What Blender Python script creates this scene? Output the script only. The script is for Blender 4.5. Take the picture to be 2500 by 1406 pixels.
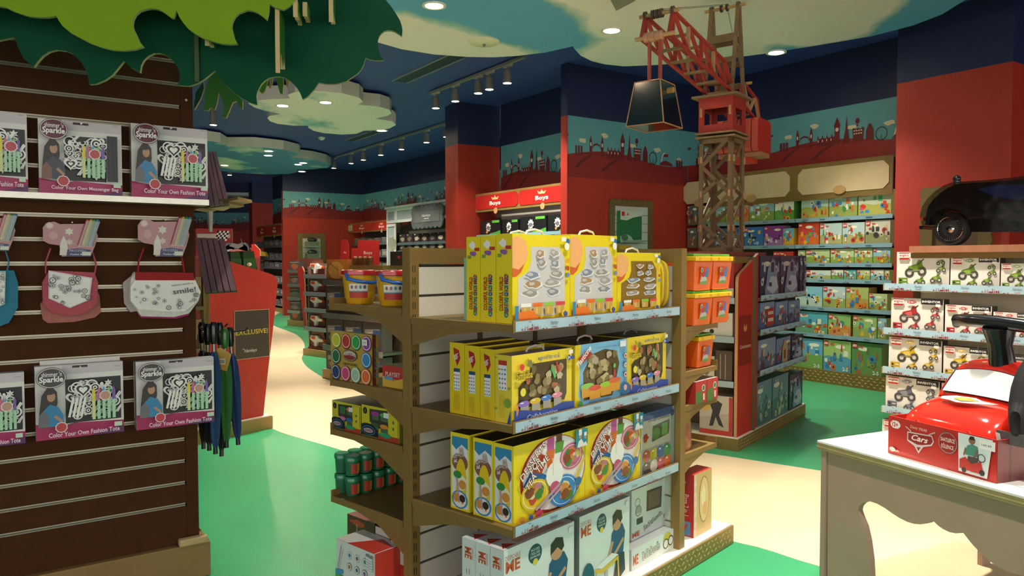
import bpy, math, random
from mathutils import Vector, Matrix
R = math.radians
for o in list(bpy.data.objects): bpy.data.objects.remove(o)
scn = bpy.context.scene
col = scn.collection

# ------------------------------------------------------------------ camera
FPX, CAMH = 1850.0, 1.55
PITCH = math.atan((703 - 636) / FPX)
cam_d = bpy.data.cameras.new('camera'); cam = bpy.data.objects.new('camera', cam_d); col.objects.link(cam)
cam.location = (0, 0, CAMH); cam.rotation_euler = (R(90) - PITCH, 0, 0)
cam_d.sensor_width = 36; cam_d.lens = 36 * FPX / 2500; cam_d.clip_start = .05; cam_d.clip_end = 200
scn.camera = cam
# ------------------------------------------------------------------ world, exposure
wd = bpy.data.worlds.new('room_air'); scn.world = wd; wd.use_nodes = True
wd.node_tree.nodes['Background'].inputs[0].default_value = (1.0, .95, .88, 1)
wd.node_tree.nodes['Background'].inputs[1].default_value = 1.25
scn.view_settings.view_transform = 'Standard'; scn.view_settings.look = 'None'
scn.view_settings.gamma = 1; scn.view_settings.use_curve_mapping = False
scn.view_settings.exposure = 0.8
CEIL = 4.2
LIGHT_W = 1.0          # scale of every lamp in the shop
WARM = (1.0, .93, .82)

def spot(loc, target, power, angle=70, blend=.6, size=.05, color=WARM, parent=None):
    l = bpy.data.lights.new('lamp', 'SPOT'); l.energy = power * LIGHT_W; l.spot_size = R(angle); l.spot_blend = blend
    l.shadow_soft_size = size; l.color = color
    o = bpy.data.objects.new('lamp', l); col.objects.link(o)
    d = Vector(target) - Vector(loc)
    o.location = loc; o.rotation_euler = d.to_track_quat('-Z', 'Y').to_euler()
    return o

# ------------------------------------------------------------------ helpers
def lin(h):
    if not isinstance(h, str): return tuple(h)
    h = h.lstrip('#'); r = []
    if len(h) == 3: h = ''.join(q * 2 for q in h)
    for i in (0, 2, 4):
        c = int(h[i:i + 2], 16) / 255
        r.append(c / 12.92 if c <= .04045 else ((c + .055) / 1.055) ** 2.4)
    return tuple(r)

def ray(px, py):
    x = (px - 1250) / FPX; u = (703 - py) / FPX; c, s = math.cos(PITCH), math.sin(PITCH)
    return Vector((x, c + u * s, -s + u * c))
def at(px, py, Y):
    r = ray(px, py); return Vector((0, 0, CAMH)) + r * (Y / r.y)
def at_z(px, py, Z=0.0):
    r = ray(px, py); return Vector((0, 0, CAMH)) + r * ((Z - CAMH) / r.z)

class Fr:
    """A standing frame: x runs to the right along a front, y goes into it, z is up."""
    def __init__(s, ox, oy, rz):
        s.o = Vector((ox, oy, 0)); s.rz = R(rz)
        s.d = Vector((math.cos(s.rz), math.sin(s.rz), 0)); s.n = Vector((-math.sin(s.rz), math.cos(s.rz), 0))
    def w(s, x, y, z): return s.o + s.d * x + s.n * y + Vector((0, 0, z))
    def px(s, px, py, y=0.0):
        r = ray(px, py); q = s.o + s.n * y
        t = (q.dot(s.n)) / r.dot(s.n); p = Vector((0, 0, CAMH)) + r * t
        return ((p - q).dot(s.d), p.z)
    def X(s, px, y=0.0, py=636): return s.px(px, py, y)[0]
    def sub(s, x, y, rz=0):
        p = s.w(x, y, 0); return Fr(p.x, p.y, math.degrees(s.rz) + rz)

# ---- materials: colour comes from the mesh's own paint/print layer, plus procedural grain
MATS = {}
def mk_mat(name, rough=.5, metal=0.0, noise=.06, nscale=30, bump=0.0, bscale=60, coat=0.0, spec=.5, color=None, alpha=1.0, emit=0.0, trans=0.0):
    m = bpy.data.materials.new(name); m.use_nodes = True; nt = m.node_tree; b = nt.nodes['Principled BSDF']
    b.inputs['Roughness'].default_value = rough; b.inputs['Metallic'].default_value = metal
    b.inputs['Coat Weight'].default_value = coat; b.inputs['Specular IOR Level'].default_value = spec
    b.inputs['Alpha'].default_value = alpha; b.inputs['Transmission Weight'].default_value = trans
    tc = nt.nodes.new('ShaderNodeTexCoord')
    n = nt.nodes.new('ShaderNodeTexNoise'); n.inputs['Scale'].default_value = nscale; n.inputs['Detail'].default_value = 3
    nt.links.new(tc.outputs['Object'], n.inputs['Vector'])
    mr = nt.nodes.new('ShaderNodeMapRange'); mr.inputs[1].default_value = .25; mr.inputs[2].default_value = .75
    mr.inputs[3].default_value = 1 - noise; mr.inputs[4].default_value = 1 + noise
    nt.links.new(n.outputs['Fac'], mr.inputs[0])
    mx = nt.nodes.new('ShaderNodeMix'); mx.data_type = 'RGBA'; mx.blend_type = 'MULTIPLY'; mx.inputs[0].default_value = 1
    if color is None:
        a = nt.nodes.new('ShaderNodeAttribute'); a.attribute_name = 'Col'; nt.links.new(a.outputs['Color'], mx.inputs[6])
    else: mx.inputs[6].default_value = (*lin(color), 1)
    nt.links.new(mr.outputs[0], mx.inputs[7]); nt.links.new(mx.outputs[2], b.inputs['Base Color'])
    if emit:
        nt.links.new(mx.outputs[2], b.inputs['Emission Color']); b.inputs['Emission Strength'].default_value = emit
    if bump:
        n2 = nt.nodes.new('ShaderNodeTexNoise'); n2.inputs['Scale'].default_value = bscale; n2.inputs['Detail'].default_value = 4
        nt.links.new(tc.outputs['Object'], n2.inputs['Vector'])
        bp = nt.nodes.new('ShaderNodeBump'); bp.inputs['Strength'].default_value = bump; bp.inputs['Distance'].default_value = .004
        nt.links.new(n2.outputs['Fac'], bp.inputs['Height']); nt.links.new(bp.outputs[0], b.inputs['Normal'])
    MATS[name] = m; return m
mk_mat('card', .42, noise=.03, nscale=14, coat=.15)
mk_mat('paint', .55, noise=.05, nscale=6, bump=.08, bscale=90)
mk_mat('leaf', .8, noise=.05, nscale=6, spec=.1)
mk_mat('bark', .75, noise=.10, nscale=14, bump=.1, spec=.15)
mk_mat('plastic', .22, noise=.02, coat=.3)
mk_mat('lacquer', .12, noise=.03, coat=.8)
mk_mat('fabric', .85, noise=.12, nscale=60, bump=.4, bscale=140)
mk_mat('steel', .38, metal=.85, noise=.05)
mk_mat('gold', .45, metal=.08, noise=.07, nscale=9)
mk_mat('wood', .5, noise=.12, nscale=18, bump=.1)
mk_mat('chrome', .08, metal=1.0, noise=.0)
mk_mat('lens', .3, noise=0, color='#fff6e6', emit=30.0)
def film_mat(name, tint, amount, rough=.06):
    m = bpy.data.materials.new(name); m.use_nodes = True; nt = m.node_tree; out = nt.nodes['Material Output']
    nt.nodes.remove(nt.nodes['Principled BSDF'])
    t = nt.nodes.new('ShaderNodeBsdfTransparent'); t.inputs[0].default_value = (*lin(tint), 1)
    g = nt.nodes.new('ShaderNodeBsdfGlossy'); g.inputs['Roughness'].default_value = rough
    tc = nt.nodes.new('ShaderNodeTexCoord'); n = nt.nodes.new('ShaderNodeTexNoise'); n.inputs['Scale'].default_value = 5; n.inputs['Detail'].default_value = 2
    bp = nt.nodes.new('ShaderNodeBump'); bp.inputs['Strength'].default_value = .5; bp.inputs['Distance'].default_value = .01
    nt.links.new(tc.outputs['Object'], n.inputs['Vector']); nt.links.new(n.outputs['Fac'], bp.inputs['Height']); nt.links.new(bp.outputs[0], g.inputs['Normal'])
    fr = nt.nodes.new('ShaderNodeLayerWeight'); fr.inputs[0].default_value = .5
    pw = nt.nodes.new('ShaderNodeMath'); pw.operation = 'POWER'; pw.inputs[1].default_value = 5; nt.links.new(fr.outputs['Facing'], pw.inputs[0])
    ad = nt.nodes.new('ShaderNodeMath'); ad.operation = 'ADD'; ad.inputs[1].default_value = amount; ad.use_clamp = True
    nt.links.new(pw.outputs[0], ad.inputs[0])
    mx = nt.nodes.new('ShaderNodeMixShader'); nt.links.new(ad.outputs[0], mx.inputs[0]); nt.links.new(t.outputs[0], mx.inputs[1]); nt.links.new(g.outputs[0], mx.inputs[2])
    nt.links.new(mx.outputs[0], out.inputs[0]); MATS[name] = m
film_mat('film', '#f4f4f0', .05); film_mat('amber_film', '#d8b878', .06)
film_mat('wrap', '#d8d4d0', .10, .10)

def tread_mat():
    m = mk_mat('tread', .45, metal=.3, noise=.08, nscale=8); nt = m.node_tree; b = nt.nodes['Principled BSDF']
    tc = nt.nodes.new('ShaderNodeTexCoord'); bumps = []
    for rot in (45, -45):
        mp = nt.nodes.new('ShaderNodeMapping'); mp.inputs['Rotation'].default_value = (0, R(rot), R(rot)); mp.inputs['Scale'].default_value = (14, 14, 14)
        nt.links.new(tc.outputs['Object'], mp.inputs[0])
        w = nt.nodes.new('ShaderNodeTexChecker'); w.inputs['Scale'].default_value = 1.0
        nt.links.new(mp.outputs[0], w.inputs['Vector']); bumps.append(w)
    bp = nt.nodes.new('ShaderNodeBump'); bp.inputs['Strength'].default_value = .5; bp.inputs['Distance'].default_value = .004
    nt.links.new(bumps[0].outputs['Fac'], bp.inputs['Height']); nt.links.new(bp.outputs[0], b.inputs['Normal'])
tread_mat()

# ---- lettering
_tc = {}
def text_geo(s, bold=0.0, shear=0.0, space=1.0):
    k = (s, bold, shear, space)
    if k in _tc: return _tc[k]
    cu = bpy.data.curves.new('t', 'FONT'); cu.body = s; cu.resolution_u = 2; cu.offset = bold; cu.shear = shear; cu.space_character = space
    ob = bpy.data.objects.new('t', cu); me = ob.to_mesh()
    vs = [(v.co.x, v.co.y) for v in me.vertices]; fs = [tuple(p.vertices) for p in me.polygons]
    ob.to_mesh_clear(); bpy.data.objects.remove(ob); bpy.data.curves.remove(cu)
    if vs:
        x0 = min(v[0] for v in vs); x1 = max(v[0] for v in vs); y0 = min(v[1] for v in vs); y1 = max(v[1] for v in vs)
        vs = [(v[0] - (x0 + x1) / 2, v[1] - (y0 + y1) / 2) for v in vs]; wh = (x1 - x0, y1 - y0)
    else: wh = (1, 1)
    _tc[k] = (vs, fs, wh); return _tc[k]

class MB:
    def __init__(s): s.v = []; s.f = []; s.c = []; s.layer = 0
    def face(s, pts, c): 
        i = len(s.v); s.v += [tuple(p) for p in pts]; s.f.append(tuple(range(i, i + len(pts)))); s.c.append(c)
    def mesh(s, vs, fs, c):
        i = len(s.v); s.v += [tuple(p) for p in vs]
        for f in fs: s.f.append(tuple(a + i for a in f)); s.c.append(c)
    def box(s, x0, x1, y0, y1, z0, z1, c, skip=''):
        c = lin(c); v = [(x, y, z) for z in (z0, z1) for y in (y0, y1) for x in (x0, x1)]
        fs = {'b': (0, 2, 3, 1), 't': (4, 5, 7, 6), 'f': (0, 1, 5, 4), 'k': (2, 6, 7, 3), 'l': (0, 4, 6, 2), 'r': (1, 3, 7, 5)}
        s.mesh(v, [f for k, f in fs.items() if k not in skip], c); return s
    def bar(s, a, b, w, h, c, up=(0, 0, 1)):
        a, b = Vector(a), Vector(b); d = (b - a).normalized(); u = Vector(up)
        if abs(d.dot(u)) > .95: u = Vector((0, 1, 0))
        sd = d.cross(u).normalized() * w / 2; u = sd.cross(d).normalized() * h / 2
        v = [p + i * sd + j * u for p in (a, b) for i, j in ((-1, -1), (1, -1), (1, 1), (-1, 1))]
        s.mesh(v, [(3, 2, 1, 0), (4, 5, 6, 7), (0, 1, 5, 4), (1, 2, 6, 5), (2, 3, 7, 6), (3, 0, 4, 7)], lin(c)); return s
    def tube(s, pts, r, c, n=8, caps=True):
        pts = [Vector(p) for p in pts]; rs = r if isinstance(r, (list, tuple)) else [r] * len(pts); rings = []
        c = lin(c); ref = None
        for i, p in enumerate(pts):
            d = (pts[min(i + 1, len(pts) - 1)] - pts[max(i - 1, 0)]).normalized()
            if ref is None: ref = Vector((0, 0, 1)) if abs(d.z) < .9 else Vector((1, 0, 0))
            a = d.cross(ref).normalized(); b = a.cross(d).normalized(); ref = b
            rings.append([p + (a * math.cos(2 * math.pi * k / n) + b * math.sin(2 * math.pi * k / n)) * rs[i] for k in range(n)])
        i0 = len(s.v); s.v += [tuple(q) for rg in rings for q in rg]
        for i in range(len(rings) - 1):
            for k in range(n):
                s.f.append((i0 + i * n + k, i0 + i * n + (k + 1) % n, i0 + (i + 1) * n + (k + 1) % n, i0 + (i + 1) * n + k)); s.c.append(c)
        if caps:
            s.f.append(tuple(i0 + k for k in range(n - 1, -1, -1))); s.c.append(c)
            s.f.append(tuple(i0 + (len(rings) - 1) * n + k for k in range(n))); s.c.append(c)
        return s
    def lathe(s, prof, c, o=(0, 0, 0), n=20, axis='z', a0=0, sx=1, sy=1):
        """prof: list of (radius, height[, colour])"""
        i0 = len(s.v); c = lin(c)
        for q in prof:
            for k in range(n):
                a = 2 * math.pi * (k + a0) / n; x, y, z = q[0] * math.cos(a) * sx, q[0] * math.sin(a) * sy, q[1]
                if axis == 'y': x, y, z = x, z, y
                if axis == 'x': x, y, z = z, x, y
                s.v.append((o[0] + x, o[1] + y, o[2] + z))
        for i in range(len(prof) - 1):
            cc = lin(prof[i][2]) if len(prof[i]) > 2 else c
            for k in range(n):
                f = (i0 + i * n + k, i0 + i * n + (k + 1) % n, i0 + (i + 1) * n + (k + 1) % n, i0 + (i + 1) * n + k)
                s.f.append(f if axis != 'y' else f[::-1]); s.c.append(cc)
        for i, fl in ((0, 1), (len(prof) - 1, 0)):
            if prof[i][0] > 1e-5:
                f = tuple(i0 + i * n + k for k in range(n)); s.f.append(f[::-1] if fl ^ (axis == 'y') else f); s.c.append(lin(prof[min(i, len(prof) - 2)][2]) if len(prof[0]) > 2 else c)
        return s
    def slab(s, poly, y0, y1, c, edge=None, plane='xz'):
        """outline (x,z) given thickness from y0 (front) to y1"""
        c = lin(c); e = lin(edge) if edge else c; n = len(poly)
        ar = sum(poly[i][0] * poly[(i + 1) % n][1] - poly[(i + 1) % n][0] * poly[i][1] for i in range(n))
        if ar < 0: poly = poly[::-1]
        P = (lambda p, y: (p[0], y, p[1])) if plane == 'xz' else ((lambda p, y: (p[0], p[1], -y)) if plane == 'xy' else (lambda p, y: (y, -p[0], p[1])))
        s.face([P(p, y0) for p in poly], c); s.face([P(p, y1) for p in poly[::-1]], c)
        for i in range(n):
            a, b = poly[i], poly[(i + 1) % n]; s.face([P(a, y0), P(a, y1), P(b, y1), P(b, y0)], e)
        return s
    def ball(s, o, r, c, n=12, m=8, sc=(1, 1, 1)):
        pr = [(max(1e-6, math.sin(math.pi * i / m)), -math.cos(math.pi * i / m)) for i in range(m + 1)]
        i0 = len(s.v); s.lathe(pr, c, n=n)
        for i in range(i0, len(s.v)):
            v = s.v[i]; s.v[i] = (o[0] + v[0] * r * sc[0], o[1] + v[1] * r * sc[1], o[2] + v[2] * r * sc[2])
        return s
    # ---- flat print on a face: O corner, U right, V up (full face vectors)
    def art(s, O, U, V, items, base=.0005, step=.00025):
        O, U, V = Vector(O), Vector(U), Vector(V); W, H = U.length, V.length; N = U.cross(V).normalized(); u, v = U / W, V / H
        lay = [0]
        def put(pts, fs, c):
            lay[0] += 1; off = N * (base + step * lay[0]); s.mesh([O + u * p[0] + v * p[1] + off for p in pts], fs, lin(c))
        for it in items:
            k, c = it[0], it[1]
            if k == 'r':
                a, b, d, e = it[2:6]; put([(a * W, b * H), (d * W, b * H), (d * W, e * H), (a * W, e * H)], [(0, 1, 2, 3)], c)
            elif k == 'p': put([(p[0] * W, p[1] * H) for p in it[2]], [tuple(range(len(it[2])))], c)
            elif k == 'e':      # ellipse cu cv ru rv [round=keep real circle]
                cu, cv, ru, rv = it[2:6]; n = it[6] if len(it) > 6 else 18
                put([((cu + ru * math.cos(2 * math.pi * q / n)) * W, (cv + rv * math.sin(2 * math.pi * q / n)) * H) for q in range(n)], [tuple(range(n))], c)
            elif k == 'o':      # circle, radius as share of height
                cu, cv, r = it[2:5]; n = it[5] if len(it) > 5 else 16
                put([(cu * W + r * H * math.cos(2 * math.pi * q / n), (cv + r * math.sin(2 * math.pi * q / n)) * H) for q in range(n)], [tuple(range(n))], c)
            elif k == 'ring':
                cu, cv, r, t = it[2:6]; n = 16
                ps = [(cu * W + rr * H * math.cos(2 * math.pi * q / n), cv * H + rr * H * math.sin(2 * math.pi * q / n)) for rr in (r, r - t) for q in range(n)]
                put(ps, [(q, (q + 1) % n, n + (q + 1) % n, n + q) for q in range(n)], c)
            elif k == 'star':   # scalloped badge
                cu, cv, r = it[2:5]; n = it[5] if len(it) > 5 else 12; q_ = it[6] if len(it) > 6 else .85
                put([(cu * W + r * H * (1 if q % 2 else q_) * math.cos(math.pi * q / n), cv * H + r * H * (1 if q % 2 else q_) * math.sin(math.pi * q / n)) for q in range(2 * n)], [tuple(range(2 * n))], c)
            elif k == 'heart':
                cu, cv, r = it[2:5]; ps = []
                for q in range(20):
                    t = 2 * math.pi * q / 20; ps.append((cu * W + r * H * .06 * 16 * math.sin(t) ** 3, cv * H + r * H * .06 * (13 * math.cos(t) - 5 * math.cos(2 * t) - 2 * math.cos(3 * t) - math.cos(4 * t))))
                put(ps, [tuple(range(20))], c)
            elif k == 'blob':
                cu, cv, ru, rv, sd = it[2:7]; rg = random.Random(sd); n = 11
                put([((cu + ru * (.65 + .5 * rg.random()) * math.cos(2 * math.pi * q / n)) * W, (cv + rv * (.65 + .5 * rg.random()) * math.sin(2 * math.pi * q / n)) * H) for q in range(n)], [tuple(range(n))], c)
            elif k == 't':      # text, centre cu cv, height share of H, opts
                tx, cu, cv, h = it[2:6]; op = it[6] if len(it) > 6 else {}
                vs, fs, wh = text_geo(tx, op.get('b', 0), op.get('sh', 0), op.get('sp', 1)); hh = h * H; sc = hh / max(wh[1], .5)
                mw = op.get('w'); sx = sc
                if mw: sx = mw * (H if op.get('rot') in (90, -90) else W) / wh[0]; sc = min(sc, sx * 1.8) if not op.get('free') else sc
                ca, sa = math.cos(R(op.get('rot', 0))), math.sin(R(op.get('rot', 0)))
                arc = op.get('arc')
                def tr(p):
                    x, y = p[0] * sx, p[1] * sc
                    if arc: y += arc * H * (1 - (2 * p[0] / wh[0]) ** 2)
                    return (cu * W + x * ca - y * sa, cv * H + x * sa + y * ca)
                put([tr(p) for p in vs], fs, c)
            elif k == 'l':      # line
                a, b, d, e, t = it[2:7]; dx, dy = (d - a) * W, (e - b) * H; L = math.hypot(dx, dy) or 1; nx, ny = -dy / L * t * H / 2, dx / L * t * H / 2
                put([(a * W + nx, b * H + ny), (a * W - nx, b * H - ny), (d * W - nx, e * H - ny), (d * W + nx, e * H + ny)], [(0, 1, 2, 3)], c)
        return s
    def data(s, name, mat='card', smooth=None):
        me = bpy.data.meshes.new(name); me.from_pydata(s.v, [], s.f); me.materials.append(MATS[mat])
        ca = me.color_attributes.new('Col', 'FLOAT_COLOR', 'CORNER'); buf = []
        for f, c in zip(s.f, s.c): buf += [c[0], c[1], c[2], 1.0] * len(f)
        ca.data.foreach_set('color', buf)
        if smooth:
            me.polygons.foreach_set('use_smooth', [True] * len(me.polygons)); me.set_sharp_from_angle(angle=R(smooth))
        me.update(); return me
    def part(s, name, parent, mat='card', smooth=None, label=None, bevel=0, sub=0):
        o = bpy.data.objects.new(name, s.data(name, mat, smooth)); col.objects.link(o); o.parent = parent
        if label: o['label'] = label
        mods(o, bevel, sub); return o

def mods(o, bevel=0, sub=0):
    if bevel:
        m = o.modifiers.new('edge', 'BEVEL'); m.width = bevel; m.segments = 2; m.limit_method = 'ANGLE'
    if sub:
        m = o.modifiers.new('soft', 'SUBSURF'); m.levels = sub; m.render_levels = sub
        o.data.polygons.foreach_set('use_smooth', [True] * len(o.data.polygons))
def tag(o, label, cat, group=None):
    o['label'] = label; o['category'] = cat
    if group: o['group'] = group
    return o
def thing(name, label, cat, loc, rz=0.0, group=None):
    o = bpy.data.objects.new(name, None); o.empty_display_size = .05; col.objects.link(o)
    o.location = loc; o.rotation_euler = (0, 0, rz); return tag(o, label, cat, group)
def solo(mb, name, label, cat, loc, rz=0.0, group=None, mat='card', smooth=None, bevel=0, sub=0):
    o = mb.part(name, None, mat, smooth, None, bevel, sub); o.location = loc; o.rotation_euler = (0, 0, rz); return tag(o, label, cat, group)
def struct(mb, name, mat='paint', loc=(0, 0, 0), rz=0.0, parent=None):
    o = mb.part(name, parent, mat); o.location = loc; o.rotation_euler = (0, 0, rz)
    if parent is None: o['kind'] = 'structure'
    return o
def copy_tree(o, parent=None):
    c = o.copy(); col.objects.link(c); c.parent = parent
    for ch in list(o.children): copy_tree(ch, c)
    return c

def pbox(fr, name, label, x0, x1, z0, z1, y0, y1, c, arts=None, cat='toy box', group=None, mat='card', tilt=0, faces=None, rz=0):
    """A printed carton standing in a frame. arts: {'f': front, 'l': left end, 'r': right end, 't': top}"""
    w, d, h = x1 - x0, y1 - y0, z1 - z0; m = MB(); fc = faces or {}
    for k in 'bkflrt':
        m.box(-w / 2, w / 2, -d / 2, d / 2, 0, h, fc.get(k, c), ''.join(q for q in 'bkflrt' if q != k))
    A = arts or {}
    if 'f' in A: m.art((-w / 2, -d / 2, 0), (w, 0, 0), (0, 0, h), A['f'])
    if 'l' in A: m.art((-w / 2, d / 2, 0), (0, -d, 0), (0, 0, h), A['l'])
    if 'r' in A: m.art((w / 2, -d / 2, 0), (0, d, 0), (0, 0, h), A['r'])
    if 't' in A: m.art((-w / 2, -d / 2, h), (w, 0, 0), (0, d, 0), A['t'])
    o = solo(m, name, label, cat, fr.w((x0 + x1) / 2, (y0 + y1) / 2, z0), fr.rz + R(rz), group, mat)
    if tilt: o.rotation_euler = (R(tilt), 0, fr.rz + R(rz))
    return o
ORD = ['first', 'second', 'third', 'fourth', 'fifth', 'sixth', 'seventh', 'eighth', 'ninth', 'tenth', 'eleventh', 'twelfth']
# ================================================================== the room
RED, RED_D, NAVY, TEAL, GOLD, CREAM = '#a92c1b', '#7a1f1a', '#1d264e', '#5f9ea8', '#7d6232', '#e9dcc0'
MURAL_TOP = 3.5
# floor
m = MB(); m.face([(-22, -7, 0), (9, -7, 0), (9, 36, 0), (-22, 36, 0)], lin('#3a9a66'))
mk_mat('vinyl', .28, noise=.04, nscale=3, spec=.45)
floor = struct(m, 'floor', 'vinyl')
lower = [(-9.0, 25), (-6.4, 18), (-3.9, 10.8), (-2.75, 7.9), (-2.208, 6.93), (-1.453, 6.2), (-.785, 5.53), (.2, 4.72), (1.22, 4.13), (1.6, 3.75), (2.6, 2.9), (3.6, 2.0), (5.5, .6), (9, -1.5)]
upper = [tuple(at_z(*p)[:2]) for p in ((671.7, 796.5), (704.6, 808.5), (728.5, 820.4), (743.4, 841), (740, 865), (737, 877), (749, 895), (779, 916), (803, 928), (860, 947), (913.7, 961))]
upper = [(-7.2, 24), (-6.3, 19.5)] + upper + [(-.6, 7.6), (.5, 6.75), (1.534, 6.066), (2.284, 5.53), (3.3, 4.8), (5.2, 3.4), (9, .8)]
def smooth_line(p, k=5):
    out = []
    for i in range(len(p) - 1):
        a, b, c, d = p[max(i - 1, 0)], p[i], p[i + 1], p[min(i + 2, len(p) - 1)]
        for j in range(k):
            t = j / k; out.append(tuple(.5 * (2 * b[q] + (c[q] - a[q]) * t + (2 * a[q] - 5 * b[q] + 4 * c[q] - d[q]) * t * t + (3 * b[q] - a[q] - 3 * c[q] + d[q]) * t ** 3) for q in (0, 1)))
    return out + [p[-1]]
lo, up = smooth_line(lower), smooth_line(upper)
n = min(len(lo), len(up)); m = MB()
pts = lo + up[::-1]; m.slab(pts, -.002, 0, '#e2cda6', plane='xy')
struct(m, 'path', 'vinyl', parent=floor)
# ceiling
m = MB(); m.box(-22, 9, -7, 36, CEIL, CEIL + .05, '#3a4c9a')
ceiling = struct(m, 'ceiling', 'paint')

# ---- skyline print used on the wall band and on the price strips
def skyline(u0, w, small=False, cs=None):
    """items in face coords: u scaled so one tile covers [u0,u0+w]; v is 0..1"""
    dk, md, wh = cs or ('#6e1a1c', '#8a2222', '#e8dcc8'); U = lambda x: u0 + w * x; it = []
    P = lambda c, pts: it.append(('p', c, [(U(x), y) for x, y in pts]))
    if not small:
        hill = [(0, 0), (1, 0)] + [(1 - i / 24, .37 + .10 * math.sin(math.pi * min(1, max(0, (1 - i / 24 - .02) / .62))) - .05 * math.sin(math.pi * min(1, max(0, (1 - i / 24 - .62) / .38)))) for i in range(25)]
        P(md, hill)
        P('#611a1b', [(.07, .16), (.12, .3), (.2, .42), (.22, .42), (.15, .29), (.095, .16)])
        P('#611a1b', [(.27, .14), (.33, .28), (.42, .4), (.45, .41), (.36, .27), (.295, .14)])
        for x, y, r in ((.13, .62, .03), (.3, .74, .03), (.52, .62, .028), (.73, .6, .034), (.92, .45, .025)):
            it.append(('blob', '#d9cfae', U(x), y, w * r, .045, int(x * 100)))
        it.append(('e', dk, U(.555), .71, w * .012, .05)); P(dk, [(.549, .65), (.561, .65), (.558, .62), (.552, .62)])
        P(dk, [(.0, .70), (.025, .71), (.025, .67), (0, .66)]); P(dk, [(.78, .54), (.825, .54), (.825, .49), (.78, .49)])
    b = .42 if not small else .12; s = 1.0 if not small else 1.35
    Y = lambda y: b + (y - .42) * s
    Q = lambda c, pts: P(c, [(x, Y(y)) for x, y in pts])
    for x in (.075, .095, .115): Q(dk, [(x, .36), (x + .014, .36), (x + .014, .52), (x, .53)])
    for x in (.182, .27):                                             # bridge towers
        Q(dk, [(x, .36), (x + .018, .36), (x + .018, .62), (x + .009, .73), (x, .62)])
        Q(wh, [(x + .005, .54), (x + .013, .54), (x + .013, .6), (x + .005, .6)])
    Q(dk, [(.14, .40), (.33, .40), (.33, .42), (.14, .42)])
    Q(dk, [(.2, .48), (.213, .545), (.236, .565), (.259, .545), (.272, .48), (.272, .51), (.26, .57), (.236, .595), (.212, .57), (.2, .51)])
    Q(dk, [(.318, .36), (.445, .36), (.445, .5), (.318, .5)])
    for i in range(5): Q(dk, [(.318 + i * .028, .5), (.328 + i * .028, .5), (.323 + i * .028, .57)])
    if not small:
        for i in range(5): Q(wh, [(.322 + i * .026, .44), (.327 + i * .026, .44), (.327 + i * .026, .48), (.322 + i * .026, .48)])
    Q(dk, [(.424, .36), (.452, .36), (.452, .66), (.458, .67), (.452, .72), (.438, .83), (.424, .72), (.418, .67), (.424, .66)])   # clock tower
    it.append(('e', wh, U(.438), Y(.615), w * .010, .035 * s, 10))
    Q(dk, [(.472, .36), (.515, .36), (.5, .6), (.494, .84), (.488, .6)])                                              # spire
    Q(dk, [(.535, .36), (.585, .36), (.592, .58), (.585, .6), (.575, .57), (.56, .59), (.545, .57), (.535, .6), (.528, .58)])    # castle
    if not small:
        for r_ in (.5, .55):
            for i in range(4): Q(wh, [(.536 + i * .013, r_ - .012), (.544 + i * .013, r_ - .012), (.544 + i * .013, r_ + .008), (.536 + i * .013, r_ + .008)])
    Q(dk, [(.605, .36), (.645, .36), (.645, .52), (.632, .62), (.625, .64), (.618, .62), (.605, .52)])                # rounded tower
    n = 14; cx, cy, rx, ry = U(.69), Y(.44), w * .033, .115 * s
    for q in range(n):
        a, c2 = 2 * math.pi * q / n, 2 * math.pi * (q + 1) / n
        it.append(('p', '#2c1a22', [(cx + rx * math.cos(a), cy + ry * math.sin(a)), (cx + rx * math.cos(c2), cy + ry * math.sin(c2)), (cx + rx * .86 * math.cos(c2), cy + ry * .86 * math.sin(c2)), (cx + rx * .86 * math.cos(a), cy + ry * .86 * math.sin(a))]))
    Q('#2c1a22', [(.683, .33), (.69, .44), (.697, .33), (.694, .33), (.69, .41), (.686, .33)])
    Q(wh, [(.755, .38), (.765, .5), (.782, .56), (.80, .55), (.785, .535), (.772, .48), (.762, .38)])                       # white arch
    Q(dk, [(.745, .33), (.76, .39), (.8, .42), (.85, .38), (.865, .33)])
    for x in (.895, .915, .935): Q(dk, [(x, .3), (x + .013, .3), (x + .013, .44), (x, .46)])
    return it

def mural(fr, x0, x1, z0, z1, y, parent, tile=2.35, phase=0.0, red=RED_D):
    m = MB(); W = x1 - x0; it = [('r', TEAL, 0, 0, 1, 1)]
    k = x0 - phase * tile
    while k < x1:
        for s in skyline((k - x0) / W, tile / W):
            pts = s[2] if s[0] == 'p' else None
            if pts:
                pts = [(min(1, max(0, a)), b) for a, b in pts]
                if max(p[0] for p in pts) - min(p[0] for p in pts) > 1e-4: it.append(('p', s[1], pts))
            elif 0.02 < s[2] < .98: it.append(s)
        k += tile
    m.art((x0, y, z0), (W, 0, 0), (0, 0, z1 - z0), it, base=.002, step=.0002)
    o = m.part('mural', parent, 'paint'); return o

def wall(name, fr, x0, x1, y0, y1, murz=None, red_to=MURAL_TOP, phase=0.0, side=None, tile=2.35):
    m = MB(); m.box(x0, x1, y0, y1, 0, red_to, RED); m.box(x0, x1, y0, y1, red_to, CEIL, NAVY)
    o = struct(m, name, 'paint', fr.w(0, 0, 0), fr.rz)
    if murz: mural(fr, x0 + .005, x1 - .005, murz, red_to, y0, o, tile, phase)
    return o

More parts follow.
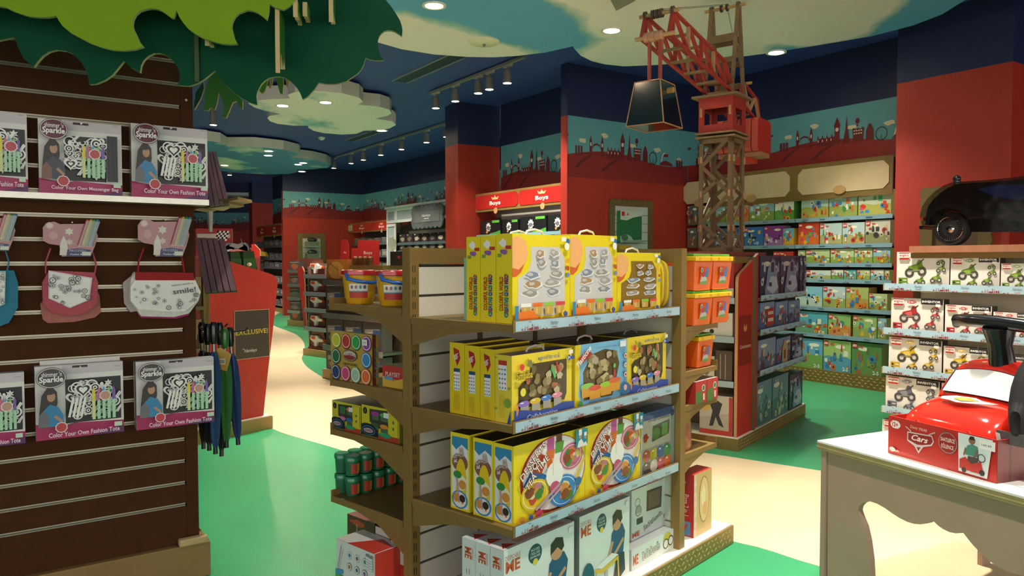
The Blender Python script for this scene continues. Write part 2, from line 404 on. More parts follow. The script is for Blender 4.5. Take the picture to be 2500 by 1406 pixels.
FL = Fr(4.39, 8.875, -56)          # building-block wall: front of its base
LW = wall('wall_right', FL, -3.4, .30, .28, .48, 2.76, phase=.35)
FPI = Fr(4.256, 8.452, -56)        # red pilaster
wall('wall_pilaster', FPI, 0, 1.16, 0, .45)
m = MB(); m.box(1.16, 9, .22, .42, 0, CEIL, RED); m.box(1.16, 9, .2, .22, 3.5, CEIL, NAVY)
struct(m, 'wall_right_near', 'paint', FPI.w(0, 0, 0), FPI.rz)
FPA = Fr(.742, 10.246, 34)         # red partition with the little framed window
PW = wall('wall_partition', FPA, 0, 2.75, 0, .14, 2.68, phase=.02)
FBO = Fr(.75, 11.637, -56)         # wall with the crowned signs
wall('wall_boys', FBO, -1.68, .98, 0, .15, 2.62, phase=.05)
FCO = Fr(-.904, 12.745, 30)        # column
wall('wall_column', FCO, 0, .80, 0, .5)
FP3 = Fr(-1.269, 17.865, -56)      # long far wall
wall('wall_back', FP3, -5.75, 3.5, 0, .15, 2.72, phase=.1)
FP2 = Fr(-6.428, 21.319, 31)       # far partition
wall('wall_partition_far', FP2, 0, 2.42, 0, .15, 2.75, phase=.0)
FC2 = Fr(-8.75, 25.6, 31)        # far column
wall('wall_column_far', FC2, 0, .75, 0, .5)
FB2 = Fr(-6.2, 21.6, -56)
wall('wall_boys_far', FB2, -3.2, 0, .35, .5, 2.7)
m = MB(); FFA = Fr(-21, 31.0, 0)
wall('wall_far', FFA, 0, 16, 0, .15, 2.75)
m = MB(); m.box(-22.1, -22, -7, 36, 0, CEIL, NAVY); struct(m, 'wall_left')
# ================================================================== ceiling clouds and lamps
def sky_print(name, off, bias, scale, c1='#6ab2e0', c2='#fdf0ec', blobs=(), amp=1.0):
    m = bpy.data.materials.new(name); m.use_nodes = True; nt = m.node_tree; b = nt.nodes['Principled BSDF']; b.inputs['Roughness'].default_value = .5; b.inputs['Specular IOR Level'].default_value = .2
    tc = nt.nodes.new('ShaderNodeTexCoord'); mp = nt.nodes.new('ShaderNodeMapping'); mp.inputs['Location'].default_value = off; mp.inputs['Rotation'].default_value = (0, 0, R(35)); mp.inputs['Scale'].default_value = (1, .55, 1)
    n = nt.nodes.new('ShaderNodeTexNoise'); n.inputs['Scale'].default_value = scale; n.inputs['Detail'].default_value = 9; n.inputs['Roughness'].default_value = .55
    nt.links.new(tc.outputs['Object'], mp.inputs[0]); nt.links.new(mp.outputs[0], n.inputs['Vector']); fac = n.outputs['Fac']
    if blobs:          # printed cloud masses at fixed places of the panel
        acc = None
        for x, y, r in blobs:
            d = nt.nodes.new('ShaderNodeVectorMath'); d.operation = 'DISTANCE'; d.inputs[1].default_value = (x, y, 0); nt.links.new(tc.outputs['Object'], d.inputs[0])
            q = nt.nodes.new('ShaderNodeMapRange'); q.inputs[1].default_value = 0; q.inputs[2].default_value = r * 2; q.inputs[3].default_value = 1; q.inputs[4].default_value = 0; nt.links.new(d.outputs['Value'], q.inputs[0])
            if acc is None: acc = q.outputs[0]
            else:
                k = nt.nodes.new('ShaderNodeMath'); k.operation = 'SMOOTH_MAX'; k.inputs[2].default_value = .15; nt.links.new(acc, k.inputs[0]); nt.links.new(q.outputs[0], k.inputs[1]); acc = k.outputs[0]
        k = nt.nodes.new('ShaderNodeMath'); k.operation = 'MULTIPLY_ADD'; k.inputs[1].default_value = amp; nt.links.new(n.outputs['Fac'], k.inputs[0]); nt.links.new(acc, k.inputs[2]); fac = k.outputs[0]
    cr = nt.nodes.new('ShaderNodeValToRGB'); e = cr.color_ramp.elements; e[0].position = bias - .03; e[1].position = bias + .045
    e[0].color = (*lin(c1), 1); e[1].color = (*lin(c2), 1); q = cr.color_ramp.elements.new(bias - .012); q.color = (*lin('#8fc2c8'), 1)
    mrr = nt.nodes.new('ShaderNodeMapRange'); mrr.inputs[1].default_value = 0; mrr.inputs[2].default_value = 1 if not blobs else 1 + amp; nt.links.new(fac, mrr.inputs[0])
    nt.links.new(mrr.outputs[0], cr.inputs[0]); nt.links.new(cr.outputs[0], b.inputs['Base Color'])
    MATS[name] = m
sky_print('sky_b', (5.2, 1.1, 0), .40, .5); sky_print('sky_c', (2.2, 8.4, 0), .56, .7, '#5d93c4', '#e6e2d6')

def cloud(px, z, th, label, sky, extra=(), before=()):
    pts = [tuple(p) for p in before] + [tuple(at_z(a, b, z)[:2]) for a, b in px] + [tuple(p) for p in extra]
    cx = sum(p[0] for p in pts) / len(pts); cy = sum(p[1] for p in pts) / len(pts); loc = [(p[0] - cx, p[1] - cy) for p in pts]
    t = thing('ceiling_cloud', label, 'ceiling panel', (cx, cy, z), 0, 'cloud panels under the ceiling')
    if sky == 'sky_a':
        P = lambda a, b, r: (at_z(a, b, z).x - cx, at_z(a, b, z).y - cy, r)
        sky_print('sky_a', (1.3, .4, 0), .50, 1.1, blobs=[P(930, 85, .75), P(1040, 110, .75), P(1180, 135, .6), P(1240, 150, .35), P(1640, 30, 1.0), P(1560, 0, .7), P(1480, -20, .5), P(1780, 60, 1.1), P(1620, 130, .95), P(1750, 150, .8), P(1930, 40, .9), P(1990, 75, .6), P(1870, -60, 1.2), P(2060, 20, .5)], amp=.6)
    n = len(loc); m = MB(); ar = sum(loc[i][0] * loc[(i + 1) % n][1] - loc[(i + 1) % n][0] * loc[i][1] for i in range(n))
    if ar < 0: loc = loc[::-1]
    m.face([(p[0], p[1], 0) for p in loc[::-1]], lin('#ffffff')); m.part('printed_sky', t, sky)
    r = MB()
    for i in range(n):
        a, b = loc[i], loc[(i + 1) % n]; r.face([(a[0], a[1], 0), (b[0], b[1], 0), (b[0], b[1], th), (a[0], a[1], th)], lin('#d8d2c4'))
    r.face([(p[0], p[1], th) for p in loc], lin('#d8d2c4')); r.part('rim', t, 'paint')
    return t
Z_ = lambda x, y: (450 + x / 3.514, 180 + y / 3.514)
cloud([(924, 104), (980, 120), (1060, 133), (1140, 139), (1204, 140), (1268, 136), (1332, 128), (1399, 113), (1403, 120), (1418, 136), (1444, 149), (1476, 157), (1524, 162), (1613, 158), (1740, 147), (1860, 132), (2000, 110), (2130, 88), (2230, 62), (2300, 35), (2365, -5)], 3.95, .245,
      'big blue and cream sky panel overhead, behind the toy crane', 'sky_a', extra=[(5.2, 6.2), (5.6, 4.5), (5.0, 2.6), (3.4, 1.4), (1.2, 1.0), (-1.0, 1.4), (-2.8, 2.6), (-3.6, 4.6), (-3.2, 6.6), (-2.3, 8.3)])
cloud([Z_(*p) for p in ((550, 255), (600, 290), (700, 320), (825, 345), (730, 362), (712, 380), (735, 408), (800, 430), (930, 445), (1060, 445), (1065, 465), (1110, 490), (1200, 510), (1350, 522), (1480, 515), (1540, 488), (1650, 487), (1760, 470), (1815, 440), (1790, 410), (1640, 385), (1740, 362), (1778, 340), (1760, 310), (1680, 285), (1490, 265), (1535, 240), (1500, 205), (1350, 165), (1150, 148), (950, 155), (888, 180), (905, 212), (750, 218), (620, 228))], 3.95, .20,
      'cream cloud panel with scalloped rim, hanging beyond the green leaves', 'sky_b')
cloud([Z_(*p) for p in ((370, 625), (600, 625), (850, 650), (980, 680), (995, 697), (910, 715), (1100, 735), (1220, 762), (1258, 785), (1230, 806), (1100, 820), (960, 825), (965, 845), (900, 860), (700, 864), (400, 845), (200, 815), (0, 790), (-110, 740), (-120, 660), (0, 600), (180, 572), (310, 590))], 3.95, .20,
      'blue cloud panel far back, right of the boxed totes', 'sky_c')
m = MB(); m.slab([(-.9, -.3), (-.2, -.42), (.5, -.3), (.9, 0), (.4, .3), (-.3, .36), (-.8, .2)], -.1, 0, '#cfd6da', plane='xy')
solo(m, 'ceiling_cloud', 'small pale cloud panel, farthest away, above the checkered flag', 'ceiling panel', at_z(575, 479, 3.8), 0, 'cloud panels under the ceiling', 'paint')
# little grey wedge above the crane jib
m = MB(); m.slab([(-.16, -.5), (0, .02), (.13, -.25), (.17, -.5)], -.05, 0, '#9a9186', plane='xy')
solo(m, 'ceiling_wedge', 'grey wedge-shaped panel tip under the sky panel, above the crane jib', 'ceiling panel', at_z(1505, 12, 3.94) - Vector((0, 0, .05)), 0, None, 'paint')

def downlight(px, py, z, power, label, r=.085, aim=None, angle=95, blend=.9):
    p = at_z(px, py, z) if px is not None else Vector(py)
    t = thing('downlight', label, 'ceiling light', (p.x, p.y, p.z), 0, 'recessed downlights')
    m = MB(); m.lathe([(r, 0), (r * 1.35, 0), (r * 1.35, -.012), (r, -.012), (r * .9, .0)], '#e8e2d4', n=20); m.part('trim_ring', t, 'paint', 40)
    m = MB(); m.lathe([(r * .95, -.006), (1e-5, -.006)][::-1], '#ffffff', n=20); m.part('lens', t, 'lens')
    if power: spot((p.x, p.y, p.z - .03), aim or (p.x, p.y, 0), power, angle, blend, .07)
    return t
Zc = 3.948
downlight(1060, 12, Zc, 190, 'round downlight in the sky panel, near its left edge beside the leaves')
downlight(1493, 73, Zc, 190, 'round downlight in the sky panel, left of the crane')
downlight(1895, 127, Zc, 330, 'round downlight at the edge of the sky panel, right of the crane', aim=(3.5, 7.9, .0))
for i, (a, b, s) in enumerate(((690, 257, 'leftmost of the lamps in the cream cloud panel'), (795, 249, 'lamp in the middle of the cream cloud panel'), (932, 318, 'lamp at the right rim of the cream cloud panel'))):
    downlight(a, b, Zc, 290, 'round downlight, ' + s)
for i, (a, b, s) in enumerate(((656, 368, 'upper one of the close pair in the blue cloud panel'), (655, 379, 'lower one of the close pair in the blue cloud panel'), (548, 403, 'leftmost lamp of the blue cloud panel'), (728, 401, 'left one of the pair at the right of the blue cloud panel'), (740, 397, 'right one of the pair at the right of the blue cloud panel'), (737, 418, 'lowest lamp just right of the blue cloud panel'))):
    downlight(a, b, Zc, 240 if i in (0, 2, 4) else 0, 'round downlight, ' + s)
# lamps of the same panel that hang over and behind the photographer
for i, (x, y, w) in enumerate(((1.85, 4.3, 560), (-2.0, 7.6, 520), (2.3, 2.6, 330), (-.95, 5.0, 420), (.7, 2.1, 200))):
    downlight(None, (x, y, Zc), 3.95, w, 'round downlight above the top edge of the photo, %s' % ('over the light path by the table', 'over the bend of the light path', 'over the white table', 'over the green floor by the tree', 'over the middle shelves')[i], angle=62 if i < 4 else 95)

def track(fr, L, heads, label, aim_y, power, z=CEIL - .02, names=''):
    t = thing('track_rail', 'long grey lamp rail ' + label, 'light rail', fr.w(0, 0, z), fr.rz)
    m = MB(); m.box(0, L, -.02, .02, -.035, 0, '#8d8a80'); m.part('rail', t, 'paint')
    for i, x in enumerate(heads):
        p = fr.w(x, 0, z - .036)
        h = thing('track_spotlight', 'grey spotlight, %s from the left on the rail %s' % (ORD[i], label), 'spotlight', p, fr.rz, 'track spotlights')
        m = MB(); m.box(-.09, .09, -.02, .02, -.03, 0, '#b9b4a6'); m.tube([(0, 0, -.03), (0, 0, -.09)], .012, '#77736a', 8); m.part('adapter', h, 'paint')
        m = MB(); m.lathe([(.05, .0), (.052, -.03), (.062, -.17), (.062, -.175), (.054, -.172)], '#76736b', (0, -.01, -.075), 16); m.part('head', h, 'paint', 40)
        m = MB(); m.lathe([(1e-5, 0), (.056, 0)], '#fff', (0, -.01, -.247), 16); m.part('lens', h, 'lens')
        if power: spot(p + Vector((0, 0, -.25)) + fr.n * -.01, fr.w(x, aim_y, .6), power, 75, .7, .04)
F1 = Fr(-1.282, 11.957, -56)
hx = lambda fr, px, py, z: [(at_z(a, b, z) - fr.o).dot(fr.d) for a, b in zip(px, py)]
track(F1, 2.6, [F1.X(a, 0, b) for a, b in ((1065, 262), (1113, 247), (1169, 228), (1196, 215), (1240, 197))], 'before the tall blue column', .9, 190)
F2 = Fr(-4.457, 19.283, -56)
track(F2, 5.95, [F2.X(a, 0, b) for a, b in ((816, 418), (858, 406), (888, 399), (931, 387), (981, 374), (1042, 355), (1091, 342))], 'along the far wall', .9, 230)
F3 = Fr(-9.6, 22.5, -40)
track(F3, 3.2, [.25, .6, 1.0, 1.6, 2.4], 'at the far left', .6, 130)
# the lone lamp under the leaves, ceiling slots, smoke alarm, speaker
p = at_z(520, 262, CEIL - .02)
h = thing('track_spotlight', 'lone grey cylinder spotlight below the hanging green leaves', 'spotlight', p, 0, 'track spotlights')
m = MB(); m.lathe([(.05, 0), (.06, -.30), (.06, -.305), (.05, -.30)], '#76736b', n=16); m.part('head', h, 'paint', 40)
m = MB(); m.lathe([(1e-5, 0), (.054, 0)], '#fff', (0, 0, -.302), 16); m.part('lens', h, 'lens')
spot(p + Vector((0, 0, -.35)), (p.x, p.y - .3, 0), 100, 80)
for (a, b), (c, d), lb in (((1040, 168), (1.7, .24), 'before the first lamp rail'), ((885, 331), (1.5, .22), 'right of the cream cloud panel')):
    p = at_z(a, b, CEIL); t = thing('air_slot', 'dark rectangular air slot in the blue ceiling ' + lb, 'air vent', (p.x, p.y, CEIL - .012), R(-56))
    m = MB(); m.box(-c / 2, c / 2, -d / 2, d / 2, 0, .012, '#20263c'); m.part('slot', t, 'paint')
    m = MB()
    for q in (-1, 1): m.box(-c / 2, c / 2, q * d / 2 - .015, q * d / 2 + .015, -.01, .012, '#7f8496'); 
    m.part('frame', t, 'paint')
m = MB(); m.lathe([(.075, 0), (.075, -.02), (.05, -.05), (.02, -.065), (1e-5, -.065)], '#d6d2c6', n=16)
solo(m, 'smoke_alarm', 'small white smoke alarm on the blue ceiling, under the cream cloud panel', 'smoke alarm', at_z(785, 335, CEIL), 0, None, 'paint', 40)
m = MB(); m.lathe([(.17, 0), (.17, -.015), (.15, -.03), (1e-5, -.036)], '#e9e0c4', n=24); m.lathe([(.02, 0), (.012, -.03), (1e-5, -.03)], '#77766e', (0, 0, -.03), 10)
solo(m, 'ceiling_disc', 'round cream cover disc with a sprinkler on the sky panel', 'sprinkler', at_z(1182, 100, 3.949), 0, None, 'paint', 40)
# ================================================================== tree: slatted brown trunk and leaf panels
FK = Fr(-1.51, 3.712, 35)
XR = FK.X(486, 0, 1290); XL = -1.35
trunk = thing('tree_trunk_display', 'dark brown slatted display wall shaped as a tree trunk, hung with bags', 'display wall', FK.w(0, 0, 0), FK.rz)
BR = '#46260f'
m = MB(); m.box(XL, XR, .026, .75, .17, 2.95, '#3c2110'); m.part('core', trunk, 'bark')
m = MB(); m.box(XL, XR + .045, -.035, .78, 0, .17, '#8a6a3c'); m.part('plinth', trunk, 'gold', bevel=.004)
m = MB(); m.box(XR - .055, XR, 0, .026, .18, 2.95, BR); m.part('edge_strip', trunk, 'bark')
m = MB(); m.box(XR - .10, XR + .03, -.05, -.01, .171, .205, '#b39b6c'); m.part('corner_block', trunk, 'bark', bevel=.006)
SL0, SLP = .362, .1068
zs = [.172] + [SL0 + SLP * i + .009 for i in range(24)]; ze = [SL0 - .009] + [SL0 + SLP * (i + 1) - .009 for i in range(24)]
bm = MB(); bm.box(XL, XR - .056, 0, .026, 0, SLP - .018, BR); bd = bm.data('board', 'bark')
rm = MB(); rm.box(XL, XR - .06, .006, .026, -.009, -.003, '#98937f'); rm.box(XL, XR - .06, .004, .026, .003, .009, '#aca68f'); rm.box(XL, XR - .06, .018, .026, -.003, .003, '#8c8678'); rd = rm.data('rail', 'steel')
for i, (a, b) in enumerate(zip(zs, ze)):
    if b > 2.95: break
    if i == 0: MB().box(XL, XR - .056, 0, .026, a, b, BR).part('board', trunk, 'bark')
    else:
        o = bpy.data.objects.new('board', bd); col.objects.link(o); o.parent = trunk; o.location.z = a
    o = bpy.data.objects.new('rail', rd); col.objects.link(o); o.parent = trunk; o.location.z = b + .009
m = MB(); m.tube([(XR - .03, .0, 2.32), (XR - .03, -.006, 2.32)], .006, '#cfc9bb', 8); m.tube([(XR - .03, .0, .78), (XR - .03, -.006, .78)], .006, '#8f897b', 8); m.part('screw', trunk, 'steel')
# ledge under the upper row
zL = FK.px(300, 487, -.06)[1]
m = MB(); m.box(FK.X(-60), FK.X(512, -.10), -.10, -.002, zL - .014, zL, '#c9c3b2'); m.box(FK.X(-60), FK.X(512, -.1), -.104, -.10, zL - .014, zL + .012, '#d8d3c4')
solo(m, 'display_ledge', 'thin silver ledge under the upper row of boxed totes', 'shelf', FK.w(0, 0, 0), FK.rz, None, 'steel')

def doodle(u0, v0, u1, v1, n, sd, fg='#f2efe6', bg='#141414'):
    rg = random.Random(sd); it = [('r', bg, u0, v0, u1, v1)]; w, h = u1 - u0, v1 - v0
    for i in range(n):
        u, v = u0 + w * (.08 + .84 * rg.random()), v0 + h * (.1 + .8 * rg.random()); k = rg.randrange(6); r = .03 + .05 * rg.random()
        r = min(r, (v - v0) * .95, (v1 - v) * .95)
        if k == 0: it += [('heart', fg, u, v, r * 1.2), ('heart', bg, u, v, r * .75), ('heart', fg, u, v, r * .4)]
        elif k == 1: it += [('o', fg, u, v, r), ('o', bg, u, v, r * .72), ('o', fg, u, v, r * .45), ('o', bg, u, v, r * .2)]
        elif k == 2: it += [('ring', fg, u, v, r, r * .25)]
        elif k == 3: it += [('star', fg, u, v, r, 6, .5), ('o', bg, u, v, r * .3)]
        elif k == 4: it += [('l', fg, u, v, min(u1, u + .07), min(v1, v + .1), .018), ('l', fg, min(u1, u + .025), v, min(u1, u + .09), min(v1, v + .09), .018)]
        else: it += [('e', fg, u, v, min(.025, w * .1), r * .7)]
    return it

def tote(x, yt, yb, label, kind, y=-.055, th=.05):
    xa, z1 = FK.px(x[0], yt[0], y); z0 = FK.px(x[0], yb[0], y)[1]; xb = FK.X(x[1], y, 636)
    msg = kind == 'messenger'; pale = '#e6e2da'
    f = [('r', pale, 0, 0, 1, 1), ('r', '#cfc4c6', .3, .87, 1, 1), ('p', '#b01c5c', [(0, 0), (1, 0), (1, .17), (.42, .2), (.3, .17), (0, .22)]),
         ('p', '#5e1f5c', [(.6, 0), (1, 0), (1, .1)])]
    f += doodle(.33 if not msg else .3, .2, .97 if not msg else .8, .80, 70, 3 if msg else 7)
    if not msg:     # striped heart bag flap
        for i in range(4): f.append(('l', '#f2efe6', .36 + i * .045, .30, .41 + i * .045, .56, .03))
        f += [('heart', '#f2efe6', .52, .66, .11), ('heart', '#141414', .52, .66, .085), ('heart', '#f2efe6', .52, .66, .055)]
    else: f += [('r', '#1d1a22', .80, .2, .93, .82), ('l', '#2c2838', .84, .2, .84, .8, .015)]
    x0 = .62 if not msg else .5
    for i, c in enumerate(('#e8d23c', '#d06a8c', '#58a8d8', '#7cc46c', '#7a5aa8')):
        u = x0 + i * .058; f += [('r', '#a8dcae' if i else '#d8de90', u, .24, u + .036, .52), ('r', c, u, .50, u + .036, .63), ('p', c, [(u, .63), (u + .036, .63), (u + .018, .69)])]
    f += [('star', '#f0e6dc', x0 + .15, .56, .075, 10, .9), ('star', '#c24a52' if yt[0] < 600 else '#c89880', x0 + .15, .56, .062, 10, .9)]
    # child in the photograph on the box
    sk, hr, sh = '#b98a6a', '#2c211c', '#3a3f4c' if msg else '#2f7fae'
    f += [('p', hr, [(.03, .36), (.06, .62), (.12, .72), (.18, .73), (.23, .66), (.235, .52), (.2, .36)]), ('e', sk, .165, .60, .045, .065), ('p', sh, [(.05, .2), (.08, .42), (.15, .5), (.24, .46), (.29, .36), (.3, .22), (.26, .2)]),
          ('p', '#6a6a6e' if not msg else '#7d5648', [(.02, .2), (.03, .36), (.08, .42), (.14, .34), (.14, .2)]), ('l', sk, .2, .34, .28, .26, .035), ('e', hr, .15, .66, .05, .03)]
    f += [('star', '#e4d6d0', .27, .18, .075, 10, .92), ('star', '#c0383c', .27, .18, .062, 10, .92)]
    f += [('e', '#3c2a30', .17, .855, .165, .14, 26), ('e', '#d8d2c8', .17, .855, .158, .132, 26), ('e', '#5e1830' if yt[0] < 600 else '#40383a', .17, .855, .148, .122, 26),
          ('t', '#f4f0ea', "shimmer 'n", .175, .905, .065, {'w': .22, 'b': .01}), ('t', '#f4f0ea', 'Sparkle', .17, .825, .10, {'w': .26, 'b': .03})]
    f += [('t', '#f0d8e2', 'Color Your Own ' + ('Messenger Bag' if msg else 'Fashion Tote'), .53, .085, .062, {'w': .80, 'b': .015}), ('r', '#c8dcc0', .87, .12, .96, .18), ('t', '#555', 'PS4021', .91, .96, .014, {'w': .07})]
    h = z1 - z0
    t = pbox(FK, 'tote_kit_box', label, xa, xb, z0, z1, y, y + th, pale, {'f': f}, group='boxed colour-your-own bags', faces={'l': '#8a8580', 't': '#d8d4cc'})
    w = xb - xa
    hm = MB(); hm.box(-.03 * 1, .03, -th / 2 - .0015, -th / 2 - .0008, h * .955, h * .985, '#403c3a'); hm.tube([(.0, -th / 2 - .03, h * .965), (0, .02, h * .975), (0, th / 2 + .004, h * .98)], .004, '#c8c2b4', 6)
    hm.part('hang_hook', t, 'steel')
    return t
tote((-120, 73), (262, 288), (462, 470), 'boxed tote kit cut by the left photo edge, on the silver ledge', 'tote')
tote((92, 302), (288, 303), (474, 466), "boxed messenger bag kit with striped marker set, on the silver ledge", 'messenger')
tote((319, 510), (300, 318), (481, 482), 'boxed fashion tote kit on the silver ledge, right end of the row', 'tote')
tote((-140, 52), (922, 902), (1105, 1066), 'boxed tote kit cut by the left photo edge, in the lower row', 'tote')
tote((84, 295), (896, 893), (1078, 1058), 'boxed fashion tote kit in the middle of the lower row', 'tote')
tote((331, 518), (884, 873), (1051, 1038), 'boxed fashion tote kit at the right of the lower row, beside umbrellas', 'tote')
for x, yt, yb, lb in (((97, 288), (888, 882), (1060, 1050), 'white carton corner peeping out behind the middle lower tote kit'), ((326, 470), (889, 878), (1040, 1030), 'white carton edge peeping out behind the right lower tote kit')):
    xa, z1 = FK.px(x[0], yt[0], -.005); z0 = FK.px(x[0], yb[0], -.005)[1]; xb = FK.X(x[1], -.005)
    pbox(FK, 'tote_kit_box', lb, xa, xb, z0, z1 + .012, -.0048, -.0008 - .0003, '#dcd8ce', {'f': [('r', '#b01c5c', 0, 0, 1, .12)]}, group='boxed colour-your-own bags')

# ---- fabric bags on hooks
def bag(px_poly, label, c_body, c_trim, fl, strap, y=-.05, th=.055, flap=None, text=None, card=True, pens=True, lowc=None):
    P = [FK.px(a, b, y) for a, b in px_poly]; cx = sum(p[0] for p in P) / len(P); z0 = min(p[1] for p in P); z1 = max(p[1] for p in P)
    t = thing('colouring_bag', label, 'bag', FK.w(cx, y, z0), FK.rz, 'small bags on hooks')
    L = [(p[0] - cx, p[1] - z0) for p in P]; x0 = min(p[0] for p in L); x1 = max(p[0] for p in L); H = z1 - z0; W = x1 - x0
    m = MB(); m.slab(L, 0, th - .006, c_body); m.part('body', t, 'fabric', bevel=.012)
    if flap:
        F = [(FK.px(a, b, y)[0] - cx, FK.px(a, b, y)[1] - z0) for a, b in flap]; m = MB(); m.slab(F, -.008, -.0005, c_trim); m.part('flap_edge', t, 'plastic', bevel=.002)
        q = (sum(p[0] for p in F) / len(F), sum(p[1] for p in F) / len(F)); F2 = [(q[0] + (p[0] - q[0]) * .93, q[1] + (p[1] - q[1]) * .93) for p in F]
        m = MB(); m.slab(F2, -.0095, -.0082, '#e9e4da'); fx0, fx1 = min(p[0] for p in F2), max(p[0] for p in F2); fz0, fz1 = min(p[1] for p in F2), max(p[1] for p in F2)
        rg = random.Random(len(label)); it = []
        for i in range(44):
            u, v = rg.random(), rg.random()
            X, Zz = fx0 + u * (fx1 - fx0), fz0 + v * (fz1 - fz0)
            ins = sum(((F2[k][1] > Zz) != (F2[k - 1][1] > Zz)) and (X < (F2[k - 1][0] - F2[k][0]) * (Zz - F2[k][1]) / (F2[k - 1][1] - F2[k][1]) + F2[k][0]) for k in range(len(F2))) % 2
            if not ins or (text and .38 < u < 1 and v > .52): continue
            r = .035 + .05 * rg.random(); k = rg.randrange(3)
            if k == 0: it += [('star', '#3a3a3a', u, v, r, 6, .55), ('star', '#e9e4da', u, v, r * .72, 6, .55), ('o', '#3a3a3a', u, v, r * .3)]
            elif k == 1: it += [('ring', '#444', u, v, r, r * .25), ('o', '#555', u, v, r * .25)]
            else: it += [('star', '#2d2d2d', u, v, r, 8, .45), ('o', '#e9e4da', u, v, r * .4)]
        for tx in (text or []): it.append(tx)
        m.art((fx0, -.0096, fz0), (fx1 - fx0, 0, 0), (0, 0, fz1 - fz0), it); m.part('printed_flap', t, 'card')
    if lowc:
        F = [(FK.px(a, b, y)[0] - cx, FK.px(a, b, y)[1] - z0) for a, b in lowc[1]]; m = MB(); m.slab(F, -.012, -.0006, lowc[0]); m.part('piping', t, 'fabric', bevel=.004)
    for s_ in strap:
        q = [(FK.px(a, b, y)[0] - cx, .02, FK.px(a, b, y)[1] - z0) for a, b in s_]; m = MB()
        for a, b in zip(q, q[1:]): m.bar(a, b, .005, .022, c_body if not lowc else '#a3241f', up=(0, 1, 0))
        m.part('strap', t, 'fabric')
    return t, cx, z0
def hang_card(x0, x1, yt, yb, label, y=-.07, pen=True):
    a, z1 = FK.px(x0, yt, y); b = FK.X(x1, y); z0 = FK.px(x0, yb, y)[1]; w, h = b - a, z1 - z0
    t = thing('header_card', label, 'tag', FK.w((a + b) / 2, y, z0), FK.rz, 'header cards with pens')
    m = MB(); pts = [(-.5, .45), (-.5, .82), (-.44, .95), (-.3, 1), (-.2, .93), (.3, .96), (.42, .9), (.48, .6), (.42, .3), (.34, .02), (-.18, .0), (-.22, .32), (-.4, .36)]
    m.slab([(p[0] * w, p[1] * h) for p in pts], 0, .003, '#b98284')
    m.art((-w / 2, 0, 0), (w, 0, 0), (0, 0, h), [('o', '#c9a3a0', .12, .88, .10), ('o', '#d8c6bc', .12, .88, .07), ('star', '#d8d2bc', .46, .72, .12, 6, .6), ('star', '#d0bcae', .46, .42, .10, 6, .6), ('p', '#d9cfc4', [(.28, .04), (.3, .4), (.36, .6), (.42, .4), (.44, .04)]), ('e', '#c49a90', .18, .6, .08, .12),
          ('p', '#33365e', [(.4, .0), (.84, .0), (.84, .2), (.6, .24), (.42, .2)]), ('t', '#b9c0d8', 'FROZEN', .6, .17, .06, {'w': .28}), ('t', '#d5d8e4', 'Pocket Bag', .6, .06, .055, {'w': .26, 'b': .02}), ('r', '#cdd6c0', .68, .03, .84, .14)])
    m.part('card', t, 'card')
    for i, c in enumerate(('#a52a33', '#b8a838', '#2f7d48', '#35809a')):
        m = MB(); u = .64 + i * .062; m.tube([((u - .5) * w, -.006, h * .32), ((u - .5 + .16) * w, -.006, h * 1.06), ((u - .5 + .165) * w, -.006, h * 1.09)], [.0085, .0085, .004], c, 8); m.part('pen', t, 'plastic', 40)
    m = MB(); m.slab([(.10 * w, h * .28), (.35 * w, h * .28), (.52 * w, h * 1.02), (.27 * w, h * 1.05)], -.016, -.0155, '#ffffff'); m.part('clear_sleeve', t, 'film')
    m = MB(); m.tube([(.02 * w, .003, h * .99), (.02 * w, .065, h * 1.0)], .003, '#bdb6a6', 6); m.part('hook', t, 'steel')
    return t
bag([(98, 742), (104, 780), (118, 789), (180, 786), (232, 775), (247, 762), (243, 722), (236, 705), (120, 715)], 'pale patterned bag hanging behind the coral pink pocket bag', '#b06c62', '#d9c9b4', 0, [], y=-.012, th=.012, card=False)
bag([(104, 690), (105, 740), (125, 762), (165, 772), (205, 766), (236, 742), (240, 690), (230, 665), (120, 660)], 'coral pink pocket bag with patterned white flap, on the brown slats', '#b5505a', '#c9b6c0', 0, [[(112, 668), (112, 640), (124, 606)], [(232, 670), (236, 645), (224, 606)]], flap=[(118, 660), (118, 728), (170, 752), (218, 732), (225, 678)])
bag([(300, 690), (303, 740), (318, 762), (345, 758), (345, 668), (322, 672)], 'patterned bag peeping out left behind the red topped bag', '#b3a6a2', '#d6cfc4', 0, [], y=-.012, th=.012)
bag([(318, 700), (318, 735), (335, 756), (345, 772), (425, 774), (462, 765), (484, 735), (489, 712), (474, 678), (330, 664), (320, 680)], 'white bag with red top and black writing, on the brown slats', '#d8d2c8', '#e2ddd2', 0, [[(338, 668), (340, 640), (352, 606)], [(452, 666), (448, 640), (440, 606)]],
    flap=[(318, 700), (318, 733), (336, 754), (400, 760), (450, 760), (484, 733), (489, 712), (476, 684), (330, 682)], lowc=('#9a1c1c', [(330, 664), (330, 684), (474, 684), (470, 666), (400, 664)]),
    text=[('t', '#222', 'smile!', .77, .66, .17, {'w': .36, 'b': .01, 'rot': 6}), ('t', '#444', 'open with a', .74, .86, .08, {'w': .34, 'rot': 6})])
m_ = bag([(338, 770), (345, 776), (430, 778), (460, 770), (462, 763), (424, 771), (342, 766)], 'magenta bottom strip of a bag below the red topped bag', '#a3246a', '#a3246a', 0, [], y=-.042, th=.012)
bag([(-60, 690), (-55, 770), (-10, 800), (22, 788), (44, 750), (44, 690), (34, 660), (-50, 660)], 'teal blue bag cut by the left photo edge', '#2f7890', '#9cc0c4', 0, [[(16, 668), (22, 640), (10, 600)]], flap=[(-60, 662), (-60, 745), (-10, 752), (12, 742), (14, 662)])
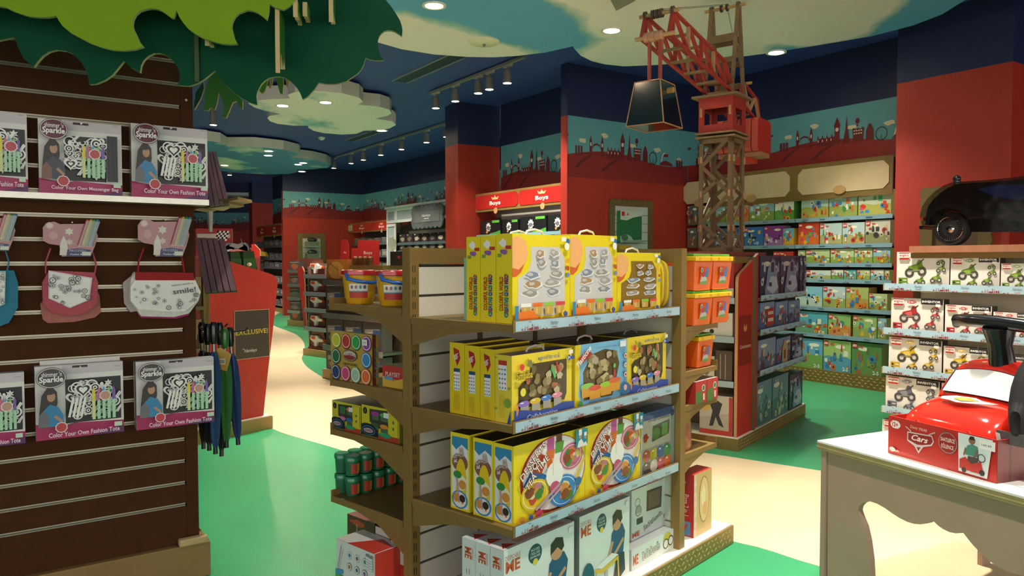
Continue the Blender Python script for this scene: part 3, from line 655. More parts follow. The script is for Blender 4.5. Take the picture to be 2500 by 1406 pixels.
hang_card(104, 243, 540, 626, 'pink header card with four pens above the coral pink bag')
hang_card(336, 466, 534, 626, 'pink header card with four pens above the red topped bag')
hang_card(-90, 42, 526, 612, 'header card with four pens, cut by the left photo edge')

# ---- umbrellas on the far side of the trunk
def umbrella(px, yt, yb, Y, c, c2, label, lean=0):
    p = at(px, yb, Y); L = at(px, yt, Y).z - p.z
    t = thing('umbrella', label, 'umbrella', p, 0, 'closed umbrellas hanging beside the trunk'); t.rotation_euler = (0, R(lean), 0)
    m = MB(); n = 12; pr = [(.009, 0), (.016, .03), (.022, .10 * L), (.031, .30 * L), (.035, .52 * L), (.030, .66 * L), (.020, .74 * L), (.012, .77 * L)]
    i0 = len(m.v); m.lathe(pr, c, n=n)
    for i in range(len(m.v)):          # folded pleats
        if (i % n) % 2: v = m.v[i]; m.v[i] = (v[0] * .68, v[1] * .68, v[2])
    for i in range(len(m.f)):
        if i % n < 4: m.c[i] = lin(c2)
    m.part('folded_canopy', t, 'fabric')
    m = MB(); m.tube([(0, 0, -.02), (0, 0, .04)], [.012, .010], '#151515', 8); m.part('tip', t, 'plastic')
    m = MB(); m.tube([(0, 0, .76 * L), (0, 0, .84 * L)], .009, '#9a958a', 8); m.part('shaft', t, 'steel')
    m = MB(); m.tube([(0, 0, .83 * L), (0, 0, .86 * L), (0, 0, .97 * L), (0, 0, L)], [.013, .017, .019, .012], '#17191c' if c != '#2f6b2c' else '#2f6b2c', 10); m.part('handle', t, 'plastic', 50)
    return t
for a in ((497, 786, 1086, 3.98, '#3a2a22', '#4a3428', 'dark brown closed umbrella, leftmost of the umbrellas'), (511, 790, 1090, 3.88, '#26202a', '#3c2c3a', 'blackish closed umbrella, second from the trunk'),
          (526, 786, 1098, 3.79, '#22456e', '#1b3050', 'dark blue closed umbrella with a shiny black grip, third from the trunk'), (541, 787, 1104, 3.97, '#1a1d22', '#27415f', 'black closed umbrella hanging lowest of all'),
          (553, 802, 1083, 3.85, '#2f6b2c', '#7a8a2c', 'green closed umbrella with a green handle'), (581, 798, 1076, 3.93, '#1f3a6c', '#8a2524', 'navy closed umbrella with red top, rightmost of the umbrellas', -3.4)):
    umbrella(*a)
p = at(538, 880, 3.80); m = MB(); m.slab([(-.045, -.03), (.03, -.055), (.055, .03), (.0, .065), (-.04, .05)], 0, .004, '#b08a32'); m.art((-.01, 0, -.02), (.035, 0, 0), (0, 0, .03), [('r', '#d8cfb0', 0, 0, 1, 1)] + [('r', '#333', .1 + .12 * i, .2, .15 + .12 * i, .8) for i in range(7)])
solo(m, 'price_tag', 'yellow cardboard tag hanging among the umbrellas', 'tag', p, 0)
m = MB(); a, b = at(488, 800, 3.9), at(600, 806, 4.0); m.tube([a, at(545, 812, 3.95), b, at(606, 799, 4.0)], .005, '#4a4038', 8); m.tube([at(490, 812, 3.9), at(548, 798, 4.1), at(556, 790, 4.1)], .005, '#4a4038', 8)
solo(m, 'display_hook', 'dark metal hooks that carry the umbrellas', 'hook', (0, 0, 0), 0, None, 'steel')

# ---- purple slatted roofs
def slat_roof(q, Y, n, label, c='#7a5962'):
    tl, tr, br, bl = [at(*p, Y + dy) for p, dy in zip(q, (.06, .10, -.04, -.08))]; o = (bl + br) / 2
    t = thing('slatted_roof', label, 'wooden roof', o, 0, 'little purple plank roofs')
    nrm = (br - bl).cross(tl - bl).normalized() * .012
    for i in range(n):
        a, b = i / n + .012, (i + 1) / n - .012; m = MB()
        P = [bl.lerp(br, a), bl.lerp(br, b), tl.lerp(tr, b), tl.lerp(tr, a)]; dz = nrm * (.25 if i % 2 else 0)
        f = [p - o + dz for p in P]; k = [p - o - nrm for p in P]
        m.mesh(f + k, [(0, 1, 2, 3), (7, 6, 5, 4), (0, 4, 5, 1), (1, 5, 6, 2), (2, 6, 7, 3), (3, 7, 4, 0)], lin(c)); m.part('plank', t, 'wood')
    m = MB(); f = [p - o - nrm * 1.2 for p in (bl, br, tr, tl)]; k = [p - o - nrm * 1.9 for p in (bl, br, tr, tl)]
    m.mesh(f + k, [(0, 1, 2, 3), (7, 6, 5, 4), (0, 4, 5, 1), (1, 5, 6, 2), (2, 6, 7, 3), (3, 7, 4, 0)], lin('#2c2018')); m.part('backing', t, 'wood')
slat_roof([(476, 580), (547, 583), (578, 708), (500, 713)], 4.05, 5, 'lower purple plank roof right of the trunk, before the red panel')
slat_roof([(494, 374), (527, 368), (560, 496), (512, 503)], 4.05, 4, 'upper purple plank roof right of the boxed totes')
for i, (x0, x1, y, lb) in enumerate(((474, 581, 503, 'upper'), (472, 560, 513, 'lower'))):
    a, b = at(x0, y, 4.0), at(x1, y - 14, 4.0); m = MB(); d = b - a
    pts = [(0, 0), (.2, .006), (.4, -.002), (.6, .008), (.8, .002), (1, .004), (1, .02), (.75, .016), (.5, .022), (.25, .016), (0, .018)]
    m.slab([(p[0] * d.length, p[1]) for p in pts], 0, .22, '#6b5434', '#9a7c4c'); o = solo(m, 'wavy_board', 'thin wavy plywood board under the purple roof, %s one' % lb, 'board', a, 0, 'wavy plywood boards', 'wood'); o.rotation_euler = (0, -math.atan2(d.z, d.x), 0)
m = MB(); m.tube([at(513, 516, 4.1), at(514, 566, 4.1)], [.016, .010], '#c9c2b4', 8)
solo(m, 'roof_post', 'short pale post between the two purple plank roofs', 'post', (0, 0, 0), 0, None, 'wood')

# ---- leaf canopy
Z1 = lambda p: (p[0] / 2.812, p[1] / 2.812)
Z4 = lambda p: (400 + p[0] / 4.0167, p[1] / 4.0167)
dark = [Z1(p) for p in ((-120, 300), (0, 275), (100, 255), (125, 330), (160, 400), (230, 460), (255, 425), (290, 385), (335, 355), (390, 342), (450, 350), (500, 370), (560, 430), (600, 500), (612, 580), (660, 575), (720, 550), (770, 515), (800, 480), (850, 418), (900, 465), (960, 498), (968, 450), (985, 415), (1020, 382), (1060, 365), (1100, 365), (1130, 375), (1170, 400), (1200, 430), (1230, 490), (1235, 530), (1220, 585), (1300, 590), (1355, 572), (1400, 545))]
dark += [Z4(p) for p in ((505, 690), (530, 740), (560, 780), (600, 830), (650, 870), (710, 925), (780, 970), (850, 1008), (915, 1028), (908, 950), (915, 900), (930, 870), (955, 825), (990, 790), (1030, 765), (1080, 752), (1135, 750), (1180, 760), (1230, 785), (1270, 820), (1305, 860), (1330, 900), (1348, 940), (1360, 975), (1405, 950), (1440, 915), (1480, 870), (1520, 808), (1600, 822), (1700, 820), (1790, 795), (1850, 755), (1900, 720), (1935, 680), (1960, 630), (1978, 565), (2020, 582), (2080, 592), (2155, 590), (2120, 540), (2105, 480), (2098, 400), (2110, 360), (2135, 325), (2165, 302), (2200, 295), (2240, 298), (2270, 310), (2310, 335), (2335, 355), (2340, 300), (2335, 260), (2315, 200), (2280, 140), (2230, 65), (2160, -20), (2200, -160), (2140, -330), (2060, -420), (2070, -620), (1980, -800), (1850, -900))]
dark += [Z1(p) for p in ((1550, -900), (1300, -1300), (950, -1500), (600, -1450), (250, -1600), (-200, -1450), (-500, -1150), (-640, -700), (-600, -250), (-660, 60), (-560, 260), (-430, 330), (-330, 240), (-220, 330))]
light = [Z1(p) for p in ((-90, 30), (40, 50), (80, 72), (130, 90), (190, 110), (260, 118), (325, 118), (385, 108), (405, 145), (430, 180), (485, 225), (550, 260), (620, 297), (700, 325), (770, 342), (850, 347), (920, 340), (985, 320), (955, 285), (935, 240), (915, 200), (908, 170), (912, 135), (930, 100), (960, 75), (1000, 62), (1040, 57), (1080, 62), (1110, 75), (1140, 95), (1180, 125), (1192, 122), (1210, 70), (1230, 115), (1260, 160), (1290, 195), (1330, 225), (1385, 258), (1450, 280), (1520, 300), (1580, 305), (1630, 300), (1608, 260), (1598, 220), (1590, 185), (1595, 150), (1612, 115), (1640, 90), (1687, 72))]
light += [Z4(p) for p in ((820, 100), (870, 105), (920, 125), (965, 155), (1010, 195), (1028, 120), (1035, 40), (1090, 72), (1170, 95), (1230, 60), (1290, 0), (1340, -160), (1250, -330))] + [Z1(p) for p in ((1600, -480), (1350, -700), (1000, -820), (650, -760), (300, -900), (-80, -760), (-330, -500), (-420, -200), (-380, 40), (-280, 130), (-190, 60))]
FT = Fr(-.9, 2.92, 9)
canopy = thing('leaf_canopy', 'overhanging green plywood leaf panels at the top of the tree', 'tree canopy', FT.w(0, 0, 2.3), FT.rz)
def leaf(poly, y, c, th=.018, edge='#a9a878', fr=FT):
    m = MB(); m.slab([(a, b - 2.3) for a, b in (fr.px(p[0], p[1], y) for p in poly)], y, y + th, c, edge); return m.part('leaf_panel', canopy, 'leaf')
leaf(dark, 0, '#12472f'); leaf(light, -.16, '#76971f')
# cross panels standing at right angles, with bare plywood edges
def fin(px, yt, yb, y0, y1, c, edge='#c2a878', th=.016):
    x = FT.X(px, y0); zt = FT.px(px, yt, y0)[1] - 2.3; zb = FT.px(px, yb, y0)[1] - 2.3; L = y1 - y0; h = zt - zb
    pts = [(0, 0), (.10, .12), (.16, .34), (.28, .30), (.42, .12), (.52, .3), (.7, .2), (.85, .34), (1, .2), (1, 1), (0, 1), (-.03, .5)]
    m = MB(); P = [(-(y0 + p[0] * L), zb + p[1] * h) for p in pts]
    m.slab(P, x, x + th, c, edge, plane='yz'); m.part('cross_panel', canopy, 'leaf')
fin(508, 60, 112, -.10, -.02, '#2c5a30'); fin(482, 70, 200, -.012, -.001, '#0d3526', '#4a5a3c')
fin(678, 20, 178, -.14, -.002, '#356b2c'); fin(745, 5, 40, -.12, -.01, '#4f8030'); fin(808, -30, 54, -.12, -.01, '#2f6b34'); fin(722, 0, 42, -.15, -.01, '#5f8e30')
FT2 = Fr(-1.1, 3.75, 9)
for poly, c in (([(497, 268), (502, 215), (512, 185), (526, 170), (545, 190), (560, 205), (575, 222), (592, 246), (592, 266), (585, 262), (578, 246), (568, 250), (563, 262), (552, 288), (543, 286), (547, 262), (541, 240), (534, 226), (530, 250), (524, 268), (514, 262), (508, 270)], '#3d6b30'),
                ([(474, 255), (478, 225), (496, 200), (498, 215), (490, 240), (474, 268)], '#173f2c'),
                ([(633, 222), (640, 200), (650, 182), (656, 184), (652, 205), (645, 224), (640, 228)], '#4d7a2c'), ([(660, 182), (667, 184), (664, 206), (660, 214), (656, 213)], '#7f8a48'), ([(672, 180), (690, 180), (692, 205), (690, 229), (684, 228), (677, 205)], '#4d7a2c'), ([(696, 182), (706, 186), (704, 210), (699, 211)], '#8a8a50')):
    leaf(poly, 0, c, fr=FT2) if False else None
    m = MB(); V = [FT2.w(*((a, 0, b))) for a, b in (FT2.px(p[0], p[1], 0) for p in poly)]
    inv = Matrix.Rotation(-FT.rz, 3, 'Z'); L = [inv @ (v - FT.w(0, 0, 2.3)) for v in V]; m.slab([(v.x, v.z) for v in L], L[0].y, L[0].y + .02, c, '#c2a878'); m.part('leaf_panel', canopy, 'leaf')
# ================================================================== middle gondola
FG = Fr(.005, 2.81, 48.2)
GB, GW = '#876b38', '#d9d2c2'
GX1 = 1.24; GYC = .61; GD = 1.215
SH = (1.31, .93, .535)                     # shelf tops, aisle side
SHL = (1.345, .985, .75, .425)             # shelf tops, far side
gon = thing('gondola_shelving', 'bronze and white double-sided shelving unit in the middle of the shop', 'shelving unit', FG.w(0, 0, 0), FG.rz)
def slot_face(m, x, y, z0, z1, ax):
    z = z0
    while z < z1:
        for k in (-.006, .006):
            if ax == 'x': m.face([(x + k - .002, y, z), (x + k + .002, y, z), (x + k + .002, y, z + .03), (x + k - .002, y, z + .03)], lin('#1c150c'))
        z += .052
m = MB(); m.box(0, .05, GYC - .025, GYC + .025, .107, 1.605, GB); slot_face(m, .022, GYC - .0253, .2, 1.54, 'x'); m.part('post', gon, 'gold', bevel=.0)
m = MB(); m.box(GX1, GX1 + .05, -.005, .045, .107, 1.61, GB); m.part('post', gon, 'gold')
m = MB(); m.box(GX1, GX1 + .05, GD - .045, GD + .005, .107, 1.61, GB); m.part('post', gon, 'gold')
m = MB(); m.box(GX1 - .055, GX1 - .005, GYC - .03, GYC + .03, .107, 1.6, GB); m.part('post', gon, 'gold')
m = MB(); m.box(.05, GX1 - .055, GYC - .025, GYC + .025, 1.535, 1.604, GB); m.part('top_rail', gon, 'gold')
m = MB(); m.box(GX1 + .005, GX1 + .045, .046, GD - .046, 1.54, 1.608, GB); m.part('top_rail', gon, 'gold')
m = MB(); m.box(.052, GX1 - .056, GYC - .008, GYC + .008, .107, 1.533, '#514a3c'); m.part('core_panel', gon, 'paint')
# white slat boards on both faces, each board a piece
bh = .128; nb = 11
bd = MB().box(.052, GX1 - .056, 0, .008, 0, bh - .010, GW).data('slat_board', 'paint')
for s in (0, 1):
    for i in range(nb):
        o = bpy.data.objects.new('slat_board', bd); col.objects.link(o); o.parent = gon
        o.location = (0, GYC - .0165 if not s else GYC + .0085, .112 + i * .1292)
be = MB().box(GX1 + .012, GX1 + .02, .047, GD - .047, 0, bh - .01, '#c9c8b6').data('end_board', 'paint')
for i in range(nb):
    for dx in (0, .018):
        o = bpy.data.objects.new('end_board', be); col.objects.link(o); o.parent = gon; o.location = (dx, 0, .112 + i * .1292)
for x in (.43, .83):
    m = MB(); m.box(x - .016, x + .016, GYC - .0205, GYC - .017, .12, 1.52, '#6e6347'); m.part('upright_strip', gon, 'gold')
# base with raised tread pattern
m = MB(); m.box(-.12, .6, -.04, 1.0, .004, .100, '#8f7440'); m.box(.6, 1.77, -.04, GD + .04, .004, .100, '#8f7440', 'l'); m.part('base', gon, 'tread')
m = MB(); m.box(-.11, .6, -.03, .99, .1, .107, '#e6dfd0'); m.box(.6, 1.76, -.03, GD + .03, .1, .107, '#e6dfd0'); m.part('base_top', gon, 'paint')
loz = MB(); loz.mesh([(-.016, 0, 0), (0, 0, -.006), (.016, 0, 0), (0, 0, .006), (0, -.003, 0)], [(0, 1, 4), (1, 2, 4), (2, 3, 4), (3, 0, 4)], lin('#a98c52'))
lz = MB()
for i in range(47):
    for j in range(3):
        x = -.1 + i * .0405 + (j % 2) * .02; a = R(35 if (i + j) % 2 else -35); z = .028 + j * .026
        if x > 1.75: continue
        for f in loz.f: lz.face([(x + loz.v[q][0] * math.cos(a) - loz.v[q][2] * math.sin(a), -.0402 + loz.v[q][1], z + loz.v[q][0] * math.sin(a) + loz.v[q][2] * math.cos(a)) for q in f], lin('#a98c52'))
o = lz.part('tread_pattern', gon, 'gold'); o['kind'] = 'stuff'

def strip_art(W, per=.285, h=None):
    it = [('r', '#a9c6d2', 0, 0, 1, 1)]; x = .02; k = 0
    while x < W - .09:
        cs = ('#8e2226', '#a83030', '#e6eef0'); tw = min(.17, W - x - .01)
        it += [q for q in skyline(x / W, tw / W, True, cs)]
        it.append(('r', '#2c3a50', (x + .05) / W, .86, (x + .062) / W, .92))
        if x + .25 < W: it.append(('t', '#2a2f3c', 'Hamleys', (x + .205) / W, .54, .55, {'sh': .35, 'w': .048 / W})); it.append(('r', '#a83030', (x + .19) / W, .12, (x + .222) / W, .18))
        x += per
    return it
def shelf(parent, x0, x1, y0, y1, z, lip=True, strip=None, th=.028, c=GB, mat='gold', name='shelf', bracket=True, st_h=.044):
    m = MB(); m.box(x0, x1, y0 + .006, y1, z - th, z, c); o = m.part(name, parent, mat)
    if strip:
        m = MB(); m.box(x0, x1, y0, y0 + .005, z - th - .002, z + .016, c); m.part('price_rail', o, mat)
        m = MB(); W = x1 - x0 - .02; m.box(x0 + .01, x1 - .01, y0 - .003, y0 - .0005, z - th + .002, z - th + st_h - .004, '#a9c6d2'); m.art((x0 + .01, y0 - .003, z - th + .002), (W, 0, 0), (0, 0, st_h - .006), strip_art(W), base=.0003, step=.00012); m.part('price_strip', o, 'card')
    return o
for z in SH:
    o = shelf(gon, 0.0, GX1 - .004, 0, GYC - .03, z, strip=1)
    for x in (.006, GX1 - .02):
        m = MB(); m.slab([(-(.10), z - .029), (-(GYC - .03), z - .029), (-(GYC - .03), z - .12), (-(.36), z - .06)], x, x + .006, GB, plane='yz'); m.part('bracket', o, 'gold')
for z in SHL:
    m = MB(); m.box(.0, GX1 - .004, GYC + .03, 1.165, z - .028, z, GB); m.box(.0, GX1 - .004, 1.165, 1.17, z - .03, z + .028, GB); o = m.part('shelf', gon, 'gold')
    m = MB(); m.slab([(-(GYC + .03), z - .029), (-(1.0), z - .029), (-(.82), z - .06), (-(GYC + .03), z - .15)], .006, .012, GB, plane='yz'); m.part('bracket', o, 'gold')
SHE = (1.215, .985, .81, .565)
for z in SHE:
    m = MB(); m.box(GX1 + .052, 1.675, .02, GD - .02, z - .025, z, GB); m.box(1.675, 1.68, .02, GD - .02, z - .027, z + .03, GB); o = m.part('end_shelf', gon, 'gold')
    m = MB(); m.slab([(GX1 + .052, z - .026), (1.55, z - .026), (1.42, z - .06), (GX1 + .052, z - .12)], .022, .028, GB); m.part('bracket', o, 'gold')

# ---- stock on the aisle side: columns of boxes standing one behind the other
def gx(px, y=.03): return FG.X(px, y, 800)
def gz(px, py, y=.03): return FG.px(px, py, y)[1]
def ydepth(px, x):                # y of a spine edge seen at px on the plane x = const
    r = ray(px, 800); o = FG.w(x, 0, 0); nrm = FG.d
    t = o.dot(nrm) / r.dot(nrm); p = r * t; return (p - o).dot(FG.n)
YEL = '#e9d21e'
def pots(y, cs, r=.06, u0=.1, u1=.9):
    it = []
    for i, c in enumerate(cs):
        u = u0 + (u1 - u0) * (i + .5) / len(cs); w = (u1 - u0) / len(cs) * .36
        it += [('p', '#c9a44a', [(u - w, y - r), (u + w, y - r), (u + w * 1.1, y + r * .4), (u - w * 1.1, y + r * .4)]), ('p', '#dbb865', [(u - w * .5, y - r * .8), (u, y - r * .8), (u, y + r * .3), (u - w * .5, y + r * .3)]), ('r', c, u - w * 1.2, y + r * .4, u + w * 1.2, y + r)]
    return it
def molds(u0, u1, v0, v1, n, sd, cs=('#9a948c', '#8a8f98', '#b08a5c', '#a5a09a', '#7f8fa0')):
    rg = random.Random(sd); it = []; k = 0; cols = max(2, round(n ** .5)); rows = -(-n // cols)
    for i in range(n):
        u = u0 + (u1 - u0) * ((i % cols) + .5 + .25 * (rg.random() - .5)) / cols; v = v0 + (v1 - v0) * ((i // cols) + .5 + .2 * (rg.random() - .5)) / rows
        w, h = (u1 - u0) / cols * .36, (v1 - v0) / rows * .40
        it += [('blob', '#e8e6e0', u + .008, v - .008, w * 1.2, h * 1.15, sd + i), ('blob', cs[i % len(cs)], u, v, w, h, sd + i), ('blob', '#c4c0ba', u - w * .15, v + h * .15, w * .45, h * .5, sd + i + 50)]
    return it
def win_front(sd, top='#d9d6d0', amber=False):
    bgc = '#cfccc8' if not amber else '#8a6a1e'
    f = [('r', YEL, 0, 0, 1, 1), ('p', '#f0b070', [(0, .95), (0, .62), (.12, .60), (.22, .68), (.26, .8), (.22, .92), (.1, .98)]), ('p', '#d4622c', [(0, .62), (.1, .60), (.2, .67), (.14, .57), (.06, .52), (0, .52)]),
         ('p', bgc, [(.30, .86), (.80, .86), (.9, .72), (.9, .12), (.72, .06), (.08, .08), (.09, .5), (.26, .58), (.31, .7)])]
    f += molds(.14, .88, .28, .60, 6, sd) + molds(.36, .80, .62, .84, 4, sd + 9)
    f += pots(.15, ('#f0eee8', '#e8722c', '#8cc83c', '#d8484c'), .07, .10, .88)
    f += [('o', '#2f6ea8', .92, .93, .035), ('o', '#f2efe6', .90, .87, .045), ('o', '#e8a030', .92, .70, .03), ('o', '#c84a30', .92, .61, .03), ('o', '#6a8ac0', .92, .53, .03), ('r', '#f0eee6', .80, .93, .88, .98),
          ('p', '#e87a20', [(.0, .12), (.3, .14), (.42, .02), (.1, .0), (0, .0)]), ('t', '#d02818', "COLORFUL WORLD", .27, .03, .045, {'w': .44, 'b': .02, 'sh': .1}), ('star', '#e8c820', .86, .07, .07, 9, .8), ('blob', '#3a58a0', .87, .07, .05, .035, 4), ('r', '#2f8ab0', .0, .02, .06, .2)]
    return f
def spine_world():
    cs = ('#2a8ad0', '#58b048', '#d83c2c', '#2a8ad0', '#e08a20', '#58b048', '#2a8ad0', '#d83c2c')
    return [('r', YEL, 0, 0, 1, 1), ('blob', '#f0ece2', .45, .90, .25, .05, 3), ('r', '#b8382c', .6, .83, .95, .87), ('blob', '#8a5a9c', .5, .80, .3, .035, 8), ('r', '#7a9a3c', .1, .74, .35, .78),
            ('t', '#20202a', 'COLORFUL WORLD', .335, .33, .30, {'rot': 90, 'w': .37, 'b': .05, 'free': 1}), ('t', '#d02818', 'COLORFUL WORLD', .335, .33, .26, {'rot': 90, 'w': .365, 'b': .02, 'free': 1}),
            ('t', '#18406c', 'CREATIVE CHOI MUD', .66, .32, .30, {'rot': 90, 'w': .47, 'b': .05, 'free': 1})] + \
           [('t', cs[i % 8], ch, .66, .10 + i * .0293, .028, {'rot': 90, 'b': .03}) for i, ch in enumerate('CREATIVE CHOI MUD') if ch != ' ']
def fix_spine(it):     # heights of rotated words are shares of the spine width
    return it
z0 = SH[0] + .001
xa = gx(1250); ys = [.03, ydepth(1211, xa), ydepth(1173, xa), ydepth(1139, xa)]
zt = gz(1250, 570)
def handle(o, w, h, y=0.0, c='#e9e6da'):
    m = MB(); m.tube([(-.055, y, h), (-.045, y, h + .014), (0, y, h + .022), (.045, y, h + .014), (.055, y, h)], .005, c, 6); m.part('handle', o, 'plastic', 60)
def sp_txt(d, h):
    """spine lettering heights are given as a share of the height, so scale by the real spine width"""
    k = d / h; cs = ('#2a8ad0', '#58b048', '#d83c2c', '#2a8ad0', '#e08a20', '#58b048')
    it = [('r', YEL, 0, 0, 1, 1), ('blob', '#f0ece2', .45, .90, .25, .05, 3), ('r', '#b8382c', .6, .83, .95, .87), ('blob', '#8a5a9c', .5, .80, .3, .035, 8), ('r', '#7a9a3c', .1, .74, .35, .78)]
    it += [('t', '#20202a', 'COLORFUL WORLD', .335, .33, .25 * k, {'rot': 90, 'w': .385, 'b': .04, 'free': 1}), ('t', '#d02818', 'COLORFUL WORLD', .335, .33, .21 * k, {'rot': 90, 'w': .38, 'b': .015, 'free': 1}),
           ('t', '#204878', 'CREATIVE CHOI MUD', .66, .31, .27 * k, {'rot': 90, 'w': .475, 'b': .05, 'free': 1})]
    for i, ch in enumerate('CREATIVE CHOI MUD'):
        if ch != ' ': it.append(('t', cs[i % 6], ch, .66, .085 + i * .0283, .20 * k, {'rot': 90, 'b': .01}))
    return it
xb, xc, xd = gx(1391), gx(1505), gx(1611)
for i in range(3):
    y0, y1 = ys[i] + (.001 if i else 0), ys[i + 1] - .001; h = zt - z0 - (.004 * i)
    o = pbox(FG, 'clay_set_box', ('tall yellow clay set box with silver window, front left of the top shelf', 'tall yellow clay box, middle of the three spines on the top shelf', 'tall yellow clay box, rearmost of the three spines on the top shelf')[i], xa + .0005, xb - .001, z0, z0 + h, y0, y1, YEL, {'f': win_front(3), 'l': sp_txt(y1 - y0, h)} if i == 0 else {'l': sp_txt(y1 - y0, h)}, group='tall yellow clay boxes', faces={'t': '#d8c41c'})
    if i < 2: handle(o, 1, h)
o = pbox(FG, 'clay_set_box', 'tall yellow clay set box with silver window, second on the top shelf', xb + .001, xc - .001, z0, gz(1450, 574), .03, ys[1], YEL, {'f': win_front(21)}, group='tall yellow clay boxes'); handle(o, 1, gz(1450, 574) - z0)
o = pbox(FG, 'clay_set_box', 'shorter yellow clay box with amber window on the top shelf', xc + .002, xd - .001, z0, gz(1560, 617), .03, ys[1], YEL, {'f': win_front(33, amber=True)}, group='tall yellow clay boxes'); handle(o, 1, gz(1560, 617) - z0)
m = MB(); m.box(-.001, .0, -.1, .1, 0, .22, '#8fc49a')
pbox(FG, 'clay_set_box', 'pale green box edge peeping out behind the yellow spines', xa - .004 + .02, xb - .02, z0, z0 + .25, ys[3] + .002, ys[3] + .03, '#8fc4a0', cat='toy box')
# three yellow carry cases seen edge-on
def carry_case(x, label, y=.05):
    t = thing('carry_case', label, 'toy case', FG.w(x, y + .09, z0), FG.rz, 'yellow carry cases on the top shelf')
    pts = []; W, H = .19, gz(1640, 632) - z0
    for a in range(24):
        q = 2 * math.pi * a / 24; pts.append((.5 * W * math.copysign(abs(math.cos(q)) ** .55, math.cos(q)), H / 2 + H / 2 * math.copysign(abs(math.sin(q)) ** .6, math.sin(q))))
    m = MB(); m.slab(pts, -.020, -.004, '#e3bf1c', plane='yz'); m.part('yellow_shell', t, 'plastic', bevel=.004)
    m = MB(); m.slab([(p[0] * .96, H / 2 + (p[1] - H / 2) * .96) for p in pts], -.0035, .016, '#a08c66', plane='yz'); m.part('grey_shell', t, 'plastic', bevel=.005)
    m = MB(); m.tube([(-.002, -.035, H), (-.002, -.028, H + .012), (-.002, .028, H + .012), (-.002, .035, H)], .005, '#4a8a50', 6); m.part('handle', t, 'plastic', 60)
for x, lb in ((1.120, 'yellow and grey carry case leaning next to the amber window box'), (1.164, 'yellow and grey carry case, second on the top shelf'), (1.208, 'yellow and grey carry case beside the right bronze post')):
    carry_case(min(x, GX1 - .03), lb)

# second shelf
z0 = SH[1] + .001; xa = gx(1249); yy = [.03] + [ydepth(p, xa) for p in (1209, 1172, 1134.5, 1097.6)]
def chart(u0, v0, u1, v1, hd, sd):
    rg = random.Random(sd); it = [('r', '#e9eaea', u0, v0, u1, v1), ('r', hd, u0, v1 - (v1 - v0) * .16, u1, v1)]
    for i in range(5):
        for j in range(3): it.append(('blob', ('#c85040', '#4a80b8', '#5a6a78')[rg.randrange(3)], u0 + (u1 - u0) * (j + .5) / 3, v0 + (v1 - v0) * (.08 + i * .155), (u1 - u0) * .09, (v1 - v0) * .035, sd + i * 3 + j))
    return it
def plast_spine(d, h):
    k = d / h
    return [('r', '#e2c41c', 0, 0, 1, 1), ('p', '#a8281c', [(.25, .93), (.62, .90), (.72, .78), (.5, .67), (.42, .74), (.3, .80)]), ('t', '#f4eee4', 'Plasticine', .45, .805, .32 * k, {'rot': -72, 'w': .26, 'b': .02, 'free': 1})] + chart(.28, .33, .7, .64, '#2a4a68', 5) + [('l', '#b8561c', .36 + .1 * i, .06, .36 + .1 * i, .28, .004) for i in range(4)]
h = gz(1249, 862) - z0
for i in (1, 2, 3):
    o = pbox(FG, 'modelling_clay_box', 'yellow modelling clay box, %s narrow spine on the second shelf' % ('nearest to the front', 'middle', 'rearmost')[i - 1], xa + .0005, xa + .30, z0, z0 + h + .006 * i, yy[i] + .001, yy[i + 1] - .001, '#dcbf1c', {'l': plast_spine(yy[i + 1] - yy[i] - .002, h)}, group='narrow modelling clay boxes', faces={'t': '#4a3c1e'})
def dots(sd, n=7):
    rg = random.Random(sd); return [('o', '#8aa83c', rg.random() * .8 + .1, .08 + rg.random() * .84, .012 + .03 * rg.random()) for _ in range(n)]
def window_box(sd, blue=True):
    f = [('r', '#ecd338', 0, 0, 1, 1)] + [('o', '#b8b02c', .05 + .9 * random.Random(sd + i).random(), .95 - .1 * random.Random(sd * 3 + i).random(), .018) for i in range(8)]
    f += [('p', '#4a3f1c', [(.28, .84), (.9, .84), (.9, .3), (.86, .2), (.1, .2), (.1, .52), (.18, .6), (.28, .62)])]
    rg = random.Random(sd)
    for i in range(26): f.append(('blob', ('#8c7c50', '#a8946a', '#6f6236', '#c2b48c', '#b06a48')[i % 5], .2 + .62 * rg.random(), .36 + .42 * rg.random(), .05, .07, sd + i))
    f += [('l', '#58b060', .62, .75, .68, .58, .06), ('l', '#c83a2c', .7, .82, .74, .66, .03)]
    for i, c in enumerate(('#8a70c0', '#e0b830', '#3a78c0', '#e088a0')):
        u = .16 + i * .18; f += [('r', '#a8a090', u - .055, .14, u + .075, .26), ('e', c, u, .27 + .012 * i, .09, .045), ('e', '#f0ece0', u - .03, .285 + .012 * i, .03, .008)]
    if blue: f += [('p', '#2c4a9c', [(0, 0), (1, 0), (1, .15), (.8, .18), (.6, .12), (.35, .13), (.15, .18), (0, .2)]), ('blob', '#e08a50', .05, .2, .02, .1, 2), ('t', '#d8e0f0', 'Collaboration', .45, .06, .07, {'sh': .3, 'w': .5})]
    f += [('t', '#3a2a10', 'Simbaba', .16, .70, .12, {'w': .26, 'b': .07}), ('t', '#f0d428', 'Simbaba', .16, .70, .11, {'w': .25, 'b': .01}), ('star', '#d8402c', .12, .82, .06, 10, .75), ('blob', '#7a8040', .24, .86, .05, .07, 9), ('t', '#2c50a0', 'IMAGEWORKS GREAT WISDOM', .55, .91, .05, {'w': .36, 'b': .01}),
          ('o', '#2c50a0', .9, .86, .045), ('t', '#fff', '3+', .9, .86, .05, {'b': .02}), ('r', '#2c50a0', .93, .83, 1, .88), ('r', '#f0eee6', .9, .92, .97, .98), ('o', '#efe04a', .13, .45, .075), ('ring', '#3a3a1c', .13, .45, .075, .012)]
    return f
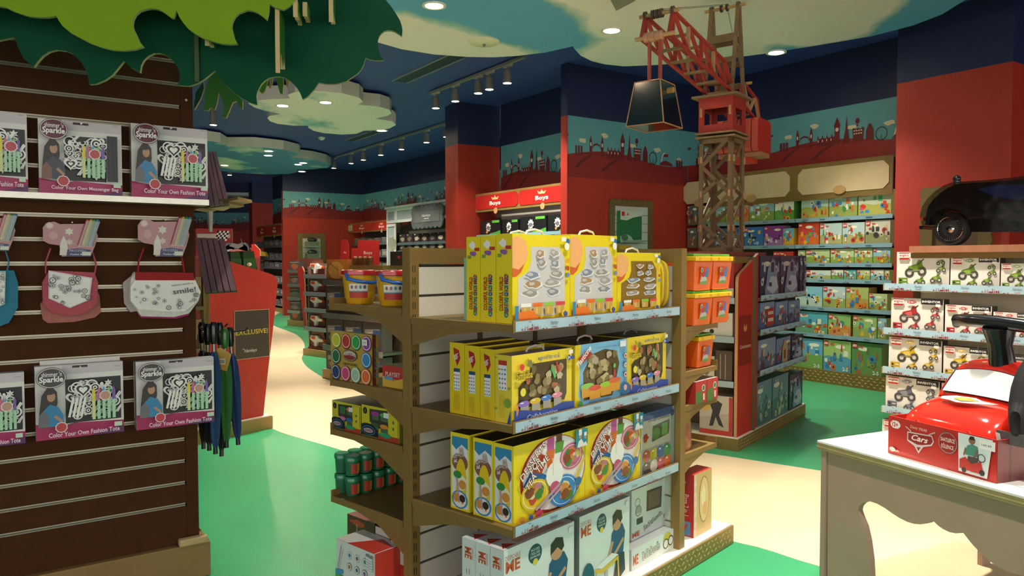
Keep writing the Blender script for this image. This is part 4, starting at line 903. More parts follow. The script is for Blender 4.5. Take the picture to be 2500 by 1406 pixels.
sp = [('r', '#e2cb3c', 0, 0, 1, 1)] + chart(.2, .48, .72, .92, '#c03428', 9) + [('l', '#b8761c', .3 + .1 * i, .08, .3 + .1 * i, .42, .004) for i in range(4)] + [('e', '#86a038', .8, .3, .2, .07), ('o', '#86a038', .9, .52, .02), ('o', '#86a038', .1, .96, .012), ('o', '#86a038', .08, .2, .02), ('p', '#2c4a9c', [(.8, 0), (1, 0), (1, .2)])]
xb = gx(1396); zt = gz(1249, 869)
o = pbox(FG, 'clay_maker_box', 'yellow clay box with green dots and blue hem, left on the second shelf', xa, xb - .001, z0, zt, .03, yy[1] - .001, '#d9c338', {'f': window_box(4), 'l': sp}, group='window clay boxes', faces={'t': '#3c4a8c'}); handle(o, 1, zt - z0, c='#d8d4c8')
xs = gx(1418); xe = gx(1531); x2 = xb + .012
f = [('r', '#e6cc22', 0, 0, 1, 1), ('p', '#7ab8d8', [(.1, 1), (1, 1), (1, 0), (.12, 0), (.06, .2), (.08, .5)]), ('p', '#57461e', [(.16, .1), (.14, .55), (.3, .82), (.55, .88), (.78, .82), (.84, .6), (.74, .2), (.7, .08)])]
rg = random.Random(12)
for i in range(24): f.append(('blob', ('#9a8a58', '#c0b07c', '#7a6c34', '#b8a890')[i % 4], .24 + .5 * rg.random(), .36 + .44 * rg.random(), .06, .07, i))
f += [('l', '#c83a2c', .72, .52, .72, .28, .05), ('o', '#68b858', .72, .58, .04)]
for u, v, c in ((.2, .33, '#8cc850'), (.34, .28, '#d84c3c'), (.55, .3, '#9cc83c'), (.72, .34, '#d8683c')): f += [('p', '#d89a2c', [(u - .1, v - .18), (u + .1, v - .18), (u + .11, v), (u - .11, v)]), ('e', c, u, v, .12, .045)]
f += [('p', '#b02c1c', [(.02, .78), (.2, .92), (.28, .84), (.1, .70)]), ('t', '#f4eee4', 'Plasticine', .13, .82, .10, {'rot': 38, 'w': .3, 'b': .02}), ('t', '#3a5a90', 'Come and make your own', .55, .915, .03, {'w': .4}), ('r', '#eee', .82, .88, .94, .98)] + [('o', '#2c5a8c', .93, .72 - i * .16, .055) for i in range(3)] + [('o', '#e8e2d2', .93, .72 - i * .16, .045) for i in range(3)] + [('o', ('#c84838', '#b0a090', '#a83838')[i], .93, .72 - i * .16, .025) for i in range(3)] + [('star', '#4a8a48', .05, .05, .08, 8, .8), ('e', '#2c6a9c', .92, .16, .1, .11), ('o', '#e8b0a0', .92, .18, .05)]
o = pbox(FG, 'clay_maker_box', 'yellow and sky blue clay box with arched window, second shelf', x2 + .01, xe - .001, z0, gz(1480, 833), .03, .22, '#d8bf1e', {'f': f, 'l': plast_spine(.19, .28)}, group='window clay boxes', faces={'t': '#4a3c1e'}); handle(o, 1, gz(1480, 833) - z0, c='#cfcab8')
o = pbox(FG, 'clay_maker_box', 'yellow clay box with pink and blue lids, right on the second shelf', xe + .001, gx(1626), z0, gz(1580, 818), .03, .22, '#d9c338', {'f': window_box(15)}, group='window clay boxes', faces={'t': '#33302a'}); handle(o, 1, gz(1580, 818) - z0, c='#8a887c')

# third shelf
z0 = SH[2] + .001; xa = gx(1253); yy = [.03] + [ydepth(p, xa) for p in (1204.5, 1146, 1099)]
def food(u, v, r, plate, sd):
    rg = random.Random(sd); it = [('e', plate, u, v, r, r * 1.05, 24), ('e', '#ffffff', u, v, r * .86, r * .9, 24), ('e', plate, u, v, r * .82, r * .86, 24)]
    for i in range(10):
        a = rg.random() * 6.28; q = (.15 + .4 * rg.random()) * r; it.append(('blob', ('#d8903c', '#3f8436', '#8a4a24', '#e0b83c', '#c8482c', '#e6d2a0', '#c07890')[i % 7], u + q * math.cos(a), v + q * math.sin(a), r * .34, r * .36, sd + i))
    return it
def dessert_front(m):
    f = [('r', '#efd828', 0, 0, 1, 1), ('e', '#a8341c', .54, .5, .46, .50, 36), ('e', '#f2efe8', .555, .51, .435, .475, 36), ('p', '#2c78b8', [(.12, .45), (.3, .3), (.44, .5), (.24, .66)]), ('p', '#d0502c', [(.22, .62), (.36, .54), (.46, .74), (.34, .82)])]
    f += [('r', '#c85a9c', .44, .82, .54, .98), ('p', '#e07030', [(.44, .6), (.52, .6), (.55, .82), (.43, .82)]), ('p', '#5a9a3c', [(.55, .76), (.66, .76), (.68, .9), (.56, .92)]), ('r', '#6a4028', .57, .9, .65, 1)]
    f += food(.79, .66, .17, '#d07088', 3) + food(.27, .31, .19, '#e8c420', 8) + food(.66, .24, .2, '#3a8ac8', 15)
    f += [('e', '#f6f3ec', .52, .50, .12, .17, 24), ('l', '#e8d8b0', .50, .5, .49, .72, .02), ('e', '#c84c78', .52, .33, .07, .08), ('l', '#b898a0', .26, .12, .6, .36, .04), ('l', '#c8a8b0', .3, .08, .62, .3, .03), ('l', '#e0c040', .83, .36, .95, .6, .05), ('e', '#2c70a8', .86, .30, .05, .06), ('e', '#d08838', .08, .06, .03, .04), ('e', '#4858a8', .19, .05, .03, .04), ('e', '#c83a5c', .3, .07, .05, .04)]
    f += [('r', '#1c8a9c', .82, .76, 1, 1), ('p', '#e9e6e0', [(.84, .76), (.86, .84), (.9, .87), (.94, .8), (.97, .82), (1, .76)]), ('o', '#c09070', .885, .9, .03), ('r', '#efece6', .862, .92, .908, 1), ('o', '#c09070', .96, .88, .028), ('r', '#efece6', .94, .90, .98, .95)]
    for tx, u, v, w in (('DESSERTS', .22, .76, .42), ('FOR', .25, .69, .16), ('TEA TIME', .27, .60, .38)):
        f += [('t', '#7c2018', tx, u, v, .10, {'rot': 38, 'w': w, 'b': .07, 'arc': .02}), ('t', '#f6f2ea', tx, u, v, .09, {'rot': 38, 'w': w * .97, 'b': .01, 'arc': .02})]
    return f
def dessert_spine(d, h):
    k = d / h; f = [('r', '#efd828', 0, 0, 1, 1), ('r', '#e6e8ea', .08, .03, .92, .95), ('p', '#3a8ab8', [(.08, .95), (.92, .95), (.92, .8), (.6, .86), (.3, .78), (.08, .84)]), ('e', '#8a5a48', .5, .62, .42, .12)]
    f += food(.56, .36, .3, '#e8c420', 3)[:1] + [('e', '#f0e6c8', .56, .36, .3, .1), ('e', '#3f8a3c', .38, .46, .22, .05), ('e', '#d8903c', .64, .34, .2, .06), ('e', '#3a8ac8', .5, .14, .42, .12), ('e', '#efe8d8', .5, .14, .34, .1), ('e', '#d8903c', .32, .16, .16, .06), ('e', '#3c2418', .64, .16, .16, .05), ('o', '#d83c2c', .66, .1, .012), ('l', '#b898a8', .36, .42, .48, .1, .03)]
    for tx, u, v, w in (('DESSERTS', .6, .76, .34), ('FOR', .42, .72, .12), ('TEA TIME', .28, .66, .3)): f += [('t', '#7c2018', tx, u, v, .22 * k, {'rot': -78, 'w': w, 'b': .07, 'free': 1}), ('t', '#f6f2ea', tx, u, v, .2 * k, {'rot': -78, 'w': w * .97, 'b': .01, 'free': 1})]
    return f
# a rotated word's 'w' is a share of the height only for upright spines
zt = gz(1253, 1090); h = zt - z0
for i in range(3):
    y0, y1 = yy[i] + (.001 if i else 0), yy[i + 1] - (.001 if i != 1 else .02)
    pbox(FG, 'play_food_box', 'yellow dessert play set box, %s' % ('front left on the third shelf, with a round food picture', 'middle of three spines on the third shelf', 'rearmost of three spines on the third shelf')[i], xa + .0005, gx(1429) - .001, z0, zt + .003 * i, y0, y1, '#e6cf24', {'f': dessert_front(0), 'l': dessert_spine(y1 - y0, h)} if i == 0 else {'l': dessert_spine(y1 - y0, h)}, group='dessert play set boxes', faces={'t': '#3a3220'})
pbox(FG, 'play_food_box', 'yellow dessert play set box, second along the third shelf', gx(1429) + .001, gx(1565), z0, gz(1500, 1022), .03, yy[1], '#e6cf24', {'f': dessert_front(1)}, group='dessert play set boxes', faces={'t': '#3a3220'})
f = [('r', '#b8c8d0', 0, 0, 1, 1), ('r', '#e6e4da', .0, .42, .85, .96), ('r', '#3a6ab0', 0, .88, .9, 1), ('p', '#5a6a5c', [(.3, .5), (.8, .56), (.82, .8), (.32, .76)]), ('e', '#6aa860', .42, .62, .12, .1), ('r', '#7cc068', .58, .56, .76, .76), ('t', '#3a4a70', 'Dough Creations', .5, .86, .06, {'w': .62}), ('blob', '#c84838', .12, .6, .08, .08, 2), ('o', '#2c5a9c', .9, .9, .06)]
for i, c in enumerate(('#c8502c', '#d8cc3c', '#2c68b0', '#2f9a5c', '#5a5a5c', '#e8e6e0', '#e0607c', '#e8762c')): u, v = .14 + (i % 4) * .2, .30 - (i // 4) * .19; f += [('e', c, u, v, .11, .10), ('e', '#ffffff', u - .02, v + .05, .03, .015)]
t = pbox(FG, 'clay_pack', 'clear pack of coloured clay blocks at the right of the third shelf', gx(1567), gx(1650), z0, gz(1610, 1000), .03, .13, '#a9bcc4', {'f': f}, faces={'t': '#5a6a80'})
w_ = gx(1650) - gx(1567); h_ = gz(1610, 1000) - z0
m = MB(); m.box(-w_ / 2 + .002, w_ / 2 - .002, -.058, -.0535, .002, h_ - .002, '#ffffff'); m.part('clear_wrap', t, 'film')

# bottom deck: white drawing desk boxes
z0 = .108; xa = gx(1229); yy = [.03] + [ydepth(p, xa) for p in (1196, 1160, 1126.7)]
def me_front(two):
    f = [('r', '#dfe6e2', 0, 0, 1, 1), ('t', '#c8562c', 'DESPICABLE', .12, .90, .05, {'w': .2}), ('t', '#c8562c', 'ME', .12, .80, .13, {'w': .19, 'b': .03}), ('e', '#1f4a52', .42, .82, .095, .11, 24), ('t', '#e8ece8', 'INCLUDES', .42, .87, .03, {'w': .12}), ('t', '#e8ece8', '1 ROLL AND', .42, .83, .03, {'w': .13}), ('t', '#e8ece8', 'DRAWING PAPER', .42, .79, .026, {'w': .14}), ('e', '#e0c83c', .42, .73, .035, .035)]
    # child leaning over a table
    f += [('p', '#24527c', [(.60, .40), (.62, .62), (.70, .70), (.84, .70), (.9, .58), (.86, .32), (.72, .30)]), ('e', '#c9936f', .73, .72, .085, .085), ('p', '#2a1d16', [(.64, .72), (.64, .84), (.72, .90), (.82, .87), (.84, .76), (.80, .72), (.74, .78)]), ('l', '#c9936f', .64, .52, .56, .34, .05), ('l', '#c9936f', .86, .5, .66, .33, .05),
          ('p', '#2c2c34', [(.66, .06), (.72, .32), (.88, .32), (.9, .08), (.8, .02)]), ('p', '#e6e8e4', [(.3, .30), (.62, .38), (.76, .32), (.42, .24)]), ('p', '#d8b834', [(.28, .28), (.42, .24), (.76, .31), (.76, .27), (.42, .18), (.28, .24)]), ('l', '#d8b834', .32, .26, .3, .0, .02), ('l', '#d8b834', .74, .3, .76, .02, .03), ('r', '#b0b4b8', .48, .0, .54, .2), ('e', '#1f5a6c', .15, .2, .12, .2), ('r', '#e8eeee', .9, .9, .97, .96)]
    return f
zt = gz(1229, 1345); h = zt - z0
for i in range(3):
    y0, y1 = yy[i] + (.001 if i else 0), yy[i + 1] - .001; k = (y1 - y0) / h
    sp = [('r', '#d9e0dc', 0, 0, 1, 1), ('t', '#c8562c', 'ME', .45, .84, .5 * k, {'rot': -90, 'w': .13, 'b': .03, 'free': 1}), ('t', '#c87a5c', 'DESPICABLE', .78, .84, .16 * k, {'rot': -90, 'w': .13, 'free': 1}), ('l', '#444', .35, .60, .35, .66, .006), ('l', '#444', .55, .60, .55, .66, .006)]
    pbox(FG, 'drawing_desk_box', 'white drawing desk box on the bottom deck, %s' % ('front left', 'middle of three spines', 'rearmost of three spines')[i], xa + .0005, gx(1403) - .001, z0, zt, y0, y1, '#d5ddd9', {'f': me_front(0), 'l': sp, 't': [('r', '#e6e2dc', 0, 0, 1, 1), ('p', '#c8402c', [(.02, .2), (.2, .2), (.11, .8)]), ('r', '#e0b0a4', .22, .2, .9, .8)]} if i == 0 else {'l': sp, 't': [('p', '#c8402c', [(.02, .2), (.2, .2), (.11, .8)])]}, group='white drawing desk boxes')
pbox(FG, 'drawing_desk_box', 'white drawing desk box on the bottom deck, second along', gx(1416), gx(1539), z0, gz(1480, 1235), .03, .14, '#d5ddd9', {'f': me_front(1), 'l': [('r', '#7a8480', 0, 0, 1, 1)]}, group='white drawing desk boxes')
f = [('r', '#d6dcd8', 0, 0, 1, 1), ('p', '#5a4a40', [(.35, .46), (.72, .42), (.74, .86), (.36, .88)]), ('p', '#7c6a58', [(.4, .5), (.68, .48), (.7, .82), (.4, .83)]), ('ring', '#5c6460', .14, .72, .09, .012), ('ring', '#5c6460', .16, .55, .11, .014), ('r', '#a8aca8', .11, .5, .21, .62), ('p', '#b8bcb8', [(.8, .4), (.92, .5), (.94, .9), (.84, .84)]), ('r', '#3c3430', .12, .28, .26, .40), ('t', '#c8562c', 'ME', .1, .10, .1, {'w': .17, 'b': .03}),
     ('t', '#20201c', 'DoToDoodle', .52, .22, .11, {'rot': 14, 'w': .46, 'b': .06}), ('t', '#f2efe0', 'DoToDoodle', .52, .22, .10, {'rot': 14, 'w': .45, 'b': .0}), ('o', '#4a4438', .82, .2, .055), ('o', '#e8e6e0', .82, .2, .042), ('o', '#4a4438', .93, .22, .055), ('o', '#e8e6e0', .93, .22, .042)]
pbox(FG, 'doodle_box', 'upright white doodle craft box beside the right bronze post', gx(1544, .09), gx(1643, .09), .208, gz(1600, 1175, .09), .09, .17, '#ccd4d0', {'f': f}, group='doodle craft boxes')
f = [('r', '#d6dcd8', 0, 0, 1, 1), ('t', '#c8562c', 'ME', .09, .45, .5, {'w': .12, 'b': .03}), ('t', '#20201c', 'DoToDoodle', .45, .5, .55, {'rot': 5, 'w': .42, 'b': .06}), ('t', '#f2efe0', 'DoToDoodle', .45, .5, .5, {'rot': 5, 'w': .41}), ('o', '#d8c040', .84, .6, .4), ('o', '#4a4438', .8, .45, .26), ('o', '#e8e6e0', .8, .45, .2), ('o', '#4a4438', .92, .5, .26), ('o', '#e8e6e0', .92, .5, .2)]
pbox(FG, 'doodle_box', 'flat white doodle craft box lying at the front of the deck', gx(1545), gx(1648), z0, .206, .03, .24, '#cdd4d0', {'f': f, 'l': [('r', '#c8c8c4', 0, 0, 1, 1), ('r', '#666', .1, .1, .5, .3)]}, group='doodle craft boxes')

# ---- far side of the gondola, stock seen from the end
def yz(px, py, x=.03):     # y, z of a pixel on the plane x = const
    r = ray(px, py); o = FG.w(x, 0, 0); t = o.dot(FG.d) / r.dot(FG.d); p = Vector((0, 0, CAMH)) + r * t; return (p - o).dot(FG.n), p.z
def bucket(px, x, label):
    y, _ = yz(px, 700, x); z = SHL[0] + .001; h = .17
    t = thing('clay_bucket', label, 'bucket', FG.w(x, y, z), FG.rz, 'yellow clay buckets')
    m = MB(); n = 24; pr = [(.062, .0), (.066, .02), (.070, .025), (.082, .14)]
    m.lathe(pr, '#dca51e', n=n); m.part('tub', t, 'plastic', 35)
    m = MB()
    for a in range(5): q = 2 * math.pi * (a + .3) / 5; m.lathe([(.018, 0), (.022, .022)], '#cf961a', (.046 * math.cos(q), .046 * math.sin(q), -.0005), 10)
    m.part('foot', t, 'plastic', 40)
    m = MB(); m.lathe([(.084, .135), (.088, .138), (.088, .155), (.080, .16), (1e-5, .162)], '#c3262c', n=n); m.part('lid', t, 'plastic', 35)
    m = MB(); a0 = math.pi * 1.08; k = 7; rr = lambda z: .0712 + (z - .025) * .104
    U = []
    for i in range(k + 1):
        a = a0 + i * .17
        for zz in (.028, .058, .062, .095): U.append(((rr(zz) + .0012) * math.cos(a), (rr(zz) + .0012) * math.sin(a), zz))
    for i in range(k):
        for j, c in ((0, '#b83428'), (1, '#3f9cb4'), (2, '#e4e6d8')):
            m.mesh([U[i * 4 + j], U[i * 4 + 4 + j], U[i * 4 + 5 + j], U[i * 4 + 1 + j]], [(0, 1, 2, 3)], lin(c))
    for i, c in enumerate(('#8a4a58', '#a05a68', '#4a8a9c', '#5a5a60')):
        a = a0 + .2 + i * .26; b = (rr(.08) + .002); q = [(b * math.cos(a + .08 * math.cos(s)), b * math.sin(a + .08 * math.cos(s)), .08 + .009 * math.sin(s)) for s in [2 * math.pi * j / 10 for j in range(10)]]; m.face(q, lin(c))
    m.part('printed_label', t, 'card')
    m = MB(); m.tube([(-.086, -.012, .142), (-.094, -.03, .12), (-.07, -.075, .108), (0, -.098, .10), (.07, -.075, .108), (.088, -.02, .14)], .0085, '#1f62b8', 8); m.part('handle', t, 'plastic', 60)
bucket(878, .12, 'yellow clay bucket with blue handle at the outer end of the shelf')
bucket(962, .12, 'yellow clay bucket with blue handle next to the bronze post')
# case of ten colours
z = SHL[1] + .001; ya, yb = yz(910, 850, .03)[0], yz(808, 850, .03)[0]; zt = yz(860, 812, .03)[1]
LFR = FG.sub(0, 0, -90)            # looks along the gondola: its x axis runs from far to near side
def lbox(name, label, pa, pb, z0, zt, x0, x1, c, arts, **k):   # carton whose front faces the end of the gondola
    ya, yb = yz(pa, 850, x0)[0], yz(pb, 850, x0)[0]           # pa left pixel (large y), pb right pixel
    return pbox(LFR, name, label, -ya, -yb, z0, zt, x0, x1, c, arts, **k)
cols = ('#c8c83c', '#b83a2c', '#2fa04c', '#8c4a98', '#1f6a42', None, None, '#3a8ac0', '#27406c', '#d0487c', '#a8c4ac', '#e0702c')
f = [('r', '#b89a3c', 0, 0, 1, 1)]
for i, c in enumerate(cols):
    if c: u, v = .14 + (i % 4) * .245, .82 - (i // 4) * .33; f += [('o', '#5c4a20', u + .01, v - .01, .165), ('o', c, u, v, .155, 24), ('ring', '#ffffff', u, v, .135, .012)]
f += [('e', '#3a3428', .5, .54, .17, .12), ('e', '#b0a890', .5, .54, .16, .105), ('e', '#8a2c28', .5, .52, .14, .07), ('t', '#e8e4d8', 'PLASTICINE', .5, .56, .07, {'w': .26, 'b': .02, 'arc': .02}), ('t', '#3a3420', 'CASE OF COLORS', .5, .36, .045, {'w': .34, 'b': .03}), ('r', '#e8e6de', .80, .78, .92, .90), ('t', '#444', '49.99', .86, .84, .03, {})]
lbox('clay_case', 'square clay set with ten coloured lids, on the far side shelf', 808, 909, z, zt, .02, .055, '#8a7030', {'f': f, 'r': [('r', '#6a2a20', 0, 0, 1, 1), ('r', '#a88838', .55, 0, 1, 1), ('t', '#3f7c80', 'PLAY SET', .6, .45, .09, {'rot': 90, 'w': .6, 'b': .02})]}, group=None, faces={'t': '#4a3a1e', 'r': '#7a3020'})
t = lbox('clay_case', 'long red and gold clay carton behind the ten lid set', 934, 984, z, yz(950, 893, .04)[1], .04, .30, '#a89038', {'f': [('r', '#b83428', 0, .4, 1, 1), ('p', '#d8b03c', [(0, 0), (1, 0), (1, .5), (.5, .3), (0, .5)]), ('t', '#e8e4d8', 'PLAYSET', .5, .62, .2, {'w': .7}), ('r', '#6a9ac0', .1, .35, .5, .5)]})
# row of dough packs with dark windows
z = SHL[2] + .001
def pot_pack(pa, pb, yt, label, cs):
    f = [('r', '#c8c02c', 0, 0, 1, 1), ('p', '#3a3c30', [(.22, .9), (.7, .94), (.72, .4), (.4, .3), (.22, .5)]), ('o', '#1c1c20', .1, .82, .11), ('t', '#e0d8b0', '2', .1, .82, .07, {})]
    for i, c in enumerate(cs): u, v = .38 + (i % 2) * .24, .78 - (i // 2) * .36; f += [('r', '#4a6a48', u - .09, v - .2, u + .09, v), ('e', c, u, v, .11, .07)]
    f += [('p', '#1d2630', [(0, .02), (.48, .02), (.46, .25), (.3, .42), (.1, .42), (0, .36)]), ('e', '#2c7a9c', .2, .2, .18, .15), ('e', '#15202c', .2, .2, .16, .125), ('e', '#b09aa0', .2, .2, .13, .08), ('t', '#6a2a38', 'CLOUD', .2, .2, .06, {'w': .18, 'b': .03}), ('p', '#a8402c', [(.45, .0), (1, 0), (1, .16), (.5, .14)]), ('blob', '#2f9a68', .66, .16, .18, .08, 3), ('r', '#c8c02c', .76, .2, .98, .95), ('o', '#6a6048', .87, .62, .05), ('o', '#8a5038', .87, .42, .05), ('r', '#e4e6da', .62, .72, .76, .88)]
    return lbox('clay_pot_pack', label, pa, pb, z, yz(pa, yt, .02)[1], .02, .2, '#8a8228', {'f': f}, group='packs of clay pots', faces={'t': '#352c1c'})
pot_pack(810, 880, 976, 'yellow pack of clay pots with orange lid, outer end of the far shelf', ('#2c7a3c', '#d86a2c', '#c878a0', '#2c6aa8'))
pot_pack(882, 974, 986, 'yellow pack of clay pots with purple lid, next to the bronze post', ('#a03c8c', '#4aa84c', '#3c5a3c', '#d88a3c'))
# shrink-wrapped green tubs in two layers
z = SHL[3] + .001
k = 0
for lay in (0, 1):
    for i in range(5):
        for j in (0, 1):
            yy_ = yz(838, 1190, .08)[0] - j * .082; xx = .075 + i * .075
            t = thing('clay_tub', 'green clay tub with red label, %s layer, %s row from the end, %s column' % (('lower', 'upper')[lay], ORD[i], ('outer', 'inner')[j]), 'tub', FG.w(xx, yy_, z + lay * .098), FG.rz, 'green tubs in shrink wrap')
            m = MB(); m.lathe([(.029, 0), (.031, .004), (.035, .07)], '#2f6e4c', n=14); m.part('tub', t, 'plastic', 40)
            m = MB(); m.lathe([(.0362, .068), (.038, .07), (.038, .088), (.033, .094), (1e-5, .094)], '#2a8458', n=14); m.part('lid', t, 'plastic', 40)
            if j == 1:
                m = MB(); a = [(.0345 * math.cos(q), .0345 * math.sin(q)) for q in [math.pi * (1.25 + .09 * s) for s in range(6)]]
                for s in range(5): m.face([(a[s][0], a[s][1], .012), (a[s + 1][0], a[s + 1][1], .012), (a[s + 1][0] * 1.04, a[s + 1][1] * 1.04, .06), (a[s][0] * 1.04, a[s][1] * 1.04, .06)], lin('#b8402c' if s < 3 else '#b0a040'))
                m.part('printed_label', t, 'card')
# cartons on the far side of the base
z = .108
f = [('r', '#dcdcd8', 0, 0, 1, 1)] + [q for i in range(6) for q in (('o', '#4a5a60', .36 + (i % 3) * .2, .72 - (i // 3) * .28, .095), ('o', '#dfe4e0', .36 + (i % 3) * .2, .72 - (i // 3) * .28, .085), ('o', ('#4a78b0', '#a84a5c', '#6a8a48', '#b0682c', '#586a78', '#8a4a90')[i], .36 + (i % 3) * .2, .72 - (i // 3) * .28, .05))] + [('l', '#5a5e60', .06, .3, .16, .9, .015), ('l', '#c84c34', .1, .3, .2, .8, .01), ('p', '#4a98c0', [(0, .1), (.2, .2), (.2, .3), (0, .26)]), ('p', '#58a858', [(0, .0), (.2, .05), (.2, .16), (0, .14)])] + [q for i in range(2) for q in chart(.80 + i * .1, .55, .88 + i * .1, .95, '#888', i)]
lbox('dough_set_box', 'white carton with six round pictures and red side, at the floor', 817, 912, z, yz(830, 1318, -.1)[1], -.1, .05, '#d6d6d0', {'f': f, 't': [('r', '#dcd8d0', 0, 0, 1, 1), ('p', '#c03428', [(.3, 0), (.98, .0), (.98, .7), (.6, .9)])]}, faces={'r': '#b8372a'}, group='dough set cartons')
lbox('dough_set_box', 'dark red carton standing behind the white carton on the deck', 845, 912, z, yz(860, 1258, .2)[1], .2, .3, '#6a2a22', {'f': [('r', '#5a2c22', 0, 0, 1, 1), ('blob', '#b8442c', .4, .8, .3, .12, 3), ('t', '#d8b8a0', 'Piano', .35, .6, .1, {'rot': 90})]}, group='dough set cartons')
lbox('dough_set_box', 'red and white carton with yellow lettering below the green tubs', 914, 950, z, yz(920, 1285, .06)[1], .06, .2, '#9a2c24', {'f': [('r', '#c8c4b8', 0, .5, 1, 1), ('p', '#a82c24', [(.1, .4), (1, .5), (1, 0), (0, 0)]), ('t', '#d8a83c', 'BEAR', .5, .8, .06, {'w': .7, 'b': .02}), ('t', '#e8e4dc', 'Candy', .4, .3, .1, {'rot': 70})]}, group='dough set cartons')
lbox('dough_set_box', 'red and white carton against the bronze post, near the floor', 952, 983, z, yz(960, 1305, .04)[1], .04, .2, '#a83028', {'f': [('r', '#c4c4b0', 0, .45, 1, 1), ('p', '#b83028', [(0, .55), (1, .3), (1, 0), (0, 0)]), ('e', '#3a7a8c', .4, .75, .25, .12), ('t', '#e8e4dc', 'Candy', .5, .3, .1, {'rot': 70})]}, group='dough set cartons')

# ---- end shelves: orange bins
def bin_box(x0, x1, z, h, y, label):
    w = x1 - x0; t = thing('storage_bin', label, 'storage bin', FG.w((x0 + x1) / 2, y + .11, z), FG.rz, 'orange storage bins')
    m = MB(); a = w / 2 * .86; b = w / 2 * .97; d0, d1 = .10, .112; hh = h * .80
    v = [(-a, -d0, 0), (a, -d0, 0), (a, d0, 0), (-a, d0, 0), (-b, -d1, hh), (b, -d1, hh), (b, d1, hh), (-b, d1, hh)]
    m.mesh(v, [(3, 2, 1, 0), (0, 1, 5, 4), (1, 2, 6, 5), (2, 3, 7, 6), (3, 0, 4, 7), (4, 5, 6, 7)], lin('#ea6418')); o = m.part('tub', t, 'plastic', bevel=.006)
    m = MB(); m.art((-a * .45 - .01, -d0 - .0016 - .006, hh * .22), (w * .42, 0, 0), (0, -.008, hh * .58), [('r', '#c8502c', 0, 0, 1, 1), ('p', '#7a9a4c', [(0, 0), (1, 0), (1, .22), (0, .18)]), ('p', '#b8bcb0', [(.05, .15), (.95, .2), (.7, .6), (.2, .5)]), ('p', '#4a78b0', [(.5, .45), (1, .4), (1, .95), (.8, 1)]), ('blob', '#c03428', .35, .6, .25, .18, 3), ('o', '#e8e4d0', .14, .82, .13), ('o', '#3a7a4c', .14, .82, .1)], base=.001); m.part('printed_label', o, 'card')
    m = MB(); m.box(-w / 2 * .99, w / 2 * .99, -.118, .118, hh, h * .93, '#e8b81c'); o = m.part('lid_rim', t, 'plastic', bevel=.004)
    for s in (-.5, .5): MB().box(s * w * .6 - .008, s * w * .6 + .008, -.122, -.117, hh + .004, h * .9, '#d8a818').part('clip', o, 'plastic')
    m = MB(); m.box(-w / 2 * .9, w / 2 * .9, -.10, .10, h * .932, h, '#4a9a34'); m.part('lid', t, 'plastic', bevel=.004)
hb = .178
x0, x1, x2 = 1.37, 1.575, 1.78
def zE(px, py): return FG.px(px, py, 0)[1]
bin_box(x0, x1 - .001, SHE[0] + .001, hb, -.005, 'orange storage bin, second layer, next to the bronze post')
bin_box(x1 + .001, x2, SHE[0] + .001, hb, -.005, 'orange storage bin, second layer, at the outer end')
bin_box(x0 + .003, x1 - .001, SHE[0] + .002 + hb, hb + .012, -.005, 'orange storage bin on top of the stack, next to the bronze post')
bin_box(x1 + .001, x2 + .012, SHE[0] + .002 + hb, hb + .012, -.005, 'orange storage bin on top of the stack, at the outer end')
bin_box(1.48, 1.655, SHE[1] + .001, hb, .03, 'lone orange storage bin on the shelf below the stack')
bin_box(1.30, 1.45, SHE[1] + .001, hb - .02, .10, 'orange storage bin half hidden by the bronze post, below the stack')
for i in range(2):
    pbox(FG, 'dough_pack', 'red and green dough pack in film on the end shelf, %s' % ('near the post', 'outer one')[i], 1.42 + i * .125, 1.54 + i * .125, SHE[2] + .001, SHE[2] + .115, .01, .2, '#b8342c', {'f': [('r', '#b8342c', 0, 0, 1, 1), ('p', '#4a7a34', [(0, 0), (.6, 0), (.5, .6), (0, .5)]), ('o', '#e0e4d0', .7, .66, .16), ('o', '#3a7a4c', .7, .66, .12), ('r', '#d8d4c8', .65, .1, .8, .4)]}, group='dough packs on the end shelf', faces={'t': '#b8a8a0'})
t = thing('dough_pouch', 'see-through pouch with yellow zip on the end shelf', 'pouch', FG.w(1.42, .10, SHE[3] + .001), FG.rz)
m = MB(); m.lathe([(.07, 0), (.078, .02), (.074, .12), (.06, .2), (.05, .215)], '#b5704c', n=18, sy=.75); m.part('pouch', t, 'plastic', 40)
m = MB(); m.bar((-.07, -.05, .14), (.02, -.056, .2), .006, .012, '#d8c83c'); m.bar((.02, -.056, .2), (.06, -.03, .22), .006, .012, '#d8c83c'); m.part('zip', t, 'plastic')
xr = FG.X(1670, .02, 1250); pbox(FG, 'dough_maker_box', 'red carton with oval picture window on the end of the base', 1.43, 1.625, .108, .108 + .33, .02, .11, '#b8302c', {'f': [('r', '#c8a868', 0, 0, 1, 1), ('r', '#d8b89c', .0, 0, .15, 1)] + [('o', '#e0c8a8', .07, .84 - .16 * i, .045) for i in range(5)] + [('e', '#5a4a20', .56, .55, .27, .37), ('e', '#d8bc7c', .55, .55, .26, .36), ('blob', '#e0d8a8', .52, .6, .14, .2, 3), ('blob', '#d8a05c', .6, .4, .12, .12, 5)],
     'l': [('r', '#b8302c', 0, 0, 1, 1), ('blob', '#8aa880', .3, .86, .25, .06, 2), ('t', '#e8dcd0', 'Pizza 2 in 1', .5, .5, .12, {'rot': -90, 'w': .34}), ('r', '#5a8ab0', .1, .02, .8, .24), ('l', '#c8402c', .3, .05, .6, .2, .03)]}, faces={'t': '#c03a30'})
